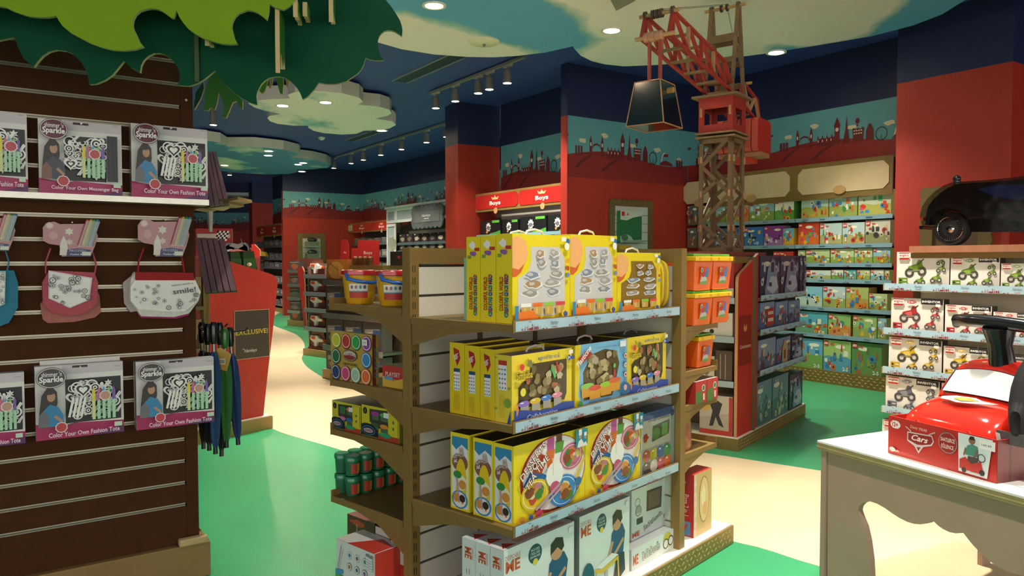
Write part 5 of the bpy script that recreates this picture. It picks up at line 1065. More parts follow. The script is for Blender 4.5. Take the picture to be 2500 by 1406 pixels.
# ================================================================== white table with the boxed ride-on car
FTB = Fr(1.359, 3.347, -64.8)
tb = thing('display_table', 'white table with scalloped apron at the lower right', 'table', FTB.w(0, 0, 0), FTB.rz)
TW, TD = 1.6, 1.2
m = MB(); m.box(0, TW, 0, TD, .742, .75, '#f2ece0'); m.part('table_top', tb, 'paint')
m = MB(); m.box(0, TW, 0, TD, .712, .7415, '#9a8858'); m.box(-.001, TW + .001, -.001, TD + .001, .722, .728, '#b5a372'); m.part('plywood_edge', tb, 'wood')
xl = FTB.X(2021, .022, 1100); xi = FTB.px(2127, 1440, .022)[0]; cut = [FTB.px(a, b, .022) for a, b in ((2126, 1406), (2124, 1365), (2118, 1320), (2110, 1285), (2100, 1262), (2095, 1247), (2097, 1237), (2104, 1229), (2113, 1225), (2124, 1224), (2140, 1229), (2160, 1240), (2178, 1253), (2195, 1264), (2215, 1274), (2232, 1279), (2247, 1280), (2262, 1278), (2279, 1272), (2290, 1283), (2303, 1292), (2318, 1299), (2333, 1302), (2352, 1301), (2361, 1313), (2374, 1329), (2390, 1346), (2410, 1365), (2432, 1381), (2462, 1396), (2490, 1404), (2515, 1402), (2540, 1392), (2556, 1398), (2566, 1420), (2572, 1460))]
xq = cut[-1][0]; xr = TW - .035
poly = [(xl, .711), (xr, .711), (xr, 0), (xq, 0)] + cut[::-1] + [(xi, 0), (xl + .01, 0)]
m = MB(); m.slab(poly, .022, .05, '#ad9079'); m.part('front_apron', tb, 'paint')
side = [(-.012, .711), (-.012, 0), (-.085, 0), (-.09, .30), (-.13, .44), (-.22, .52), (-.42, .50), (-.6, .55), (-.78, .50), (-.98, .52), (-1.07, .44), (-1.11, .30), (-1.115, 0), (-(TD - .02), 0), (-(TD - .02), .711)]
m = MB(); m.slab(side, .012, xl - .002, '#ad907b', plane='yz'); m.tube([(.012, .03, .66), (.0105, .03, .66)], .006, '#8a7a58', 8); m.part('side_panel', tb, 'paint')
m = MB(); m.slab(side, TW - .033, TW - .012, '#ad907b', plane='yz'); m.part('side_panel', tb, 'paint')
m = MB(); m.box(xl, xr, TD - .05, TD - .022, .58, .711, '#ad9079'); m.part('rear_apron', tb, 'paint')

FBX = Fr(1.567, 3.131, -68.8); BW = .473; BH = FBX.px(2167, 1013, 0)[1] - .751; BD = .62
RC = '#b8261e'
tray = thing('ride_on_carton', 'open red carton with printed front holding the red ride-on car', 'carton', FBX.w(BW / 2, 0, .751), FBX.rz)
m = MB(); h = BH; w2 = BW / 2
for b in ((-w2, w2, 0, .006, 0, h), (-w2, w2, BD - .006, BD, 0, h), (-w2, -w2 + .006, .006, BD - .006, 0, h), (w2 - .006, w2, .006, BD - .006, 0, h), (-w2 + .006, w2 - .006, .006, BD - .006, 0, .006)): m.box(*b, RC)
f = [('r', RC, 0, 0, 1, 1), ('p', '#d0443c', [(0, 0), (.6, 0), (.55, .05), (0, .16)]), ('e', '#e8e0d8', .075, .80, .052, .105), ('r', '#e8e0d8', .045, .70, .105, .90), ('t', '#b8261e', '12+', .072, .80, .12, {'w': .06, 'b': .03}),
     ('t', '#e0c890', 'Disney', .265, .83, .10, {'sh': .2, 'w': .075}), ('t', '#e8d8c8', 'PIXAR', .355, .83, .07, {'w': .075}), ('p', '#c9c4be', [(.2, .70), (.44, .74), (.46, .60), (.44, .48), (.36, .40), (.315, .20), (.27, .37), (.2, .46)]), ('p', '#8c1a18', [(.21, .67), (.435, .71), (.45, .60), (.43, .51), (.35, .44), (.3, .42), (.21, .49)]), ('p', '#8c1a18', [(.295, .35), (.335, .37), (.314, .26)]),
     ('t', '#e8e0d6', 'Cars', .325, .585, .15, {'sh': .35, 'w': .16, 'b': .02}), ('l', '#b8b2aa', .185, .82, .24, .72, .03), ('l', '#b8b2aa', .47, .84, .41, .74, .03),
     ('o', '#8a827a', .587, .66, .26, 28), ('o', '#9a1c18', .587, .66, .235, 28), ('t', '#f0e4d8', 'SAATLERCE', .587, .73, .13, {'w': .125, 'b': .01}), ('t', '#f0e4d8', 'EĞLENCE', .587, .58, .13, {'w': .11, 'b': .01}),
     ('p', '#d6e0dc', [(.68, .98), (.97, .98), (.93, .05), (.69, .06)]), ('r', '#eceae4', .86, .72, .99, .94), ('t', '#444', '149.99', .92, .82, .05, {'w': .08}),
     ('p', '#4a8a78', [(.745, .5), (.76, .72), (.80, .78), (.85, .74), (.86, .5)]), ('o', '#8a5c44', .80, .86, .085), ('p', '#241a14', [(.775, .88), (.785, .96), (.815, .96), (.83, .88)]), ('l', '#8a5c44', .75, .66, .735, .48, .04), ('l', '#8a5c44', .85, .66, .82, .46, .04), ('p', '#4a4440', [(.76, .2), (.77, .48), (.86, .48), (.85, .3), (.83, .12), (.8, .12)]), ('p', '#b8322a', [(.70, .14), (.70, .36), (.75, .44), (.80, .3), (.88, .42), (.9, .2), (.88, .12)]), ('o', '#2c2422', .89, .16, .07), ('o', '#2c2422', .74, .12, .06), ('ring', '#2c2a2c', .885, .5, .1, .02), ('e', '#e0d6cc', .06, .14, .03, .06), ('t', '#e8e0d8', 'adado', .10, .13, .07, {'w': .06, 'b': .02})]
m.art((-w2, 0, 0), (BW, 0, 0), (0, 0, h), f); m.art((w2, 0, 0), (0, BD, 0), (0, 0, h), [('r', '#6a2a26', 0, 0, 1, 1), ('r', '#54211e', .1, 0, .12, 1), ('t', '#b8a8a0', 'Cars', .5, .6, .3, {'sh': .3})])
m.part('printed_carton', tray, 'card')
# the ride-on car
ride = thing('ride_on_car', 'glossy red plastic ride-on car with black steering bar, in the red carton', 'ride-on toy', FBX.w(BW / 2 - .012, 0, .770), FBX.rz)
def loft(m, secs, c, n=20):
    """secs: (y, half width, z0, z1, power, x centre)"""
    i0 = len(m.v); c = lin(c)
    for y, w, z0, z1, p in secs:
        for k in range(n):
            a = 2 * math.pi * k / n; ca, sa = math.cos(a), math.sin(a)
            m.v.append((w * math.copysign(abs(ca) ** p, ca), y, (z0 + z1) / 2 + (z1 - z0) / 2 * math.copysign(abs(sa) ** p, sa)))
    for i in range(len(secs) - 1):
        for k in range(n): m.f.append((i0 + i * n + k, i0 + i * n + (k + 1) % n, i0 + (i + 1) * n + (k + 1) % n, i0 + (i + 1) * n + k)); m.c.append(c)
    m.f.append(tuple(i0 + k for k in range(n - 1, -1, -1))[::-1]); m.c.append(c); m.f.append(tuple(i0 + (len(secs) - 1) * n + k for k in range(n))[::-1]); m.c.append(c)
CR = '#d0281a'
m = MB(); loft(m, [(.024, .15, .04, .10, .7), (.03, .185, .03, .135, .6), (.06, .205, .025, .175, .55), (.12, .212, .02, .205, .55), (.20, .21, .02, .228, .55), (.28, .21, .02, .24, .5), (.45, .21, .02, .24, .5), (.585, .205, .03, .22, .5), (.60, .19, .06, .18, .6)], CR); m.part('body', ride, 'lacquer', sub=1)
m = MB(); loft(m, [(.215, .172, .19, .225, .5), (.235, .185, .18, .262, .5), (.275, .182, .18, .315, .5), (.31, .176, .18, .355, .5), (.34, .168, .18, .375, .5), (.42, .165, .18, .38, .5), (.50, .165, .18, .36, .5), (.54, .15, .18, .32, .5)], CR); m.part('cabin', ride, 'lacquer', sub=1)
def wsq(s, dy, zz0=.238, zz1=.342):
    pts = []
    for i in range(13):
        u = -1 + i / 6; pts.append((u * .160 * s, zz0 + .004 * (1 - u * u)))
    for i in range(13):
        u = 1 - i / 6; pts.append((u * .148 * s, zz1 - .018 * u * u))
    zc = (zz0 + zz1) / 2
    return [(x, .222 + (zc + (z - zc) * s - .238) / .104 * .078 - dy, zc + (z - zc) * s) for x, z in pts]
m = MB(); m.face(wsq(1.0, .006), lin('#2a1414')); m.part('windscreen_outline', ride, 'plastic')
m = MB(); m.face(wsq(.955, .0075), lin('#dcdad4')); m.part('windscreen', ride, 'plastic')
# pale flame-like sticker on the bonnet (plain shape)
m = MB(); pts = [(-.105, .0), (-.06, .018), (.02, .022), (.06, .012), (.125, .012), (.06, -.012), (.03, -.022), (-.01, -.03), (-.05, -.02), (-.09, -.018)]
hz = lambda y: .2365 - .0011 + (0 if y > .19 else -(.19 - y) * .22)
m.face([(x, .155 + y * 1.4, hz(.155 + y * 1.4) + .0045 - abs(x) * .04) for x, y in pts], lin('#ece2d4')); m.face([(x * .45 + .0, .155 + y * .8, hz(.155 + y * .8) + .006 - abs(x) * .02) for x, y in pts], lin('#c8962c')); m.part('bonnet_sticker', ride, 'plastic')
for s in (-1, 1):
    m = MB(); m.box(s * .165 - .035, s * .165 + .035, .034, .05, .085, .125, '#8a8a90'); m.part('headlight', ride, 'chrome', bevel=.006)
    m = MB(); m.bar((s * .09, .03, .10), (s * .115, .034, .135), .012, .012, '#c83c30'); m.part('bumper_tab', ride, 'plastic')
m = MB(); m.tube([(.0, .36, .36), (0, .345, .44), (0, .335, .51)], [.05, .043, .062], '#17171a', 12); m.part('steering_column', ride, 'plastic', 40)
m = MB(); m.tube([(-.20, .33, .525), (-.19, .33, .528), (-.1, .33, .532), (.0, .33, .53), (.1, .33, .525), (.26, .33, .51), (.30, .33, .505)], [.012, .024, .027, .028, .027, .024, .012], '#17171a', 12); m.part('steering_bar', ride, 'plastic', 60)
m = MB(); m.box(-.035, -.02, .305, .312, .49, .50, '#c89a2c'); m.part('yellow_clip', ride, 'plastic')
for s in (-1, 1):
    m = MB(); m.slab([(s * .06, .38), (s * .105, .375), (s * .11, .42), (s * .09, .455), (s * .065, .45)], .36, .366, '#c9b8b2'); m.part('side_flap', ride, 'film')
# black cloth bag hanging over the corner
bg = thing('black_bag', 'black cloth bag with grey tag hanging at the right photo edge', 'bag', FBX.w(BW + .02, .06, .751), FBX.rz)
m = MB(); loft(m, [(.0, .02, .17, .26, .7), (.03, .055, .16, .34, .7), (.09, .085, .15, .44, .7), (.16, .09, .15, .49, .7), (.24, .07, .16, .50, .7), (.28, .03, .22, .44, .8)], '#1b191b', 14); m.part('cloth', bg, 'fabric', sub=1)
m = MB(); m.box(-.07, .06, .0, .006, .135, .18, '#56524e'); m.part('hem_band', bg, 'fabric'); m = MB(); m.slab([(-.07, .17), (-.055, .168), (-.035, .095), (-.06, .11)], -.004, -.002, '#d8d4c8'); m.part('paper_tag', bg, 'card')

# ================================================================== shelf with inventor kits, right
FE = Fr(2.46, 5.0, -56)
eng = thing('kit_shelving', 'cream shelving with price strips at the right, holding construction kits', 'shelving unit', FE.w(0, 0, 0), FE.rz)
ex = lambda px, y=.02: FE.X(px, y, 700)
ez = lambda px, py, y=.02: FE.px(px, py, y)[1]
EL = 1.7; ESH = [ez(2165, 699), ez(2160, 806), ez(2156, 900), ez(2153, 995), .30]
m = MB(); m.box(.05, EL, .32, .345, .1, 1.6, '#d8cdb6'); m.part('back_panel', eng, 'paint')
m = MB(); m.box(.03, .07, .30, .32, .1, 1.6, '#6a5a3a'); m.part('post', eng, 'gold'); m = MB(); m.box(.0, EL, -.01, .34, 0, .1, '#8f7440'); m.part('base', eng, 'tread')
xb0 = ex(2226); m = MB(); m.box(xb0, EL, -.02, .36, 1.60, 1.642, '#a0694c'); m.part('top_board', eng, 'wood'); m = MB(); m.box(xb0, EL, .0, .02, 1.565, 1.599, '#7d6232'); m.part('top_rail', eng, 'gold')
m = MB(); m.box(xb0, EL, .3, .318, 1.40, 1.60, '#cfc0a0'); m.part('header_board', eng, 'paint')
for z in ESH: shelf(eng, -.01, EL, 0, .30, z, strip=1, th=.024, c='#b09a64', st_h=.05)
PAL = {'green': ('#6a8a2c', '#4a4a40', '#8aa83c'), 'red': ('#b0282c', '#5a4a48', '#c86058'), 'yellow': ('#c8a020', '#4a4438', '#dcc05c'), 'grey': ('#6a6470', '#4a4a52', '#8a8a96')}
def kit_front(pal, num, w=1.0):
    a, b, c = PAL[pal]
    f = [('r', '#e6e0d4', 0, 0, 1, 1), ('p', '#cfc6b8', [(.45, 0), (1, 0), (1, .55), (.7, .2)])]
    def veh(u, v, s):
        return [('p', a, [(u - .16 * s, v), (u - .12 * s, v + .16 * s), (u + .02 * s, v + .22 * s), (u + .06 * s, v + .34 * s), (u + .12 * s, v + .32 * s), (u + .14 * s, v + .18 * s), (u + .2 * s, v + .1 * s), (u + .12 * s, v)]), ('p', c, [(u - .1 * s, v + .06 * s), (u - .06 * s, v + .15 * s), (u + .04 * s, v + .18 * s), (u + .06 * s, v + .06 * s)]), ('l', b, u + .05 * s, v + .2 * s, u + .16 * s, v + .36 * s, .03 * s), ('o', b, u - .1 * s, v - .02 * s, .13 * s), ('o', '#c9c2b4', u - .1 * s, v - .02 * s, .06 * s), ('o', b, u + .13 * s, v + .02 * s, .12 * s), ('o', '#c9c2b4', u + .13 * s, v + .02 * s, .055 * s), ('l', '#8a8478', u - .12 * s, v + .02 * s, u + .12 * s, v + .06 * s, .03 * s)]
    f += veh(.36, .42, 1.05) + veh(.84, .68, .4) + veh(.85, .48, .45) + veh(.76, .2, .55) + veh(.46, .12, .55)
    f += [('p', '#b8281c', [(.06, .98), (.26, .98), (.25, .78), (.07, .78)]), ('p', '#efe8dc', [(.04, .90), (.07, .95), (.26, .95), (.28, .88), (.25, .83), (.07, .83)]), ('t', '#b8281c', 'engino', .16, .89, .09, {'w': .18, 'b': .02}), ('e', a, .42, .89, .09, .05), ('t', '#f0ece0', num, .42, .89, .06, {'w': .13, 'b': .03}),
          ('r', '#1c1a1c', .6, .84, 1, 1), ('t', '#efece4', 'INVENTOR', .79, .92, .07, {'w': .34, 'b': .03}), ('r', '#e8e6de', .87, .78, .96, .86), ('r', a, .06, .02, .24, .26), ('o', '#2c2a28', .1, .19, .035), ('o', '#2c2a28', .1, .09, .035), ('l', '#e0dccc', .15, .19, .22, .19, .03), ('l', '#e0dccc', .15, .09, .22, .1, .03)]
    return f
k = 0
for row, items in enumerate((((2188.6, 2318, 615, 'green', '12 IN 1'), (2320, 2441, 628, 'green', '8 IN 1'), (2443, 2545, 643, 'green', '4 IN 1')), ((2177, 2306, 726, 'red', '12 IN 1'), (2309, 2424, 743, 'red', '8 IN 1'), (2427, 2530, 761, 'red', '4 IN 1')), ((2173, 2304, 822, 'yellow', '12 IN 1'), (2307, 2420, 844, 'yellow', '8 IN 1'), (2423, 2520, 862, 'yellow', '4 IN 1')), ((2167, 2300, 916, 'grey', '12 IN 1'), (2304, 2415, 935, 'grey', '8 IN 1')), ((2160, 2290, 1023, 'green', '12 IN 1'),))):
    for i, (a, b, yt, pal, num) in enumerate(items):
        z = ESH[row] + .001; x0, x1 = ex(a, .022), ex(b, .022); zt = ez(a, yt, .022)
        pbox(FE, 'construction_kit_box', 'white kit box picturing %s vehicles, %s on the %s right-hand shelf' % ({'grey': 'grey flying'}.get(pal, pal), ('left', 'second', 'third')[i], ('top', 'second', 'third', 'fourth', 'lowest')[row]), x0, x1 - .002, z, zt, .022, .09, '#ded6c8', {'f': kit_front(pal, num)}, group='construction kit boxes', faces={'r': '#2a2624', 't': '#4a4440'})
# vintage pedal car in cling film on the top board
zb = 1.643; FV = FE
def vx(px, py, y): a, b = FE.px(px, py, y); return a, b - zb
pc = thing('pedal_car', 'black vintage toy car wrapped in clear film on the top board', 'toy car', FE.w(0, 0, zb), FE.rz)
prof = [vx(a, b, .03) for a, b in ((2262, 545), (2258, 528), (2263, 505), (2275, 488), (2292, 472), (2312, 458), (2335, 449), (2380, 446), (2420, 444), (2470, 439), (2510, 434), (2580, 440), (2640, 470), (2660, 520), (2640, 560), (2540, 566), (2440, 566), (2372, 566), (2366, 545), (2350, 522), (2322, 512), (2298, 520), (2284, 545))]
m = MB(); m.slab(prof, .04, .30, '#121013'); m.part('body', pc, 'lacquer', bevel=.03)
win = [vx(a, b, .03) for a, b in ((2390, 462), (2430, 452), (2500, 450), (2540, 455), (2540, 490), (2480, 488), (2430, 480))]
m = MB(); m.slab(win, .022, .036, '#10235c'); m.part('side_window', pc, 'lacquer', bevel=.003)
fen = [vx(a, b, .01) for a, b in ((2262, 548), (2270, 520), (2288, 503), (2315, 495), (2345, 503), (2368, 518), (2420, 524), (2520, 520), (2520, 530), (2420, 536), (2366, 530), (2344, 514), (2316, 507), (2292, 514), (2278, 528), (2272, 550))]
m = MB(); m.slab(fen, -.01, .10, '#1a181b'); m.part('fender', pc, 'lacquer', bevel=.008)
def wheel(px, py, parent, y=.02):
    x, z = vx(px, py, y); r = .102; z = r
    m = MB(); m.lathe([(r * .70, 0), (r * .97, .004), (r, .02), (r, .06), (r * .95, .075), (r * .7, .075)], '#141214', (x, y, z), 28, 'y'); o = m.part('tyre', parent, 'fabric', 50)
    m = MB(); m.lathe([(r * .68, .004), (r * .74, -.003), (r * .78, .004)], '#d8d0c4', (x, y, z), 28, 'y'); m.lathe([(1e-5, -.014), (r * .16, -.012), (r * .24, -.002), (r * .3, .006)], '#d8d4d0', (x, y, z), 20, 'y')
    for q in range(30):
        a = 2 * math.pi * q / 30; m.bar((x + r * .26 * math.cos(a), y + .003, z + r * .26 * math.sin(a)), (x + r * .72 * math.cos(a), y + .001, z + r * .72 * math.sin(a)), .004, .004, '#cdb89a', up=(0, 1, 0))
    m.part('spoked_rim', o, 'chrome', 40); m = MB(); m.lathe([(1e-5, .012), (r * .7, .012)], '#4a5a78', (x, y, z), 24, 'y'); m.part('hub_disc', o, 'steel')
wheel(2319, 562, pc); wheel(2620, 562, pc)
m = MB(); x, z = vx(2336, 437, .12); m.ball((x, .12, z), .024, '#151315'); m.tube([(x, .12, z), (x, .12, z - .04)], .02, '#2a282a', 10); m.part('headlamp', pc, 'plastic', 60)
m = MB(); x, z = vx(2260, 536, .1); m.box(x - .006, x + .01, .05, .1, z - .008, z + .012, '#c8602c'); m.part('marker_lamp', pc, 'plastic'); m = MB(); x, z = vx(2266, 556, .1); m.tube([(x - .004, .02, z), (x - .004, .3, z)], .012, '#c8c0b8', 8); m.part('bumper', pc, 'chrome', 50)
cx = sum(p[0] for p in prof) / len(prof); cz = sum(p[1] for p in prof) / len(prof)
wr = [(cx + (p[0] - cx) * 1.02, max(.09, cz + (p[1] - cz) * 1.06)) for p in prof[:13]] + [(cx + (prof[13][0] - cx) * 1.01, .10), (prof[16][0], .14), (prof[18][0] + .05, .17), (prof[0][0], .12)]
m = MB(); m.slab(wr, -.018, .32, '#ffffff'); m.part('cling_film', pc, 'wrap')
# framed recess on the red pilaster behind the car
def scallop_frame(x0, x1, z0, z1, w=.12, step=.10, amp=.018):
    def wob(a, b):
        L = math.hypot(b[0] - a[0], b[1] - a[1]); n = max(2, round(L / step)); out = []; dx, dy = (b[0] - a[0]) / L, (b[1] - a[1]) / L
        for i in range(n * 4):
            t = i / (n * 4); q = amp * abs(math.sin(math.pi * n * t)) ; out.append((a[0] + (b[0] - a[0]) * t + dy * q, a[1] + (b[1] - a[1]) * t - dx * q))
        return out
    P = [(x0, z0), (x1, z0), (x1, z1), (x0, z1)]; out = []
    for i in range(4): out += wob(P[i], P[(i + 1) % 4])
    inn = [(x0 + w, z0 + w), (x1 - w, z0 + w), (x1 - w, z1 - w), (x0 + w, z1 - w)]
    return out, inn
def frame_thing(fr, x0, x1, z0, z1, label, c='#6e5a34', w=.12, y=-.03, inner=None, extra=None):
    t = thing('scalloped_frame', label, 'frame', fr.w(0, 0, 0), fr.rz); out, inn = scallop_frame(x0, x1, z0, z1, w); m = MB(); n = len(out)
    # frame built as four mitred sides
    q = n // 4
    for i in range(4):
        seg = out[i * q:(i + 1) * q] + [out[((i + 1) * q) % n]]; m.slab(seg + [inn[(i + 1) % 4], inn[i]], y, y + .026, c)
    m.part('scalloped_moulding', t, 'gold'); return t, inn
t, inn = frame_thing(FPI, FPI.X(2250, 0), FPI.X(2420, 0), .5, FPI.px(2260, 462, 0)[1], 'bronze scalloped frame on the red wall behind the vintage car')
m = MB(); m.box(inn[0][0], inn[1][0], -.012, -.003, inn[0][1], inn[2][1], '#5a4028'); m.part('panel', t, 'paint')
# ================================================================== building-block wall
lg = thing('block_shelving', 'tall bronze shelving filled with building-block boxes along the right wall', 'shelving unit', FL.w(0, 0, 0), FL.rz)
lx = lambda px, y=0: FL.X(px, y, 700)
lz = lambda px, py, y=0: FL.px(px, py, y)[1]
LS = [lz(2170, 522), lz(2170, 593), lz(2170, 642), lz(2170, 684), lz(2170, 758), lz(2168, 829)]   # strip tops
X0, X1 = -2.72, lx(2176); XM = lx(1939.5)
m = MB(); m.box(X0, X1, .255, .275, .16, 2.4, '#3c3226'); m.part('back_panel', lg, 'paint')
m = MB(); m.box(X0, X1 + .03, 0, .27, 0, .166, '#8a7038'); o = m.part('base', lg, 'tread')
lzm = MB()
for i in range(int((X1 - X0) / .075)):
    for j in range(4):
        x = X0 + .04 + i * .075 + (j % 2) * .037; z = .03 + j * .035
        s = 1 if (i + j) % 2 else -1
        lzm.mesh([(x - .022, 0, z - .006 * s), (x, 0, z - .012), (x + .022, 0, z + .006 * s), (x, 0, z + .012), (x, -.006, z)], [(0, 1, 4), (1, 2, 4), (2, 3, 4), (3, 0, 4)], lin('#a88c50'))
q = lzm.part('tread_pattern', lg, 'gold'); q['kind'] = 'stuff'
for x in (X0, XM - .012, X1 - .02):
    m = MB(); m.box(x, x + .025, .23, .254, .167, 2.4, '#4c4026'); m.part('post', lg, 'gold')
def plain_strip(parent, x0, x1, z, d, h=.05, tile=1.0):
    m = MB(); m.box(x0, x1, .004, d, z - .035, z - .015, '#54462c'); o = m.part('shelf', parent, 'gold')
    m = MB(); m.box(x0, x1, -.001, .003, z - h, z, '#7fa0ac'); W = x1 - x0; it = []; u = .05
    while u < W - .15:
        it += [q for q in skyline(u / W, .22 / W, True, ('#7c2a2c', '#7c2a2c', '#c8d8dc')) if q[0] == 'p'][:14]; it.append(('r', '#4a6472', (u + .3) / W, .4, (u + .38) / W, .6)); u += .62
    m.art((x0, -.001, z - h), (W, 0, 0), (0, 0, h), it, base=.0006, step=.0002); m.part('price_strip', o, 'card')
for z in LS:
    plain_strip(lg, X0, XM - .004, z, .25); plain_strip(lg, XM + .004, X1, z, .25)
# sign band with cream panels
zs0, zs1 = lz(2176, 474), lz(2176, 378); m = MB(); m.box(X0, X1, -.02, .0, zs0, zs1, '#7a6132'); m.box(X0, X1, .0, .25, zs1 - .02, zs1, '#5a4828'); o = m.part('sign_board', lg, 'gold')
hh = zs1 - zs0
for a, b in ((1668, 1735), (1750, 1925), (1945, 2166)):
    xa, xb = lx(a, -.02), lx(b, -.02); c = .07; z0, z1 = zs0 + hh * .16, zs1 - hh * .12; m = MB()
    m.slab([(xa + c, z0), (xb - c, z0), (xb, z0 + c), (xb, z1 - c), (xb - c, z1), (xa + c, z1), (xa, z1 - c), (xa, z0 + c)], -.026, -.0205, '#c4b08a'); m.part('cream_panel', o, 'paint')
for a, b in ((1834, 484), (2049, 463), (1705, 496)):
    x, z = FL.px(a, b, -.03); m = MB(); m.slab([(x + .085 * math.cos(q * .393), z + .055 * math.sin(q * .393)) for q in range(16)], -.034, -.0265, '#b08a58'); m.part('round_badge', o, 'wood')

def scene_art(p, sd):
    """generic printed scene: sky, meadow and colourful bricks"""
    sky, gnd, acc = p; rg = random.Random(sd); f = [('r', gnd, 0, 0, 1, 1), ('p', sky, [(0, .45), (.2, .5), (.5, .42), (.8, .5), (1, .44), (1, 1), (0, 1)])]
    f += [('e', '#f0ead0', .2 + .6 * rg.random(), .8, .18, .06)]
    for i in range(15):
        c = acc[rg.randrange(len(acc))]; u, v, w, h = .06 + .82 * rg.random(), .08 + .58 * rg.random(), .05 + .10 * rg.random(), .08 + .16 * rg.random(); k = rg.randrange(4)
        if k == 0: f += [('r', c, u, v, min(.98, u + w), min(.9, v + h))]
        elif k == 1: f += [('p', c, [(u, v), (min(.98, u + w), v), (min(.98, u + w * .8), v + h), (u + w * .3, v + h * 1.2)])]
        elif k == 2: f += [('o', c, u, v, h * .5), ('o', '#3a342c', u, v, h * .2)]
        else: f += [('blob', c, u, v, w * .7, h * .6, sd + i)]
    return f
def block_box(row, i, x0, x1, yt, z, pal, sd, desc, big=False, age=None, logo=True):
    xa, xb = lx(x0, .02), lx(x1, .02); zt = lz((x0 + x1) / 2, yt, .02); zt = min(zt, LS[row - 1] - .056) if row else zt; f = scene_art(pal, sd)
    w = xb - xa; h = zt - z
    if logo:
        s = min(.17, .06 / w); f += [('r', '#c8281c', .03, .97 - s * w / h, .03 + s, .97), ('t', '#fff', 'LEGO', .03 + s / 2, .97 - s * w / h / 2, .45 * s * w / h, {'w': s * .85, 'b': .03})]
        if w > .25: f += [('t', '#c8281c', 'duplo', .09 + s * 1.5, .95 - s * w / h / 2, .5 * s * w / h, {'w': .15, 'b': .05})]
    if age: f += [('t', '#e8ecd8', age, .82, .1, .12, {'w': .2, 'b': .03})]
    rown = ('top', 'second', 'third', 'fourth', 'fifth', 'sixth', 'lowest')[row]
    pbox(FL, 'building_block_box', '%s, %s from left, %s shelf of the block wall' % (desc, ORD[i], rown), xa + .002, xb - .002, z + .001, zt, .02, .20, pal[1], {'f': f}, group='building-block boxes', cat='toy box')
MEADOW = ('#8fb8c8', '#7a9a44', ('#c83a28', '#d8a828', '#3a78b0', '#e8e0cc', '#d86a28', '#4a8a40'))
LIME = ('#b8c890', '#8aa048', ('#d8a828', '#c83a28', '#3a88b8', '#e0d8c0', '#b85a2c'))
BLUE = ('#2f6ab8', '#3a70a8', ('#f0ece4', '#1c1a1c', '#d8b028', '#8ac0e0'))
PURP = ('#8a3a90', '#a87ab0', ('#e8c8d8', '#6a2a70', '#d8b060', '#f0e8e8'))
GREY = ('#5a6468', '#6c5a48', ('#a83a30', '#b0a898', '#3a3c40', '#c8b890'))
WARM_ = ('#d8a070', '#c87a34', ('#d83a28', '#e8b828', '#3a8ac8', '#d84a78', '#48a060'))
TEALP = ('#5aa8b8', '#6a9a78', ('#e0d8c0', '#c8502c', '#d8b838', '#3a6a98', '#f0ece0'))
ZX = lambda x: 1640 + x / 2.654
ZY = lambda y: 430 + y / 2.654
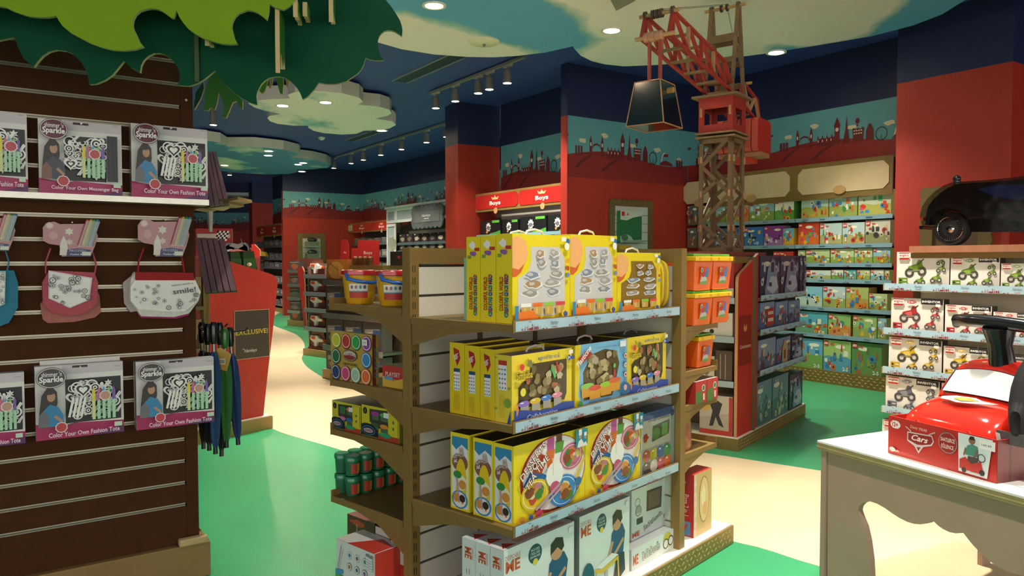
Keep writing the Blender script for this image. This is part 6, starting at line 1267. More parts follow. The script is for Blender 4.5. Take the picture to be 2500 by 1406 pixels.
rows = [
 [(98, 165, 190, GREY, 'red bus box'), (168, 274, 192, LIME, 'half hidden meadow box'), (278, 345, 195, MEADOW, 'orange and green box'), (348, 418, 190, LIME, 'green box'), (420, 494, 165, WARM_, 'orange flame box'), (496, 658, 156, MEADOW, 'green train box'), (662, 786, 148, ('#e8e4d8', '#58983c', MEADOW[2]), 'white topped green tub box'), (832, 1008, 115, ('#a8c4b8', '#a0a850', MEADOW[2]), 'wide red train box'), (1012, 1195, 105, ('#a0b8a0', '#94a050', MEADOW[2]), 'wide number train box'), (1200, 1412, 90, ('#c0c8a8', '#b0b058', WARM_[2]), 'large pale box with gears')],
 [(98, 162, 335, GREY, 'dark vehicle box'), (166, 246, 338, GREY, 'half hidden grey box'), (250, 360, 340, ('#4a5a78', '#4a5058', BLUE[2]), 'grey blue box'), (362, 422, 336, BLUE, 'narrow blue box'), (425, 464, 330, BLUE, 'slim blue box'), (466, 591, 330, BLUE, 'blue box with black and white animal'), (593, 714, 322, PURP, 'purple box'), (716, 786, 338, ('#6ab0c8', '#d8a838', WARM_[2]), 'small yellow and blue box'), (815, 949, 295, ('#c8482c', '#d86828', ('#3a9ac8', '#d83a68', '#e0b028', '#58a848')), 'bright rainbow brick box'), (955, 1098, 305, ('#b8ccc8', '#a8a868', MEADOW[2]), 'pale house box with red roof'), (1100, 1245, 300, ('#b8ccc8', '#b0a870', MEADOW[2]), 'pale stall box'), (1248, 1410, 285, ('#c8c4b0', '#8a8a5c', GREY[2]), 'pale truck box')],
 [(655, 785, 488, ('#c83a2c', '#b83028', MEADOW[2]), 'low red box'), (815, 862, 480, LIME, 'small green box'), (866, 1022, 475, LIME, 'lime box with red boat'), (1026, 1178, 470, LIME, 'lime box with tractor'), (1180, 1298, 468, LIME, 'lime box with digger'), (1301, 1413, 465, MEADOW, 'green garden box')],
 [(815, 862, 612, TEALP, 'small blue box'), (866, 1030, 610, ('#c8d4c8', '#a8b068', BLUE[2]), 'long low pale box'), (1033, 1111, 606, ('#d8d4c0', '#58a048', WARM_[2]), 'tiny box with red bug'), (1114, 1196, 606, TEALP, 'tiny teal box'), (1199, 1284, 606, LIME, 'tiny box with yellow car'), (1287, 1374, 606, ('#d0d4c4', '#6aa8b8', BLUE[2]), 'tiny box with blue elephant'), (1377, 1410, 608, LIME, 'narrow end box')],
 [(802, 977, 714, ('#8ac0d0', '#b8c8b8', BLUE[2]), 'pale sea box with white ship'), (981, 1127, 716, ('#b8ccd0', '#94a058', ('#c83a28', '#b02c24', '#e8e0cc', '#d8b028')), 'box with red fire engine'), (1129, 1277, 720, ('#a8b468', '#b09848', ('#d8a020', '#d86a20', '#3a70a8')), 'box with yellow digger'), (1280, 1399, 762, LIME, 'small farm box')],
 [(805, 1014, 878, TEALP, 'wide airport box'), (1018, 1164, 895, ('#8ab468', '#c88a48', MEADOW[2]), 'box with wooden stall'), (1178, 1334, 905, ('#98b868', '#8aa058', ('#d84028', '#3a88b8', '#e8e4d8', '#d8b030')), 'box with small shop'), (1338, 1397, 920, MEADOW, 'end box half in shadow')],
 [(790, 985, 1052, ('#6aa8c8', '#7aa050', MEADOW[2]), 'tall box with red barn'), (989, 1169, 1066, ('#a8c070', '#5a98b0', ('#d86a28', '#c83a28', '#e8e4d0', '#3a78a8')), 'tall box with blue play house'), (1173, 1369, 1082, ('#5a8a48', '#6a8a48', ('#3a80b8', '#8a9a4c', '#c8502c', '#5a6a48')), 'tall dark green jungle box')]]
for r_, row in enumerate(rows):
    z = (LS + [.166 + .035])[r_] - .035 + .021 if r_ < 6 else .166
    for i, (a, b, yt, pal, desc) in enumerate(row):
        block_box(r_, i, ZX(a), ZX(b), ZY(yt), z, pal, r_ * 40 + i, desc, age='2-5' if r_ in (5, 6) and i < 3 else None)
# ================================================================== construction gondola with the toy crane
FCN = Fr(1.833, 6.092, 53.3)
cg = thing('construction_shelving', 'red and bronze shelving with a tall red end panel, below the toy crane', 'shelving unit', FCN.w(0, 0, 0), FCN.rz)
CL = 1.9; cz = lambda px, py, y=0: FCN.px(px, py, y)[1]; cxp = lambda px, y=0: FCN.X(px, y, 800)
m = MB(); m.box(0, CL, 0, 1.0, .0, .10, '#8f7440'); m.part('base', cg, 'tread')
m = MB(); m.box(.005, CL - .005, .005, .995, .1, .108, '#e6dcc8'); m.part('base_top', cg, 'paint')
lzm = MB()
for i in range(40):
    for j in range(3):
        x = .03 + i * .047 + (j % 2) * .022; z = .024 + j * .027; s = 1 if (i + j) % 2 else -1
        lzm.mesh([(x - .016, 0, z - .006 * s), (x, 0, z - .008), (x + .016, 0, z + .006 * s), (x, 0, z + .008), (x, -.004, z)], [(0, 1, 4), (1, 2, 4), (2, 3, 4), (3, 0, 4)], lin('#a88c50'))
q = lzm.part('tread_pattern', cg, 'gold'); q['kind'] = 'stuff'
xp0, xp1 = .02, cxp(1850, .02)
zq = lambda px, py: cz(px, py, .02)
m = MB(); m.slab([(xp0, .109), (xp1, .109), (xp1, zq(1850, 618)), (xp1 - .03, zq(1845, 622)), (xp0 + .05, zq(1803, 668)), (xp0 + .012, zq(1799, 676)), (xp0, zq(1797, 688))], .02, .045, '#b9271d', '#c8946a'); o = m.part('end_panel', cg, 'paint')
W = xp1 - xp0; a0, a1 = cxp(1804, .02), cxp(1834, .02); zA, zB = cz(1820, 890, .02), cz(1820, 770, .02); m = MB()
m.art((a0, .0195, zA), (a1 - a0, 0, 0), (0, 0, zB - zA), [('r', '#8a1e1a', 0, 0, 1, 1), ('t', '#e6cbb0', 'Construction', .52, .38, .075, {'w': .86, 'b': .01}), ('p', '#c98a50', [(.36, .74), (.40, .84), (.5, .76), (.6, .84), (.64, .74), (.58, .68), (.42, .68)])]); m.part('sign', o, 'card')
m = MB(); m.box(.38, CL - .02, .49, .52, .109, 1.58, '#4c4236'); m.part('core_panel', cg, 'paint'); m = MB(); m.box(.36, .40, .0, .98, .109, 1.58, '#6a5a3c'); m.part('end_back', cg, 'paint')
m = MB(); m.box(.0, 1.15, .17, .98, 1.585, 1.625, '#8c4034'); m.part('top_board', cg, 'wood'); m = MB(); m.box(.02, .36, .05, .96, 1.53, 1.584, '#7d6232'); m.part('top_rail', cg, 'gold')
CS = [cz(1854, 722), cz(1854, 806), cz(1853, 906)]
for z in CS:
    o = shelf(cg, xp1 + .005, CL - .04, .0, .48, z - .02, strip=1, th=.03, c='#6e6048', st_h=.055)
ES = [cz(1745, 735, .1), cz(1740, 835, .1), cz(1735, 950, .1)]
for z in ES:
    m = MB(); m.box(.02, .358, .05, .96, z - .03, z, '#6a5a3c'); o = m.part('end_shelf', cg, 'gold'); m = MB(); m.box(.012, .0195, .05, .96, z - .035, z + .015, '#a9bcc0'); m.part('price_strip', o, 'card')
NAVYP = ('#3a3f5c', '#2a2c3c', ('#c8c8d0', '#6a7490', '#8a90a8', '#4a5478', '#b0b4c4'))
SEA = ('#7a94b8', '#4a6488', ('#c84030', '#b8b0a0', '#d0c8b8', '#4a5a70', '#8a7a60'))
MIST = ('#6a8a94', '#4a6a6c', ('#a8a890', '#7a8a88', '#c8c0a0', '#5a7478'))
def cbox(a, b, yt, z, pal, sd, desc, title=None, y=.02, d=.12):
    xa, xb = cxp(a, y), cxp(b, y); zt = cz(a, yt, y); f = scene_art(pal, sd)
    if title == 'POLICE': f += [('p', '#7c8aa8', [(.2, .05), (.35, .7), (.6, .95), (.8, .6), (.9, .05)]), ('r', '#2a3050', .5, .6, .66, .84), ('p', '#b8bcc8', [(.3, .2), (.5, .5), (.8, .48), (.9, .2), (.6, .05)]), ('r', '#2c3458', .4, .25, .55, .35), ('t', '#d8c8c0', 'POLICE', .27, .8, .09, {'w': .46, 'b': .02}), ('r', '#1c1c28', .86, .88, .96, .97)]
    else: f += [('o', '#e8e4dc', .16, .88, .05), ('o', '#e8e4dc', .30, .88, .05), ('o', '#3a4a68', .16, .88, .028), ('o', '#3a4a68', .30, .88, .028)]
    if title == 'bus': f += [('p', '#b8382c', [(.4, .1), (.95, .2), (.92, .8), (.45, .75)]), ('r', '#d8c8b0', .5, .55, .88, .66), ('r', '#d8c8b0', .5, .3, .88, .42)]
    if title == 'tower': f += [('p', '#c8a070', [(.35, .05), (.75, .05), (.72, .65), (.54, .95), (.38, .65)]), ('p', '#6a4a30', [(.48, .2), (.6, .2), (.6, .5), (.54, .56), (.48, .5)])]
    pbox(FCN, 'brick_model_box', desc, xa + .002, xb - .002, z + .001, zt, y, y + d, pal[1], {'f': f}, group='brick model boxes', faces={'l': pal[1], 'r': '#1c1c26'})
for i, (a, b, t_) in enumerate(((1854, 1902, 'left'), (1903, 1948, 'second'))): cbox(a, b, 624, CS[0] - .02, NAVYP, 3, 'dark police brick box, %s on the top shelf beside the red end panel' % t_, 'POLICE')
cbox(1950, 1958, 624, CS[0] - .02, NAVYP, 5, 'thin dark brick box, third on the top shelf beside the red end panel'); cbox(1959, 1966, 624, CS[0] - .02, NAVYP, 6, 'thin dark brick box, last on the top shelf beside the red end panel')
cbox(1855, 1890, 740, CS[1] - .02, SEA, 11, 'blue brick box with red double-decker bus', 'bus'); cbox(1892, 1922, 738, CS[1] - .02, SEA, 12, 'blue brick box with stone gate, middle of its shelf'); cbox(1924, 1952, 736, CS[1] - .02, SEA, 13, 'blue brick box with brown figure, right on its shelf')
cbox(1852, 1894, 832, CS[2] - .02, ('#8a9cb0', '#5a6c88', GREY[2]), 21, 'grey blue brick box with stadium, lower shelf'); cbox(1896, 1930, 828, CS[2] - .02, SEA, 22, 'blue brick box with sand coloured church tower', 'tower'); cbox(1932, 1960, 822, CS[2] - .02, NAVYP, 23, 'dark police brick box, right end of the lower shelf', 'POLICE')
for i, (a, b, yt, t_) in enumerate(((1850, 1886, 936, 'left'), (1888, 1926, 922, 'middle'))): cbox(a, b, yt, .108, MIST, 31 + i, 'teal misty brick box standing on the base, %s' % t_)
cbox(1929, 1961, 916, .108, NAVYP, 35, 'black brick box standing on the base, right end', 'POLICE')
# stock on the shelves of the end, facing the main gondola
EFR = FCN.sub(0, 0, -90)
def ebox(px0, px1, yt, z, c, f, desc, x0=.03, d=.2):
    def yz_(px): r = ray(px, 800); o = FCN.w(x0, 0, 0); t = o.dot(FCN.d) / r.dot(FCN.d); p = r * t; return (p - o).dot(FCN.n)
    def zz(px, py): r = ray(px, py); o = FCN.w(x0, 0, 0); t = o.dot(FCN.d) / r.dot(FCN.d); return CAMH + r.z * t
    pbox(EFR, 'construction_toy_box', desc, -yz_(px0), -yz_(px1), z + .001, zz(px1, yt), x0, x0 + d, c, {'f': f}, group='boxes on the end shelves')
YV = [('r', '#d8d2c6', 0, 0, 1, 1), ('p', '#d8a828', [(.1, .3), (.4, .35), (.5, .7), (.3, .75)]), ('o', '#2c2a28', .2, .25, .09), ('o', '#2c2a28', .5, .25, .09), ('l', '#d8a828', .45, .5, .8, .8, .05), ('p', '#d8a828', [(.7, .7), (.9, .75), (.9, .9), (.75, .88)]), ('r', '#c8281c', .05, .85, .3, .97)]
ebox(1742, 1790, 640, ES[0], '#9a3a30', [('r', '#a8342c', 0, 0, 1, 1), ('r', '#c8beb0', 0, 0, 1, .3), ('blob', '#5a3a34', .5, .6, .3, .2, 3)], 'red carton between the orange bins and the red end panel')
ebox(1690, 1788, 765, ES[1], '#cfc8bc', YV, 'white carton picturing a yellow excavator, on the end shelf')
ebox(1700, 1745, 870, ES[2], '#b8b4a0', [('r', '#c8c4b0', 0, 0, 1, 1), ('blob', '#6a7a5c', .5, .5, .3, .3, 5), ('r', '#a8342c', 0, 0, 1, .15)], 'pale carton beside the orange bin on the end shelf'); ebox(1748, 1788, 858, ES[2], '#6a5a4c', [('r', '#5a4a40', 0, 0, 1, 1), ('l', '#b8b0a4', .3, .1, .3, .9, .02), ('l', '#b8b0a4', .6, .1, .6, .9, .02)], 'brown carton next to the red end panel on the end shelf')
ebox(1710, 1790, 970, .108, '#b8b0a0', [('r', '#b8ac98', 0, 0, 1, 1), ('p', '#c8c0b0', [(0, .4), (1, .6), (1, 1), (0, 1)]), ('p', '#2c2c30', [(.3, .2), (.4, .6), (.3, .8), (.5, .9), (.7, .8), (.6, .5), (.75, .2), (.6, .25), (.5, .45), (.42, .22)]), ('blob', '#d8b040', .2, .7, .15, .12, 4), ('r', '#b83028', .0, .0, 1, .12), ('r', '#b83028', .9, .1, 1, .98)], 'carton picturing a black robot on the base of the end')

# ---- crane model
FCR = Fr(1.915, 6.95, -36.7)
TB, TR = '#7a6040', '#a83226'; ED = '#b98a62'
cr = thing('toy_crane', 'wooden brown and red tower crane model standing on the construction shelf', 'crane model', FCR.w(0, 0, 1.626), FCR.rz)
ZB = 1.626; hw = .15
def zrel(z): return z - ZB
Dc = FCR.o.y
def zc(py, Y=None): return CAMH + (636 - py) * (Y or Dc) / FPX - ZB
t0, t1 = 0.0, zc(345)
bays = 2
def lattice_face(parent, name, fn):
    """fn maps (u,v) on a tower face to 3-D; corner strips and X braces"""
    m = MB(); w = .035
    for u in (-1, 1): m.bar(fn(u * (hw - w / 2), t0), fn(u * (hw - w / 2), t1), w, .014, TB, up=fn(0, 0, True))
    m.bar(fn(-hw, t1 - .02), fn(hw, t1 - .02), .04, .014, TB, up=fn(0, 0, True)); m.bar(fn(-hw, t0 + .02), fn(hw, t0 + .02), .04, .014, TB, up=fn(0, 0, True))
    n = 4
    for i in range(n):
        a, b = t0 + (t1 - t0) * i / n + .02, t0 + (t1 - t0) * (i + 1) / n - .0
        s = 1 if i % 2 else -1; m.bar(fn(-s * (hw - .03), a), fn(s * (hw - .03), b), .032, .012, TB, up=fn(0, 0, True))
        if i in (0, 2): m.bar(fn(s * (hw - .03), a + .0), fn(-s * .02, (a + b) / 2), .03, .012, TB, up=fn(0, 0, True))
    o = m.part(name, parent, 'wood')
    for i in range(3):
        for u in (-1, 1):
            q = MB(); z = t0 + (t1 - t0) * (i + .7) / 3.3; q.bar(fn(u * (hw - .018), z - .03, out=.012), fn(u * (hw - .018), z + .03, out=.012), .018, .014, ED, up=fn(0, 0, True)); q.part('peg', o, 'wood')
def face_fn(ax, s):
    def fn(u, v, nrm=False, out=0.0):
        if nrm: return (0, s, 0) if ax == 'y' else (s, 0, 0)
        return (u, s * (hw + out), v) if ax == 'y' else (s * (hw + out), u, v)
    return fn
for ax, s in (('y', -1), ('y', 1), ('x', -1), ('x', 1)): lattice_face(cr, 'tower_side', face_fn(ax, s))
for i, (z, e, th) in enumerate(((t1 + .005, .185, .016), (t1 + .04, .185, .016))):
    m = MB(); m.box(-e, e, -e, e, z, z + th, '#8f7350'); m.part('platform', cr, 'wood', bevel=.002)
c0, c1 = t1 + .058, zc(248)
cab = MB()
def cab_wall(m, fn, w=.19):
    # wall with a window
    z0, z1 = c0, c1; a, b = w * .68, .0; zl, zh = z0 + (z1 - z0) * .22, z0 + (z1 - z0) * .68
    for u0, u1, v0, v1 in ((-w, -a, z0, z1), (a, w, z0, z1), (-a, a, z0, zl), (-a, a, zh, z1)):
        P = [fn(u0, v0), fn(u1, v0), fn(u1, v1), fn(u0, v1)]; Q = [fn(u0, v0, out=-.016), fn(u1, v0, out=-.016), fn(u1, v1, out=-.016), fn(u0, v1, out=-.016)]
        m.mesh(P + Q, [(0, 1, 2, 3), (7, 6, 5, 4), (0, 4, 5, 1), (1, 5, 6, 2), (2, 6, 7, 3), (3, 7, 4, 0)], lin(TR))
hwc = .16
def fcab(ax, s):
    def fn(u, v, nrm=False, out=0.0):
        k = s * (hwc + out)
        if ax == 'y': return (u, k, v) if s < 0 else (-u, k, v)
        return (k, u, v) if s > 0 else (k, -u, v)
    return fn
for ax, s in (('y', -1), ('y', 1), ('x', -1), ('x', 1)):
    m = MB(); cab_wall(m, fcab(ax, s), .16 if ax == 'y' else .142); o = m.part('cab_wall', cr, 'paint')
for sx in (-1, 1):
    m = MB(); z = c0 + .14; m.box(sx * .135 - .01, sx * .135 + .01, -.175, -.161, z, z + .08, ED); m.part('peg', cr, 'wood')
m = MB(); e = .21; m.box(-e, e, -e, e, c1 + .001, c1 + .02, '#8f7350'); m.part('platform', cr, 'wood')
c2 = c1 + .021; zt = zc(25)
# mast: two leaning A frames
for sx in (-1, 1):
    m = MB(); x = sx * .125; top = (x, .04, zt)
    for sy in (-1, 1): m.bar((x, .04 + sy * .15, c2), (x, .04 + sy * .015, zt), .03, .026, '#82684a')
    m.bar((x, -.06, c2 + (zt - c2) * .38), (x, .12, c2 + (zt - c2) * .62), .018, .022, '#82684a'); m.bar((x, .14, c2 + (zt - c2) * .34), (x, -.03, c2 + (zt - c2) * .62), .018, .022, '#82684a')
    m.tube([(x - .014, .04, zt), (x + .014, .04, zt)], .034, '#6e563c', 14); m.part('mast_frame', cr, 'wood')
for f_, h_ in ((.12, .05), (.36, .05), (.60, .07)):
    m = MB(); z = c2 + (zt - c2) * f_; q = .15 * (1 - f_); m.box(-.14, .14, .04 - q - .016, .04 - q, z, z + h_, '#7a6040'); m.box(-.14, .14, .04 + q, .04 + q + .016, z, z + h_, '#7a6040'); m.part('cross_board', cr, 'wood')
m = MB(); m.tube([(-.19, .04, zt), (.19, .04, zt)], .014, '#b98f5c', 10); m.part('mast_axle', cr, 'wood', 50)
for x in (-.035, .02): m = MB(); m.lathe([(.03, -.008), (.034, -.006), (.028, 0), (.034, .006), (.03, .008)], '#4a3c2c', (x, .04, zt), 14, 'x'); m.part('pulley', cr, 'wood', 40)
# jib: two red trusses towards the viewer
JL = 1.36; jb0, jb1 = c2 + .02, c2 + .23; jt0 = c2 + .27
P0 = lambda t: (-.02 - t * JL, jb0 + (jb1 - jb0) * t)
def jib_truss(x):
    m = MB(); w, th = .022, .026; n = 5; lo = lambda t: (x, P0(t)[0], P0(t)[1]); hi = lambda t: (x, P0(t)[0], P0(t)[1] + .20)
    m.bar(lo(0), lo(1.0), th, w, TR); m.bar(hi(.17), hi(.95), th, w, TR); m.bar(lo(0), hi(.17), th, w, TR); m.bar(lo(1.0), hi(.95), th, w, TR)
    ts = [.17, .36, .55, .74, .95]
    for i, t in enumerate(ts): 
        m.bar(hi(t), lo(t), th, w, ED if i % 2 else TR)
        if i: m.bar(hi(t), lo(ts[i - 1]), th, w, TR)
    m.part('jib_truss', cr, 'paint')
for x in (-.115, .115): jib_truss(x)
for i, t in enumerate((.05, .24, .43, .62, .80)):
    m = MB(); y, z = P0(t); m.box(-.103, .103, y - .022, y + .022, z - .008, z + .008, '#8f7350'); m.part('jib_rung', cr, 'wood')
    if 0 < i < 4: m = MB(); m.box(-.103, .103, y - .05, y - .014, z + .192, z + .208, '#8f7350'); m.part('jib_rung', cr, 'wood')
y, z = P0(1.0); tipl = (y, z)
m = MB(); m.tube([(-.165, y, z), (.165, y, z)], .016, '#c79a68', 10); m.part('tip_axle', cr, 'wood', 50)
m = MB(); m.lathe([(.03, -.09), (.038, -.085), (.038, -.05), (.032, -.045), (.04, -.04), (.04, .0), (.032, .004), (.038, .01), (.038, .06), (.03, .065)], '#c58a66', (.0, y, z), 16, 'x'); m.part('winch_drum', cr, 'wood', 40)
yh, zh = P0(.95)[0], P0(.95)[1] + .20
m = MB(); m.tube([(-.165, yh, zh), (.165, yh, zh)], .015, '#b98f5c', 10); m.part('tip_axle', cr, 'wood', 50)
for x in (-.115, -.05, -.015, .02, .115): m = MB(); m.lathe([(.032, -.011), (.036, -.008), (.028, 0), (.036, .008), (.032, .011)], '#5a4638', (x, yh, zh), 14, 'x'); m.part('pulley', cr, 'wood', 40)
m = MB()
for x in (-.05, .02): m.tube([(x, yh, zh + .03), (x, .04, zt + .03)], .002, '#2c2a28', 5)
m.tube([(.02, .04, zt), (.02, .55, c2 + .1)], .002, '#2c2a28', 5); m.part('cable', cr, 'plastic')
# counter jib and counterweight behind
def cj(t, top): return (.06 + t * .62, c2 - .0 - t * .16 + (.20 if top else 0))
for x in (-.115, .115):
    m = MB(); th, w = .024, .02; P = lambda t, k: (x, cj(t, k)[0], cj(t, k)[1])
    m.bar(P(.1, 0), P(.9, 0), th, w, TR); m.bar(P(.2, 1), P(.85, 1), th, w, TR); m.bar(P(.9, 0), P(1.0, .0), th, w, TR); m.bar(P(.85, 1), P(1.0, 0), th, w, TR); m.bar(P(.1, 0), P(.2, 1), th, w, TR)
    for a, b in ((.25, .5), (.75, .5), (.75, .98)): m.bar(P(a, 1), P(b, 0), th, w, ED)
    m.part('counter_jib_truss', cr, 'paint')
for t in (.3, .6, .95): m = MB(); a, b = cj(t, 0); m.box(-.103, .103, a - .02, a + .02, b - .008, b + .008, '#8f7350'); m.part('jib_rung', cr, 'wood')
m = MB(); m.tube([(-.17, cj(.35, 1)[0], cj(.35, 1)[1] + .02), (.17, cj(.35, 1)[0], cj(.35, 1)[1] + .02)], .014, '#b98f5c', 10); m.part('counter_axle', cr, 'wood', 50)
yw = .56; zw0, zw1 = zc(378, Dc + .45), zc(300, Dc + .45)
for i in range(6):
    m = MB(); x = -.20 + i * .068; pts = [(-(yw - .16), zw0), (-(yw + .16), zw0), (-(yw + .19), zw0 + .03), (-(yw + .19), zw1 - .03), (-(yw + .16), zw1), (-(yw - .16), zw1), (-(yw - .19), zw1 - .03), (-(yw - .19), zw0 + .03)]
    m.slab(pts, x, x + .06, '#b5291f', '#c0503c', plane='yz'); m.part('counterweight_plate', cr, 'paint')
m = MB(); m.box(-.21, .21, yw - .12, yw + .12, zw0 - .045, zw0 - .003, '#a87850'); m.part('counterweight_tray', cr, 'wood'); m = MB(); m.box(-.1, .1, yw - .1, yw + .1, zw0 - .09, zw0 - .046, '#c8391f'); m.part('counterweight_foot', cr, 'paint')
m = MB(); m.box(-.02, .02, yw - .02, yw + .02, zw1, cj(.9, 0)[1], '#8f7350'); m.part('hanger', cr, 'wood')
m = MB(); m.box(-.05, -.03, yw - .194, yw - .19, zw0 + .06, zw1 - .06, ED); m.part('peg', cr, 'wood')
# hanging bucket
bk = thing('crane_bucket', 'black tapered bucket with pale edges hanging from the crane jib', 'crane bucket', FCR.w(0, 0, ZB), FCR.rz)
by, bz1 = tipl[0], tipl[1] - .36; bz0 = bz1 - .33
tw, bw_, d1, d0 = .105, .155, .125, .165
def hexa(m, w1, e1, w0, e0, z1, z0, c): m.mesh([(-w0, by - e0, z0), (w0, by - e0, z0), (w0, by + e0, z0), (-w0, by + e0, z0), (-w1, by - e1, z1), (w1, by - e1, z1), (w1, by + e1, z1), (-w1, by + e1, z1)], [(3, 2, 1, 0), (0, 1, 5, 4), (1, 2, 6, 5), (2, 3, 7, 6), (3, 0, 4, 7), (4, 5, 6, 7)], lin(c))
m = MB(); hexa(m, tw, d1, bw_, d0, bz1, bz0, '#161418'); m.part('bucket', bk, 'lacquer')
m = MB()
c8 = [(-bw_, by - d0, bz0), (bw_, by - d0, bz0), (bw_, by + d0, bz0), (-bw_, by + d0, bz0), (-tw, by - d1, bz1), (tw, by - d1, bz1), (tw, by + d1, bz1), (-tw, by + d1, bz1)]
for a, b in ((0, 1), (1, 2), (2, 3), (3, 0), (4, 5), (5, 6), (6, 7), (7, 4), (0, 4), (1, 5), (2, 6), (3, 7)): m.bar(c8[a], c8[b], .007, .007, '#b8845c')
m.part('edge_strip', bk, 'wood')
for x in (-.045, .045): m = MB(); m.bar((x, by, bz1), (x, by, tipl[1] - .042), .022, .022, '#b04a36'); m.part('hanger_bar', bk, 'paint')
m = MB(); m.tube([(.118, by - .02, bz1 - .07), (.165, by - .02, bz1 - .07)], .022, '#b08a4c', 12); m.part('brass_knob', bk, 'gold', 50)
# ================================================================== partition with the small framed window
xa, xb = FPA.X(1487, 0, 560), FPA.X(1589, 0, 560); zt = FPA.px(1490, 487, 0)[1]
t, inn = frame_thing(FPA, xa, xb, .9, zt, 'bronze scalloped frame around a white niche on the red partition', w=.085)
m = MB(); m.box(inn[0][0], inn[1][0], -.012, -.004, inn[0][1], inn[2][1], '#5c564a'); m.part('backing', t, 'paint')
z = inn[0][1]
while z < inn[2][1] - .1:
    m = MB(); m.box(inn[0][0], inn[1][0], -.022, -.0125, z, z + .115, '#c9cec6'); m.part('slat_board', t, 'paint'); z += .122
x0, x1 = FPA.X(1513, -.1), FPA.X(1565, -.1); z0, z1 = FPA.px(1513, 592, -.1)[1], FPA.px(1513, 514, -.1)[1]
m = MB(); m.box(x0 - .03, x1 + .03, -.18, -.023, z0 - .014, z0 - .002, '#dfe6e0'); m.box(x0 - .03, x1 + .03, -.184, -.18, z0 - .014, z0 + .03, '#dfe6e0'); solo(m, 'acrylic_ledge', 'clear little ledge in the white niche', 'shelf', FPA.w(0, 0, 0), FPA.rz, None, 'film')
pbox(FPA, 'baseplate_box', 'green box with pale top standing in the framed niche', x0, x1, z0, z1, -.11, -.04, '#2c7a48', {'f': [('r', '#1f6b42', 0, 0, 1, 1), ('p', '#c8d4cc', [(0, .72), (.3, .7), (.6, .8), (1, .86), (1, 1), (0, 1)]), ('r', '#c8281c', .05, .84, .2, .97), ('p', '#d8602c', [(.28, .86), (.4, .86), (.34, .97)]), ('p', '#a8c0b8', [(0, 0), (1, 0), (1, .1), (.6, .08), (.5, .2), (.3, .26), (0, .2)]), ('e', '#4a6a5c', .2, .16, .16, .1)]})
m = MB(); a, b = FPA.px(1515, 611, -.1); m.box(a, a + .2, -.11, -.05, b, b + .07, '#c8a02c'); solo(m, 'yellow_pack', 'small yellow pack under the green box in the niche', 'toy box', FPA.w(0, 0, 0), FPA.rz)

def crown_sign(fr, x0, x1, z0, z1, y, label, n=2, first=None, c='#8a6c38'):
    t = thing('crown_sign', label, 'sign', fr.w(0, 0, 0), fr.rz); W = x1 - x0; H = z1 - z0
    m = MB(); m.box(x0, x1, y, y + .03, z0, z1, c); m.part('sign_board', t, 'gold'); w = (W - .06) / n; off = first or 0
    for i in range(n):
        a, b = x0 + .04 + i * w, x0 + .02 + (i + 1) * w; q = .05; m = MB(); za, zb = z0 + H * .13, z1 - H * .12
        m.slab([(a + q, za), (b - q, za), (b, za + q), (b, zb - q), (b - q, zb), (a + q, zb), (a, zb - q), (a, za + q)], y - .008, y - .0005, '#b3221d')
        cw = (b - a); m.art((a, y - .0082, za), (cw, 0, 0), (0, 0, zb - za), [('t', '#ece2d8', 'Boys', .48, .34, .36, {'w': .26, 'b': .03}), ('p', '#e0b87c', [(.42, .62), (.54, .62), (.57, .84), (.515, .74), (.48, .88), (.445, .74), (.39, .84)]), ('o', '#e0b87c', .48, .9, .035)]); m.part('red_panel', t, 'card')
        m = MB(); cxx = (a + b) / 2; m.slab([(cxx + .055 * math.cos(k * .449), z0 + .0 + .05 * math.sin(k * .449)) for k in range(14)], y - .014, y - .0085, '#c08a58'); m.part('round_badge', t, 'wood')
    return t
SY = -.42
xa = FBO.X(1159, SY, 495); xb = FBO.X(1395, SY, 495); crown_sign(FBO, xa, xb, FBO.px(1163, 519, SY)[1], FBO.px(1160, 475, SY)[1], SY, 'bronze board with two red crowned Boys signs, behind the red partition edge')
bs = thing('boys_shelving', 'white slatted shelving below the two large Boys signs', 'shelving unit', FBO.w(0, 0, 0), FBO.rz)
m = MB(); m.box(xa, .9, -.03, -.005, .2, 2.5, '#4a4238'); m.part('back_panel', bs, 'paint')
for i in range(12):
    m = MB(); z = .3 + i * .17; m.box(FBO.X(1225, -.04), .9, -.045, -.031, z, z + .16, '#cfc6b8'); m.part('slat_board', bs, 'paint')
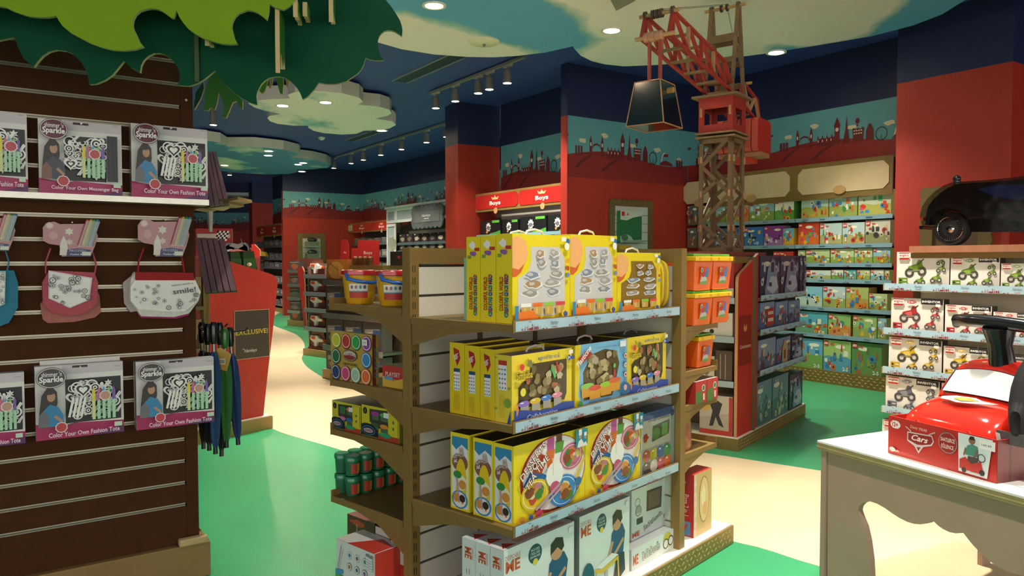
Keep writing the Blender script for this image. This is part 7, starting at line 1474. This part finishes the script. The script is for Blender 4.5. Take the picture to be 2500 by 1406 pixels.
for k, py in enumerate((567, 640, 715)):
    z = FBO.px(1330, py, SY)[1]; plain = MB(); plain.box(xa, .86, SY + .02, -.05, z - .03, z, '#54462c'); o = plain.part('shelf', bs, 'gold'); m = MB(); m.box(xa, .86, SY + .012, SY + .0195, z - .04, z + .012, '#7fa0ac'); m.part('price_strip', o, 'card')
    if k == 0:
        for i, (a, b, yt) in enumerate(((1172, 1222, 540), (1226, 1266, 538), (1270, 1334, 531), (1338, 1395, 526))):
            x0, x1 = FBO.X(a, SY + .03, 550), FBO.X(b, SY + .03, 550); pbox(FBO, 'vehicle_pack', 'black pack with white burst and green trim, %s from left under the Boys signs' % ORD[i], x0, x1 - .006, z + .001, FBO.px(a, yt, SY + .03)[1], SY + .03, SY + .2, '#1a1a1c', {'f': [('r', '#17181a', 0, 0, 1, 1), ('star', '#d8d4d0', .42, .55, .33, 9, .72), ('blob', '#6a6a6c', .42, .5, .1, .15, i), ('r', '#5aa838', .6, .82, .95, .98), ('p', '#4a9a34', [(.45, 0), (1, 0), (1, .3), (.8, .2), (.5, .12)]), ('blob', '#b88a4c', .35, .22, .06, .1, 7)]}, group='black packs under the Boys signs')
    else:
        for i in range(4): pbox(FBO, 'vehicle_pack', 'dark pack, %s from left on the %s lower shelf under the Boys signs' % (ORD[i], ('upper', 'second')[k - 1]), xa + .1 + i * .5, xa + .52 + i * .5, z + .001, z + .26, SY + .03, SY + .2, '#2a2826', {'f': scene_art(GREY, 300 + k * 9 + i)}, group='black packs under the Boys signs')

# ================================================================== grey Hamleys-style cabinet and the far wall
FH = FP3.sub(0, -.55)
hx = lambda px, y=0: FH.X(px, y, 560)
hz_ = lambda px, py, y=0: FH.px(px, py, y)[1]
x0, x1 = hx(946), hx(1135); zt = hz_(946, 512); zm = hz_(946, 549)
gc = thing('grey_cabinet', 'white and grey panelled cabinet left of the red column', 'cabinet', FH.w(0, 0, 0), FH.rz); GR, GP = '#b9bcb8', '#8b9192'
def panel_frame(a, b, za, zb, y=0, w=.07):
    m = MB()
    for q in ((a, b, y - .03, y, zb - w, zb), (a, b, y - .03, y, za, za + w), (a, a + w, y - .03, y, za + w, zb - w), (b - w, b, y - .03, y, za + w, zb - w)): m.box(*q, GR)
    o = m.part('panel_frame', gc, 'paint', bevel=.006); m = MB(); m.box(a + w, b - w, y - .012, y - .002, za + w, zb - w, GP); m.part('panel_field', o, 'paint')
xq = hx(968); panel_frame(x0, xq, zm + .03, zt); panel_frame(xq + .01, x1, zm + .03, zt); panel_frame(x0, xq, .4, zm + .01)
m = MB(); m.box(x0 - .03, x1, -.08, .4, zt, zt + .06, GR); m.part('cornice', gc, 'paint', bevel=.01)
m = MB(); m.box(x0, x1, .36, .4, .1, zm, '#57534c'); m.part('back_panel', gc, 'paint')
for i in range(14):
    m = MB(); z = .5 + i * .13
    if z + .12 < zm: m.box(xq + .02, x1, .345, .359, z, z + .118, '#b8b4a8'); m.part('slat_board', gc, 'paint')
for k, py in enumerate((591, 611, 640, 668)):
    z = hz_(1040, py); m = MB(); m.box(xq + .02, x1, .02, .34, z - .02, z, '#6a7478'); m.box(xq + .02, x1, .012, .019, z - .05, z + .01, '#8aa2ac'); m.part('shelf', gc, 'steel')
    for i in range(6): 
        a = xq + .06 + i * .40; pbox(FH, 'model_pack', 'small dark model car pack, %s from left on the %s shelf of the grey cabinet' % (ORD[i], ORD[k]), a, a + .36, z + .001, z + (.2 if k else .22), .05, .2, '#2c2724', {'f': [('r', '#241f1d', 0, 0, 1, 1), ('blob', ('#8a7a68', '#6a5a50', '#a89a88')[i % 3], .5, .45, .35, .25, i + k), ('r', '#4a4440', 0, 0, 1, .12), ('r', '#a8a098', .1, .86, .3, .95)]}, group='model packs in the grey cabinet') if a + .36 < x1 else None
a, b = hx(1008, -.1), hx(1080, -.1); z0, z1 = hz_(1040, 553, -.1), hz_(1040, 505, -.1); out, inn = scallop_frame(a, b, z0, z1, w=.10, step=.22, amp=.05)
t = thing('shop_sign', 'dark grey scalloped shop sign on the grey cabinet', 'sign', FH.w(0, 0, 0), FH.rz)
m = MB(); m.slab(out, -.12, -.085, '#4c4e4c'); m.part('sign_board', t, 'paint', bevel=.01)
m = MB(); m.box(inn[0][0], inn[1][0], -.126, -.1205, inn[0][1], inn[2][1], '#585a58'); m.art((inn[0][0], -.127, inn[0][1]), (inn[1][0] - inn[0][0], 0, 0), (0, 0, inn[2][1] - inn[0][1]), [('t', '#e2e0d8', 'Hamleys', .5, .58, .34, {'sh': .35, 'w': .34}), ('r', '#d8d6ce', .42, .30, .6, .36), ('r', '#a8a69e', .34, .12, .66, .15)]); m.part('sign_face', t, 'paint')
# far Boys sign and shelves to the left of the cabinet
SY2 = -.45; xa, xb = FP3.X(847, SY2, 555), FP3.X(960, SY2, 555)
crown_sign(FP3, xa + .45, xb, FP3.px(900, 566, SY2)[1], FP3.px(900, 541, SY2)[1], SY2, 'two small red Boys signs on the far wall, left of the grey cabinet')
m = MB(); z0, z1 = FP3.px(855, 568, SY2)[1], FP3.px(855, 546, SY2)[1]; m.box(xa, xa + .43, SY2, SY2 + .03, z0, z1, '#8a6c38'); m.box(xa + .05, xa + .4, SY2 - .01, SY2 - .001, z0 + .05, z1 - .05, '#c8b890'); solo(m, 'blank_sign', 'cream blank sign at the left end of the far Boys signs', 'sign', FP3.w(0, 0, 0), FP3.rz, None, 'paint')
def far_shelves(fr, xa, xb, y0, zs, name, label, pal, gid, w=.42, h=.28, slat=None, sd=0, desc='clear boxed toy'):
    t = thing(name, label, 'shelving unit', fr.w(0, 0, 0), fr.rz); m = MB(); m.box(xa, xb, -.03, -.008, .1, max(zs) + .6, slat or '#5a5148'); m.part('back_panel', t, 'paint'); m = MB(); m.box(xa, xb, y0, -.03, 0, .12, '#8f7440'); m.part('base', t, 'tread')
    for k, z in enumerate(zs):
        m = MB(); m.box(xa, xb, y0 + .02, -.031, z - .025, z, '#6a5f50'); m.box(xa, xb, y0 + .01, y0 + .019, z - .04, z + .015, '#a8b4b8'); m.part('shelf', t, 'steel'); n = int((xb - xa) / w)
        for i in range(n):
            rg = random.Random(sd + k * 17 + i); a = xa + .03 + i * (xb - xa - .04) / n; hh = h * (.75 + .25 * rg.random())
            pbox(fr, 'boxed_toy', '%s, %s from left, %s shelf down of %s' % (desc, ORD[i], ORD[k], gid), a, a + (xb - xa) / n - .03, z + .001, z + hh, y0 + .04, y0 + .25, pal[1], {'f': [('r', pal[1], 0, 0, 1, 1), ('r', pal[2][rg.randrange(len(pal[2]))], .08, .1, .92, .7), ('blob', pal[2][rg.randrange(len(pal[2]))], .5, .4, .28, .22, sd + k + i), ('r', pal[0], .05, .78, .6, .95), ('l', '#d8d4cc', .2, .2, .3, .7, .03)]}, group='toys on ' + gid)
    return t
far_shelves(FP3, xa + .3, hx(944) - .25, SY2 + .05, [FP3.px(900, p, SY2)[1] for p in (595, 625, 655, 690)], 'far_wall_shelving', 'far shelving of clear toy packs under the small Boys signs', ('#8a8a88', '#5c5654', ('#8a827c', '#a09a94', '#6a7068', '#7c4a44')), 'far wall', sd=5, h=.2)
# far left bay: Boys signs and shelves
xa, xb = FB2.X(634, .2, 560), FB2.X(706, .2, 560)
SB = .0
crown_sign(FB2, FB2.X(626, SB, 560), FB2.X(688, SB, 560), FB2.px(655, 578, SB)[1], FB2.px(655, 549, SB)[1], SB, 'two small red Boys signs deep in the far left bay')
fs = far_shelves(FB2.sub(0, .34), FB2.X(628, .1, 640), FB2.X(704, .1, 640), -.36, [FB2.px(660, p, .0)[1] for p in (602, 632, 653, 688, 716, 740, 768)], 'far_bay_shelving', 'far shelving of grey toy packs beside the far red partition', ('#8a8688', '#5a4f50', ('#8a8086', '#a09a9c', '#6c6468')), 'far bay', w=.5, h=.2, sd=50, desc='grey boxed toy')
# framed white niche on the far partition
xa, xb = FP2.X(727, 0, 600), FP2.X(793, 0, 600); zt = FP2.px(730, 570, 0)[1]
t, inn = frame_thing(FP2, xa, xb, .8, zt, 'bronze scalloped frame around white slats on the far red partition', w=.13, c='#7a6438')
m = MB(); m.box(inn[0][0], inn[1][0], -.012, -.004, inn[0][1], inn[2][1], '#6a6458'); m.part('backing', t, 'paint'); z = inn[0][1]
while z < inn[2][1] - .1: m = MB(); m.box(inn[0][0], inn[1][0], -.022, -.0125, z, z + .13, '#c4c4ba'); m.part('slat_board', t, 'paint'); z += .14
for i, py in enumerate((600, 630)):
    q = FP2.px(748, py, -.2); m = MB(); m.box(q[0], q[0] + .34, -.3, -.04, q[1], q[1] + .12, '#6f7a5c'); m.box(q[0] - .02, q[0] + .36, -.32, -.025, q[1] - .04, q[1] - .002, '#8a9a88'); m.ball((q[0] + .17, -.2, q[1] + .17), .13, '#3a3a3c', sc=(1.1, .8, .5)); solo(m, 'niche_toy', 'small green and black toy on a ledge in the far niche, %s one' % ('upper', 'lower')[i], 'toy', FP2.w(0, 0, 0), FP2.rz, 'toys in the far niche', 'plastic')

# ================================================================== blaster gondolas in the middle distance
def blaster(fr, x, y, z, label, s=1.0, group='orange and white toy blasters'):
    t = thing('toy_blaster', label, 'toy blaster', fr.w(x, y, z), fr.rz, group)
    m = MB(); m.slab([(-.17 * s, .02 * s), (.17 * s, .02 * s), (.17 * s, .10 * s), (.12 * s, .22 * s), (-.13 * s, .22 * s), (-.17 * s, .14 * s)], .03, .034, '#6a3c2c'); m.box(-.17 * s, .17 * s, -.02, .04, 0, .02 * s, '#8a2c28'); m.part('backing_card', t, 'card')
    m = MB(); m.slab([(-.14 * s, .12 * s), (-.12 * s, .17 * s), (.02 * s, .17 * s), (.06 * s, .14 * s), (.14 * s, .13 * s), (.14 * s, .10 * s), (.02 * s, .09 * s), (.0, .03 * s), (-.05 * s, .03 * s), (-.05 * s, .08 * s)], -.01, .028, '#dcd6cc'); m.part('blaster_body', t, 'plastic', bevel=.004)
    m = MB(); m.slab([(-.12 * s, .13 * s), (-.10 * s, .16 * s), (-.02 * s, .16 * s), (-.03 * s, .12 * s)], -.016, -.0105, '#d8501c'); m.part('orange_trim', t, 'plastic'); m = MB(); m.tube([(.14 * s, .01, .115 * s), (.165 * s, .01, .115 * s)], .018 * s, '#d8501c', 10); m.part('muzzle', t, 'plastic')
FN = Fr(-3.429, 12.39, -41)
bg_ = thing('blaster_shelving', 'silver shelving stacked with toy blasters beside the light path', 'shelving unit', FN.w(0, 0, 0), FN.rz); NW = .98
m = MB(); m.box(0, NW, 0, .8, 0, .11, '#9a7c48'); m.part('base', bg_, 'tread'); m = MB(); m.box(.03, NW, .36, .4, .11, 1.5, '#5c564c'); m.part('core_panel', bg_, 'paint'); m = MB(); m.box(0.0, .03, .1, .8, .11, 1.45, '#b9b2a4'); m.part('side_frame', bg_, 'steel')
NS = [FN.px(770, p, .02)[1] for p in (673, 716, 756, 802)] + [.112]
for k, z in enumerate(NS):
    if k < 4: m = MB(); m.box(.02, NW, .02, .36, z - .03, z, '#8a857c'); m.box(.02, NW, .005, .019, z - .045, z + .02, '#b4b8ba'); m.part('shelf', bg_, 'steel')
    for i in range(2): blaster(FN, .24 + i * .44, .10, z + .001, 'orange and white toy blaster, %s, %s shelf beside the light path' % (('left', 'right')[i], ORD[k]), 1.15 if k != 4 else 1.25)
FN3 = Fr(-2.50, 9.95, -44)
g3 = thing('blister_shelving', 'silver shelving of grey blister packs behind the yellow buckets', 'shelving unit', FN3.w(0, 0, 0), FN3.rz)
m = MB(); m.box(0, 1.3, 0, .7, 0, .12, '#a58a58'); m.part('base', g3, 'tread'); m = MB(); m.box(.02, 1.28, .01, .68, .12, .13, '#e0d8c8'); m.part('base_top', g3, 'paint'); m = MB(); m.box(0, 1.3, .34, .38, .12, 1.42, '#6a5c40'); m.part('core_panel', g3, 'paint')
m = MB(); m.box(FN3.X(853, .02), 1.3, .02, .7, 1.44, 1.49, '#7d6232'); m.part('top_rail', g3, 'gold')
G3 = [FN3.px(830, p, .0)[1] for p in (688, 770, 850)]
for k, z in enumerate(G3):
    m = MB(); m.box(0, 1.3, .02, .34, z - .03, z, '#8a857c'); m.box(0, 1.3, .005, .019, z - .05, z + .02, '#b4b8ba'); m.part('shelf', g3, 'steel')
    for i in range(3): pbox(FN3, 'blister_pack', 'grey blister pack, %s from left, %s shelf behind the yellow buckets' % (ORD[i], ORD[k]), .03 + i * .42, .41 + i * .42, z - .32 + .0 if k == 9 else (G3[k + 1] if k < 2 else .13) + .002, z - .06, .04, .2, '#55504c', {'f': [('r', '#4e4a48', 0, 0, 1, 1), ('p', '#9a9c9c', [(.1, .5), (.9, .55), (.9, .8), (.1, .75)]), ('r', '#3a5a90', .55, .55, .95, .75), ('blob', '#8a8478', .4, .3, .25, .15, i), ('l', '#d8d8d4', .2, .62, .5, .66, .03)]}, group='grey blister packs')
f = [('r', '#c8843c', 0, 0, 1, 1), ('e', '#e8b860', .45, .5, .35, .4), ('l', '#4a3c28', .2, .8, .55, .5, .03), ('l', '#4a3c28', .5, .7, .55, .25, .03), ('star', '#f0d890', .2, .4, .1, 5, .4), ('r', '#a05c2c', 0, 0, 1, .12)]
pbox(FN3, 'display_poster_box', 'glowing orange box picturing a pickaxe, above the blister packs', FN3.X(797, .05), FN3.X(850, .05), G3[0] + .001, FN3.px(800, 633, .05)[1], .05, .2, '#b8743c', {'f': f})
for i in range(4):
    x = FN3.X(860 + i * 12, .1, 640); m = MB(); m.box(x, x + .05, .1, .16, 0, .09, '#7a4a28'); m.lathe([(.022, .09), (.022, .11), (.01, .115)], '#e8c890', (x + .025, .13, 0), 10); solo(m, 'small_lantern', 'small brown lantern toy, %s from left on the rail behind the buckets' % ORD[i], 'toy', FN3.w(0, 0, 1.491), FN3.rz, 'lantern toys on the rail')
# red acrylic sign holders further back
FAC = Fr(-3.3, 14.9, -20)
for i, (a, b, yt, yb) in enumerate(((830, 851, 585, 640), (858, 925, 588, 640))):
    x0, z1 = FAC.px(a, yt, 0); x1 = FAC.X(b, 0, 600); z0 = FAC.px(a, yb + 8, 0)[1]; m = MB(); W, H = x1 - x0, z1 - z0
    m.slab([(x0, z0), (x1, z0), (x1, z1 - .1), (x1 - .05, z1), (x0 + .02, z1)] if i == 0 else [(x0, z0), (x1, z0), (x1, z1), (x0 + W * .25, z1 + .02), (x0 + W * .22, z1 - .14), (x0, z1 - .14)], 0, .02, '#a8241f'); m.art((x0, 0, z0), (W, 0, 0), (0, 0, H), [('t', '#dcc0b4', 'Boys', .6, .5, .16, {'w': .3})])
    hz0 = z0; solo(m, 'shelf_header', 'red shelf header board below the far Boys signs, %s one' % ('left', 'right')[i], 'sign', FAC.w(0, 0, 0), FAC.rz, 'red header boards', 'plastic')
x0, x1 = FAC.X(826, 0, 640), FAC.X(930, 0, 640); m = MB(); m.box(x0, x1, -.25, .25, 0, .12, '#8f7440'); m.box(x0 + .02, x1 - .02, -.02, .2, .12, hz0 - .002, '#8a2a22'); solo(m, 'island_stand', 'low red stand that carries the two red header boards', 'stand', FAC.w(0, 0, 0), FAC.rz, None, 'paint')
m = MB(); FGW = Fr(-2.2, 13.5, -10); x, z = FGW.px(957, 594, 0); pts = []
for i in range(32): a = 2 * math.pi * i / 32; r = .125 if (i // 2) % 2 else .105; pts.append((x + r * .62 * math.cos(a), z + r * math.sin(a)))
m.slab(pts, 0, .03, '#e0d8c8'); m.box(x - .012, x + .012, .005, .025, 0, z - .1, '#e0d8c8'); solo(m, 'gear_sign', 'white cog wheel cut-out in front of the grey cabinet', 'sign', FGW.w(0, 0, 0), FGW.rz, None, 'paint')
pbox(FN3, 'dark_toy_box', 'dark green box with red mark behind the bronze post', FN3.X(953, .1, 640), FN3.X(992, .1, 640), 1.491, FN3.px(960, 614, .1)[1], .1, .3, '#24241f', {'f': [('r', '#2c2c24', .04, .04, .96, .96), ('blob', '#a83a28', .55, .6, .12, .1, 3)]})
# second, farther blaster rack with a red leaning end panel
FN2 = Fr(-5.35, 18.0, -41)
g2 = thing('narrow_rack', 'narrow silver rack with a red leaning end panel, left of the blasters', 'shelving unit', FN2.w(0, 0, 0), FN2.rz)
m = MB(); m.box(0, .95, 0, .6, 0, .14, '#9a7c48'); m.part('base', g2, 'tread'); m = MB(); m.box(0, .95, .3, .33, .14, 1.6, '#7a3a30'); m.part('core_panel', g2, 'paint')
G2 = [FN2.px(722, p, 0)[1] for p in (661, 695, 728, 760)] + [.15]
for k, z in enumerate(G2):
    if k < 4: m = MB(); m.box(0, .5, .02, .3, z - .03, z, '#8a857c'); m.box(0, .5, .005, .019, z - .05, z + .02, '#c0c0bc'); m.part('shelf', g2, 'steel')
    pbox(FN2, 'clear_pack', 'clear pack with orange toy, %s shelf from the top of the narrow rack' % ORD[k], .04, .46, z + .001, z + .24, .05, .2, '#6a5c54', {'f': [('r', '#5c504a', 0, 0, 1, 1), ('blob', ('#a85c3c', '#8a6a58', '#4a6a4c', '#7a6a60', '#c8642c')[k], .5, .45, .35, .3, k), ('l', '#c8c4bc', .1, .8, .9, .84, .04)]}, group='packs on the narrow rack')
P = [FN2.px(a, b, -.05) for a, b in ((726, 655), (737, 650), (742, 662), (748, 800), (744, 806), (738, 760))]
m = MB(); m.slab(P, -.05, -.02, '#a3241e', '#c8946a'); m.part('end_panel', g2, 'paint')

# ================================================================== red end panel "EXCLUSIVE!" and its gondola
FX = Fr(-2.211, 6.954, 54.6)
xg = thing('exclusive_shelving', 'large red sloping end panel of a toy shelving unit behind the umbrellas', 'shelving unit', FX.w(0, 0, 0), FX.rz)
m = MB(); m.box(-1.6, 0, 0, .9, 0, .115, '#9a7c48'); m.part('base', xg, 'tread'); m = MB(); m.box(-1.6, -.01, .01, .89, .115, .123, '#e0d6c4'); m.part('base_top', xg, 'paint')
yP = .05
P = [FX.px(a, b, yP) for a, b in ((512, 624), (563, 638.6), (605, 652), (653.5, 666), (666, 671), (674, 678), (677.7, 690.6), (670, 773), (661, 850), (655, 900), (648, 965), (643, 1016), (592, 1028), (513, 1044))]
P[-3:] = [(p[0], .124) for p in P[-3:]]
m = MB(); m.slab(P, yP, yP + .03, '#b22a1d', '#c8946a'); o = m.part('end_panel', xg, 'paint')
a, zt = FX.px(571, 759, yP); b = FX.X(657, yP, 800); zb = FX.px(571, 880, yP)[1]; m = MB(); m.box(a, b, yP - .005, yP - .001, zb, zt, '#c8a080'); m.art((a, yP - .0055, zb), (b - a, 0, 0), (0, 0, zt - zb), [('r', '#463a36', .015, .012, .985, .988), ('t', '#c8ac3c', 'EXCLUSIVE!', .49, .55, .10, {'w': .92, 'b': .02}), ('t', '#e0dcd0', 'Hamleys', .44, .16, .09, {'sh': .35, 'w': .36}), ('t', '#e0dcd0', 'at', .24, .21, .03, {})]); m.part('poster', o, 'card')
xpst = FX.X(503, .1, 850); m = MB(); m.box(xpst - .03, xpst + .03, .08, .14, .124, 1.5, '#8a6c38'); m.part('post', xg, 'gold'); m = MB(); m.box(-1.6, -.55, .45, .48, .124, 1.25, '#5a3a30'); m.part('core_panel', xg, 'paint')
for z in (.42, .80, 1.16): m = MB(); m.box(-1.6, xpst - .04, .05, .45, z - .03, z, '#6a5a3c'); m.part('shelf', xg, 'gold')
for k, z in enumerate((.80, 1.16)):
    for i in range(3): pbox(FX, 'action_toy_box', 'brown action toy box, %s, %s shelf behind the umbrellas' % (ORD[i], ('lower', 'upper')[k]), xpst - .28 - i * .3, xpst - .05 - i * .3, z + .001, z + .25, .08, .3, '#4a3a28', {'f': scene_art(('#8a6a48', '#4a3a28', ('#c8a868', '#2c2824', '#d8d0c0', '#8a3a28')), 80 + i + k)}, group='boxes behind the umbrellas')
# toys standing on top of that unit
zt = 1.30; m = MB(); m.box(-1.2, -.2, .12, .50, 1.27, 1.299, '#a83226'); m.part('top_board', xg, 'paint')
def top_box(a, b, yt, y, label, pal, sd, kind='toy box'):
    x0, x1 = FX.X(a, y, 630), FX.X(b, y, 630); h = FX.px(a, yt, y)[1]
    m = MB(); w = x1 - x0; H = h - zt; m.slab([(-w / 2, 0), (w / 2, 0), (w / 2, H * .5), (w * .25, H), (-w / 2, H)], -.06, .06, pal[1]); m.art((-w / 2, -.06, 0), (w * .9, 0, 0), (0, 0, H * .8), [q for q in scene_art(pal, sd) if q[0] != 'r' or q[2] == 0]); solo(m, 'boxed_figure', label, kind, FX.w((x0 + x1) / 2, y + .06, zt + .001), FX.rz, 'boxes on top of the red unit')
JUN = ('#2c5a2c', '#1f3a1c', ('#c8602c', '#4a8a38', '#2c2c20', '#8aa848'))
top_box(563, 592, 614, .15, 'green jungle box with orange stripe on the red unit, left one', JUN, 3); top_box(594, 628, 613, .15, 'green jungle box with orange stripe on the red unit, right one', JUN, 9)
isl = thing('toy_island', 'red toy island behind the sloping red end panel, carrying small vehicles', 'display stand', at(560, 640, 8.6) * Vector((1, 1, 0)) if False else (at(560, 640, 8.6).x, 8.6, 0), 0)
foot = [(a - isl.location.x, b - 8.6) for a, b in ((-3.31, 7.85), (-2.62, 7.85), (-3.15, 9.5), (-4.0, 9.5))]
m = MB(); m.slab(foot, -1.575, 0, '#8f251e', plane='xy'); m.part('body', isl, 'paint'); m = MB(); m.slab(foot, -1.598, -1.5755, '#b8382c', plane='xy'); m.part('top_board', isl, 'paint')
fl = thing('checkered_flag', 'small black and white checkered flag above the purple roof', 'flag', at(524, 588, 8.0)); m = MB(); s = .021
for i in range(6):
    for j in range(5): m.mesh([(i * s + j * .006, .002 * math.sin(i), j * s), ((i + 1) * s + j * .006, .002 * math.sin(i + 1), j * s), ((i + 1) * s + (j + 1) * .006, .002 * math.sin(i + 1), (j + 1) * s), (i * s + (j + 1) * .006, .002 * math.sin(i), (j + 1) * s)], [(0, 1, 2, 3)], lin('#e8e4dc' if (i + j) % 2 else '#141414'))
m.part('cloth', fl, 'fabric'); m = MB(); m.tube([(-.02, .004, 1.599 - fl.location.z), (.035, .004, .12)], .004, '#2c2a28', 6); m.part('stick', fl, 'plastic')
t = thing('toy_motorbike', 'grey toy motorbike with black wheels above the red end panel', 'toy motorbike', (at(582, 600, 8.3).x, 8.3, 1.599))
for x in (-.09, .055): m = MB(); m.lathe([(.05, -.012), (.07, -.012), (.074, 0), (.07, .012), (.05, .012), (.05, -.012)], '#1e1c1c', (x, 0, .075), 18, 'y'); o = m.part('wheel', t, 'plastic', 40); m = MB(); [m.bar((x, 0, .075), (x + .05 * math.cos(q), 0, .075 + .05 * math.sin(q)), .004, .004, '#8a8684', up=(0, 1, 0)) for q in [i * 1.257 for i in range(5)]]; m.part('spokes', o, 'steel')
m = MB(); m.slab([(-.1, .11), (-.05, .14), (.0, .13), (.05, .15), (.06, .11), (.0, .08)], -.015, .015, '#7a7472'); m.bar((.05, 0, .08), (.03, 0, .19), .008, .008, '#9a9694'); m.part('frame', t, 'steel', bevel=.003)
for i, (a, b, y0, y1, Y, c, lb) in enumerate(((478, 566, 558, 600, 9.4, '#b8261e', 'long red header board behind the checkered flag'), (598, 632, 606, 622, 9.0, '#c02a20', 'red stepped side board, left one above the red end panel'), (614, 634, 596, 620, 8.2, '#c02a20', 'red stepped side board, right one above the red end panel'))):
    p, q = at(a, y1, Y), at(b, y0, Y); w, h = q.x - p.x, q.z - p.z; m = MB()
    m.slab([(0, 1.6 - p.z), (w, 1.6 - p.z), (w, h * (.45 if i else 1)), (w * .8, h * (.6 if i else 1)), (w * .35, h), (0, h)], 0, .03, c, '#c8946a'); 
    if i == 0: m.box(.02, w - .02, -.004, -.001, h * .45, h * .7, '#d8c8b0')
    solo(m, 'red_side_board', lb, 'board', p, 0, 'red boards above the end panel', 'paint')
m = MB(); m.lathe([(.06, 0), (.075, .05), (.05, .1), (.02, .11), (.02, .13), (1e-5, .14)], '#b8261e', n=14); solo(m, 'red_toy_pot', 'small round red toy left of the checkered flag', 'toy', (at(504, 590, 8.8).x, 8.8, 1.599), 0, None, 'plastic', 40)
for i, (a, b, c, Y) in enumerate(((556, 600, '#b83a34', 8.0), (548, 575, '#c8c4c0', 8.05), (604, 650, '#c8a428', 8.9))):
    p = at(a, 624 if i < 2 else 600, Y); m = MB(); w = at(b, 600, Y).x - p.x; m.slab([(0, 0), (w, -.01), (w * .9, .04), (w * .5, .06), (w * .1, .05)], 0, .08, c); solo(m, 'small_toy_car', ('red toy car below the toy motorbike', 'pale toy car beside the checkered flag', 'yellow toy plane right of the toy motorbike')[i], 'toy', (p.x, p.y, 1.61), 0, None, 'plastic', bevel=.006)
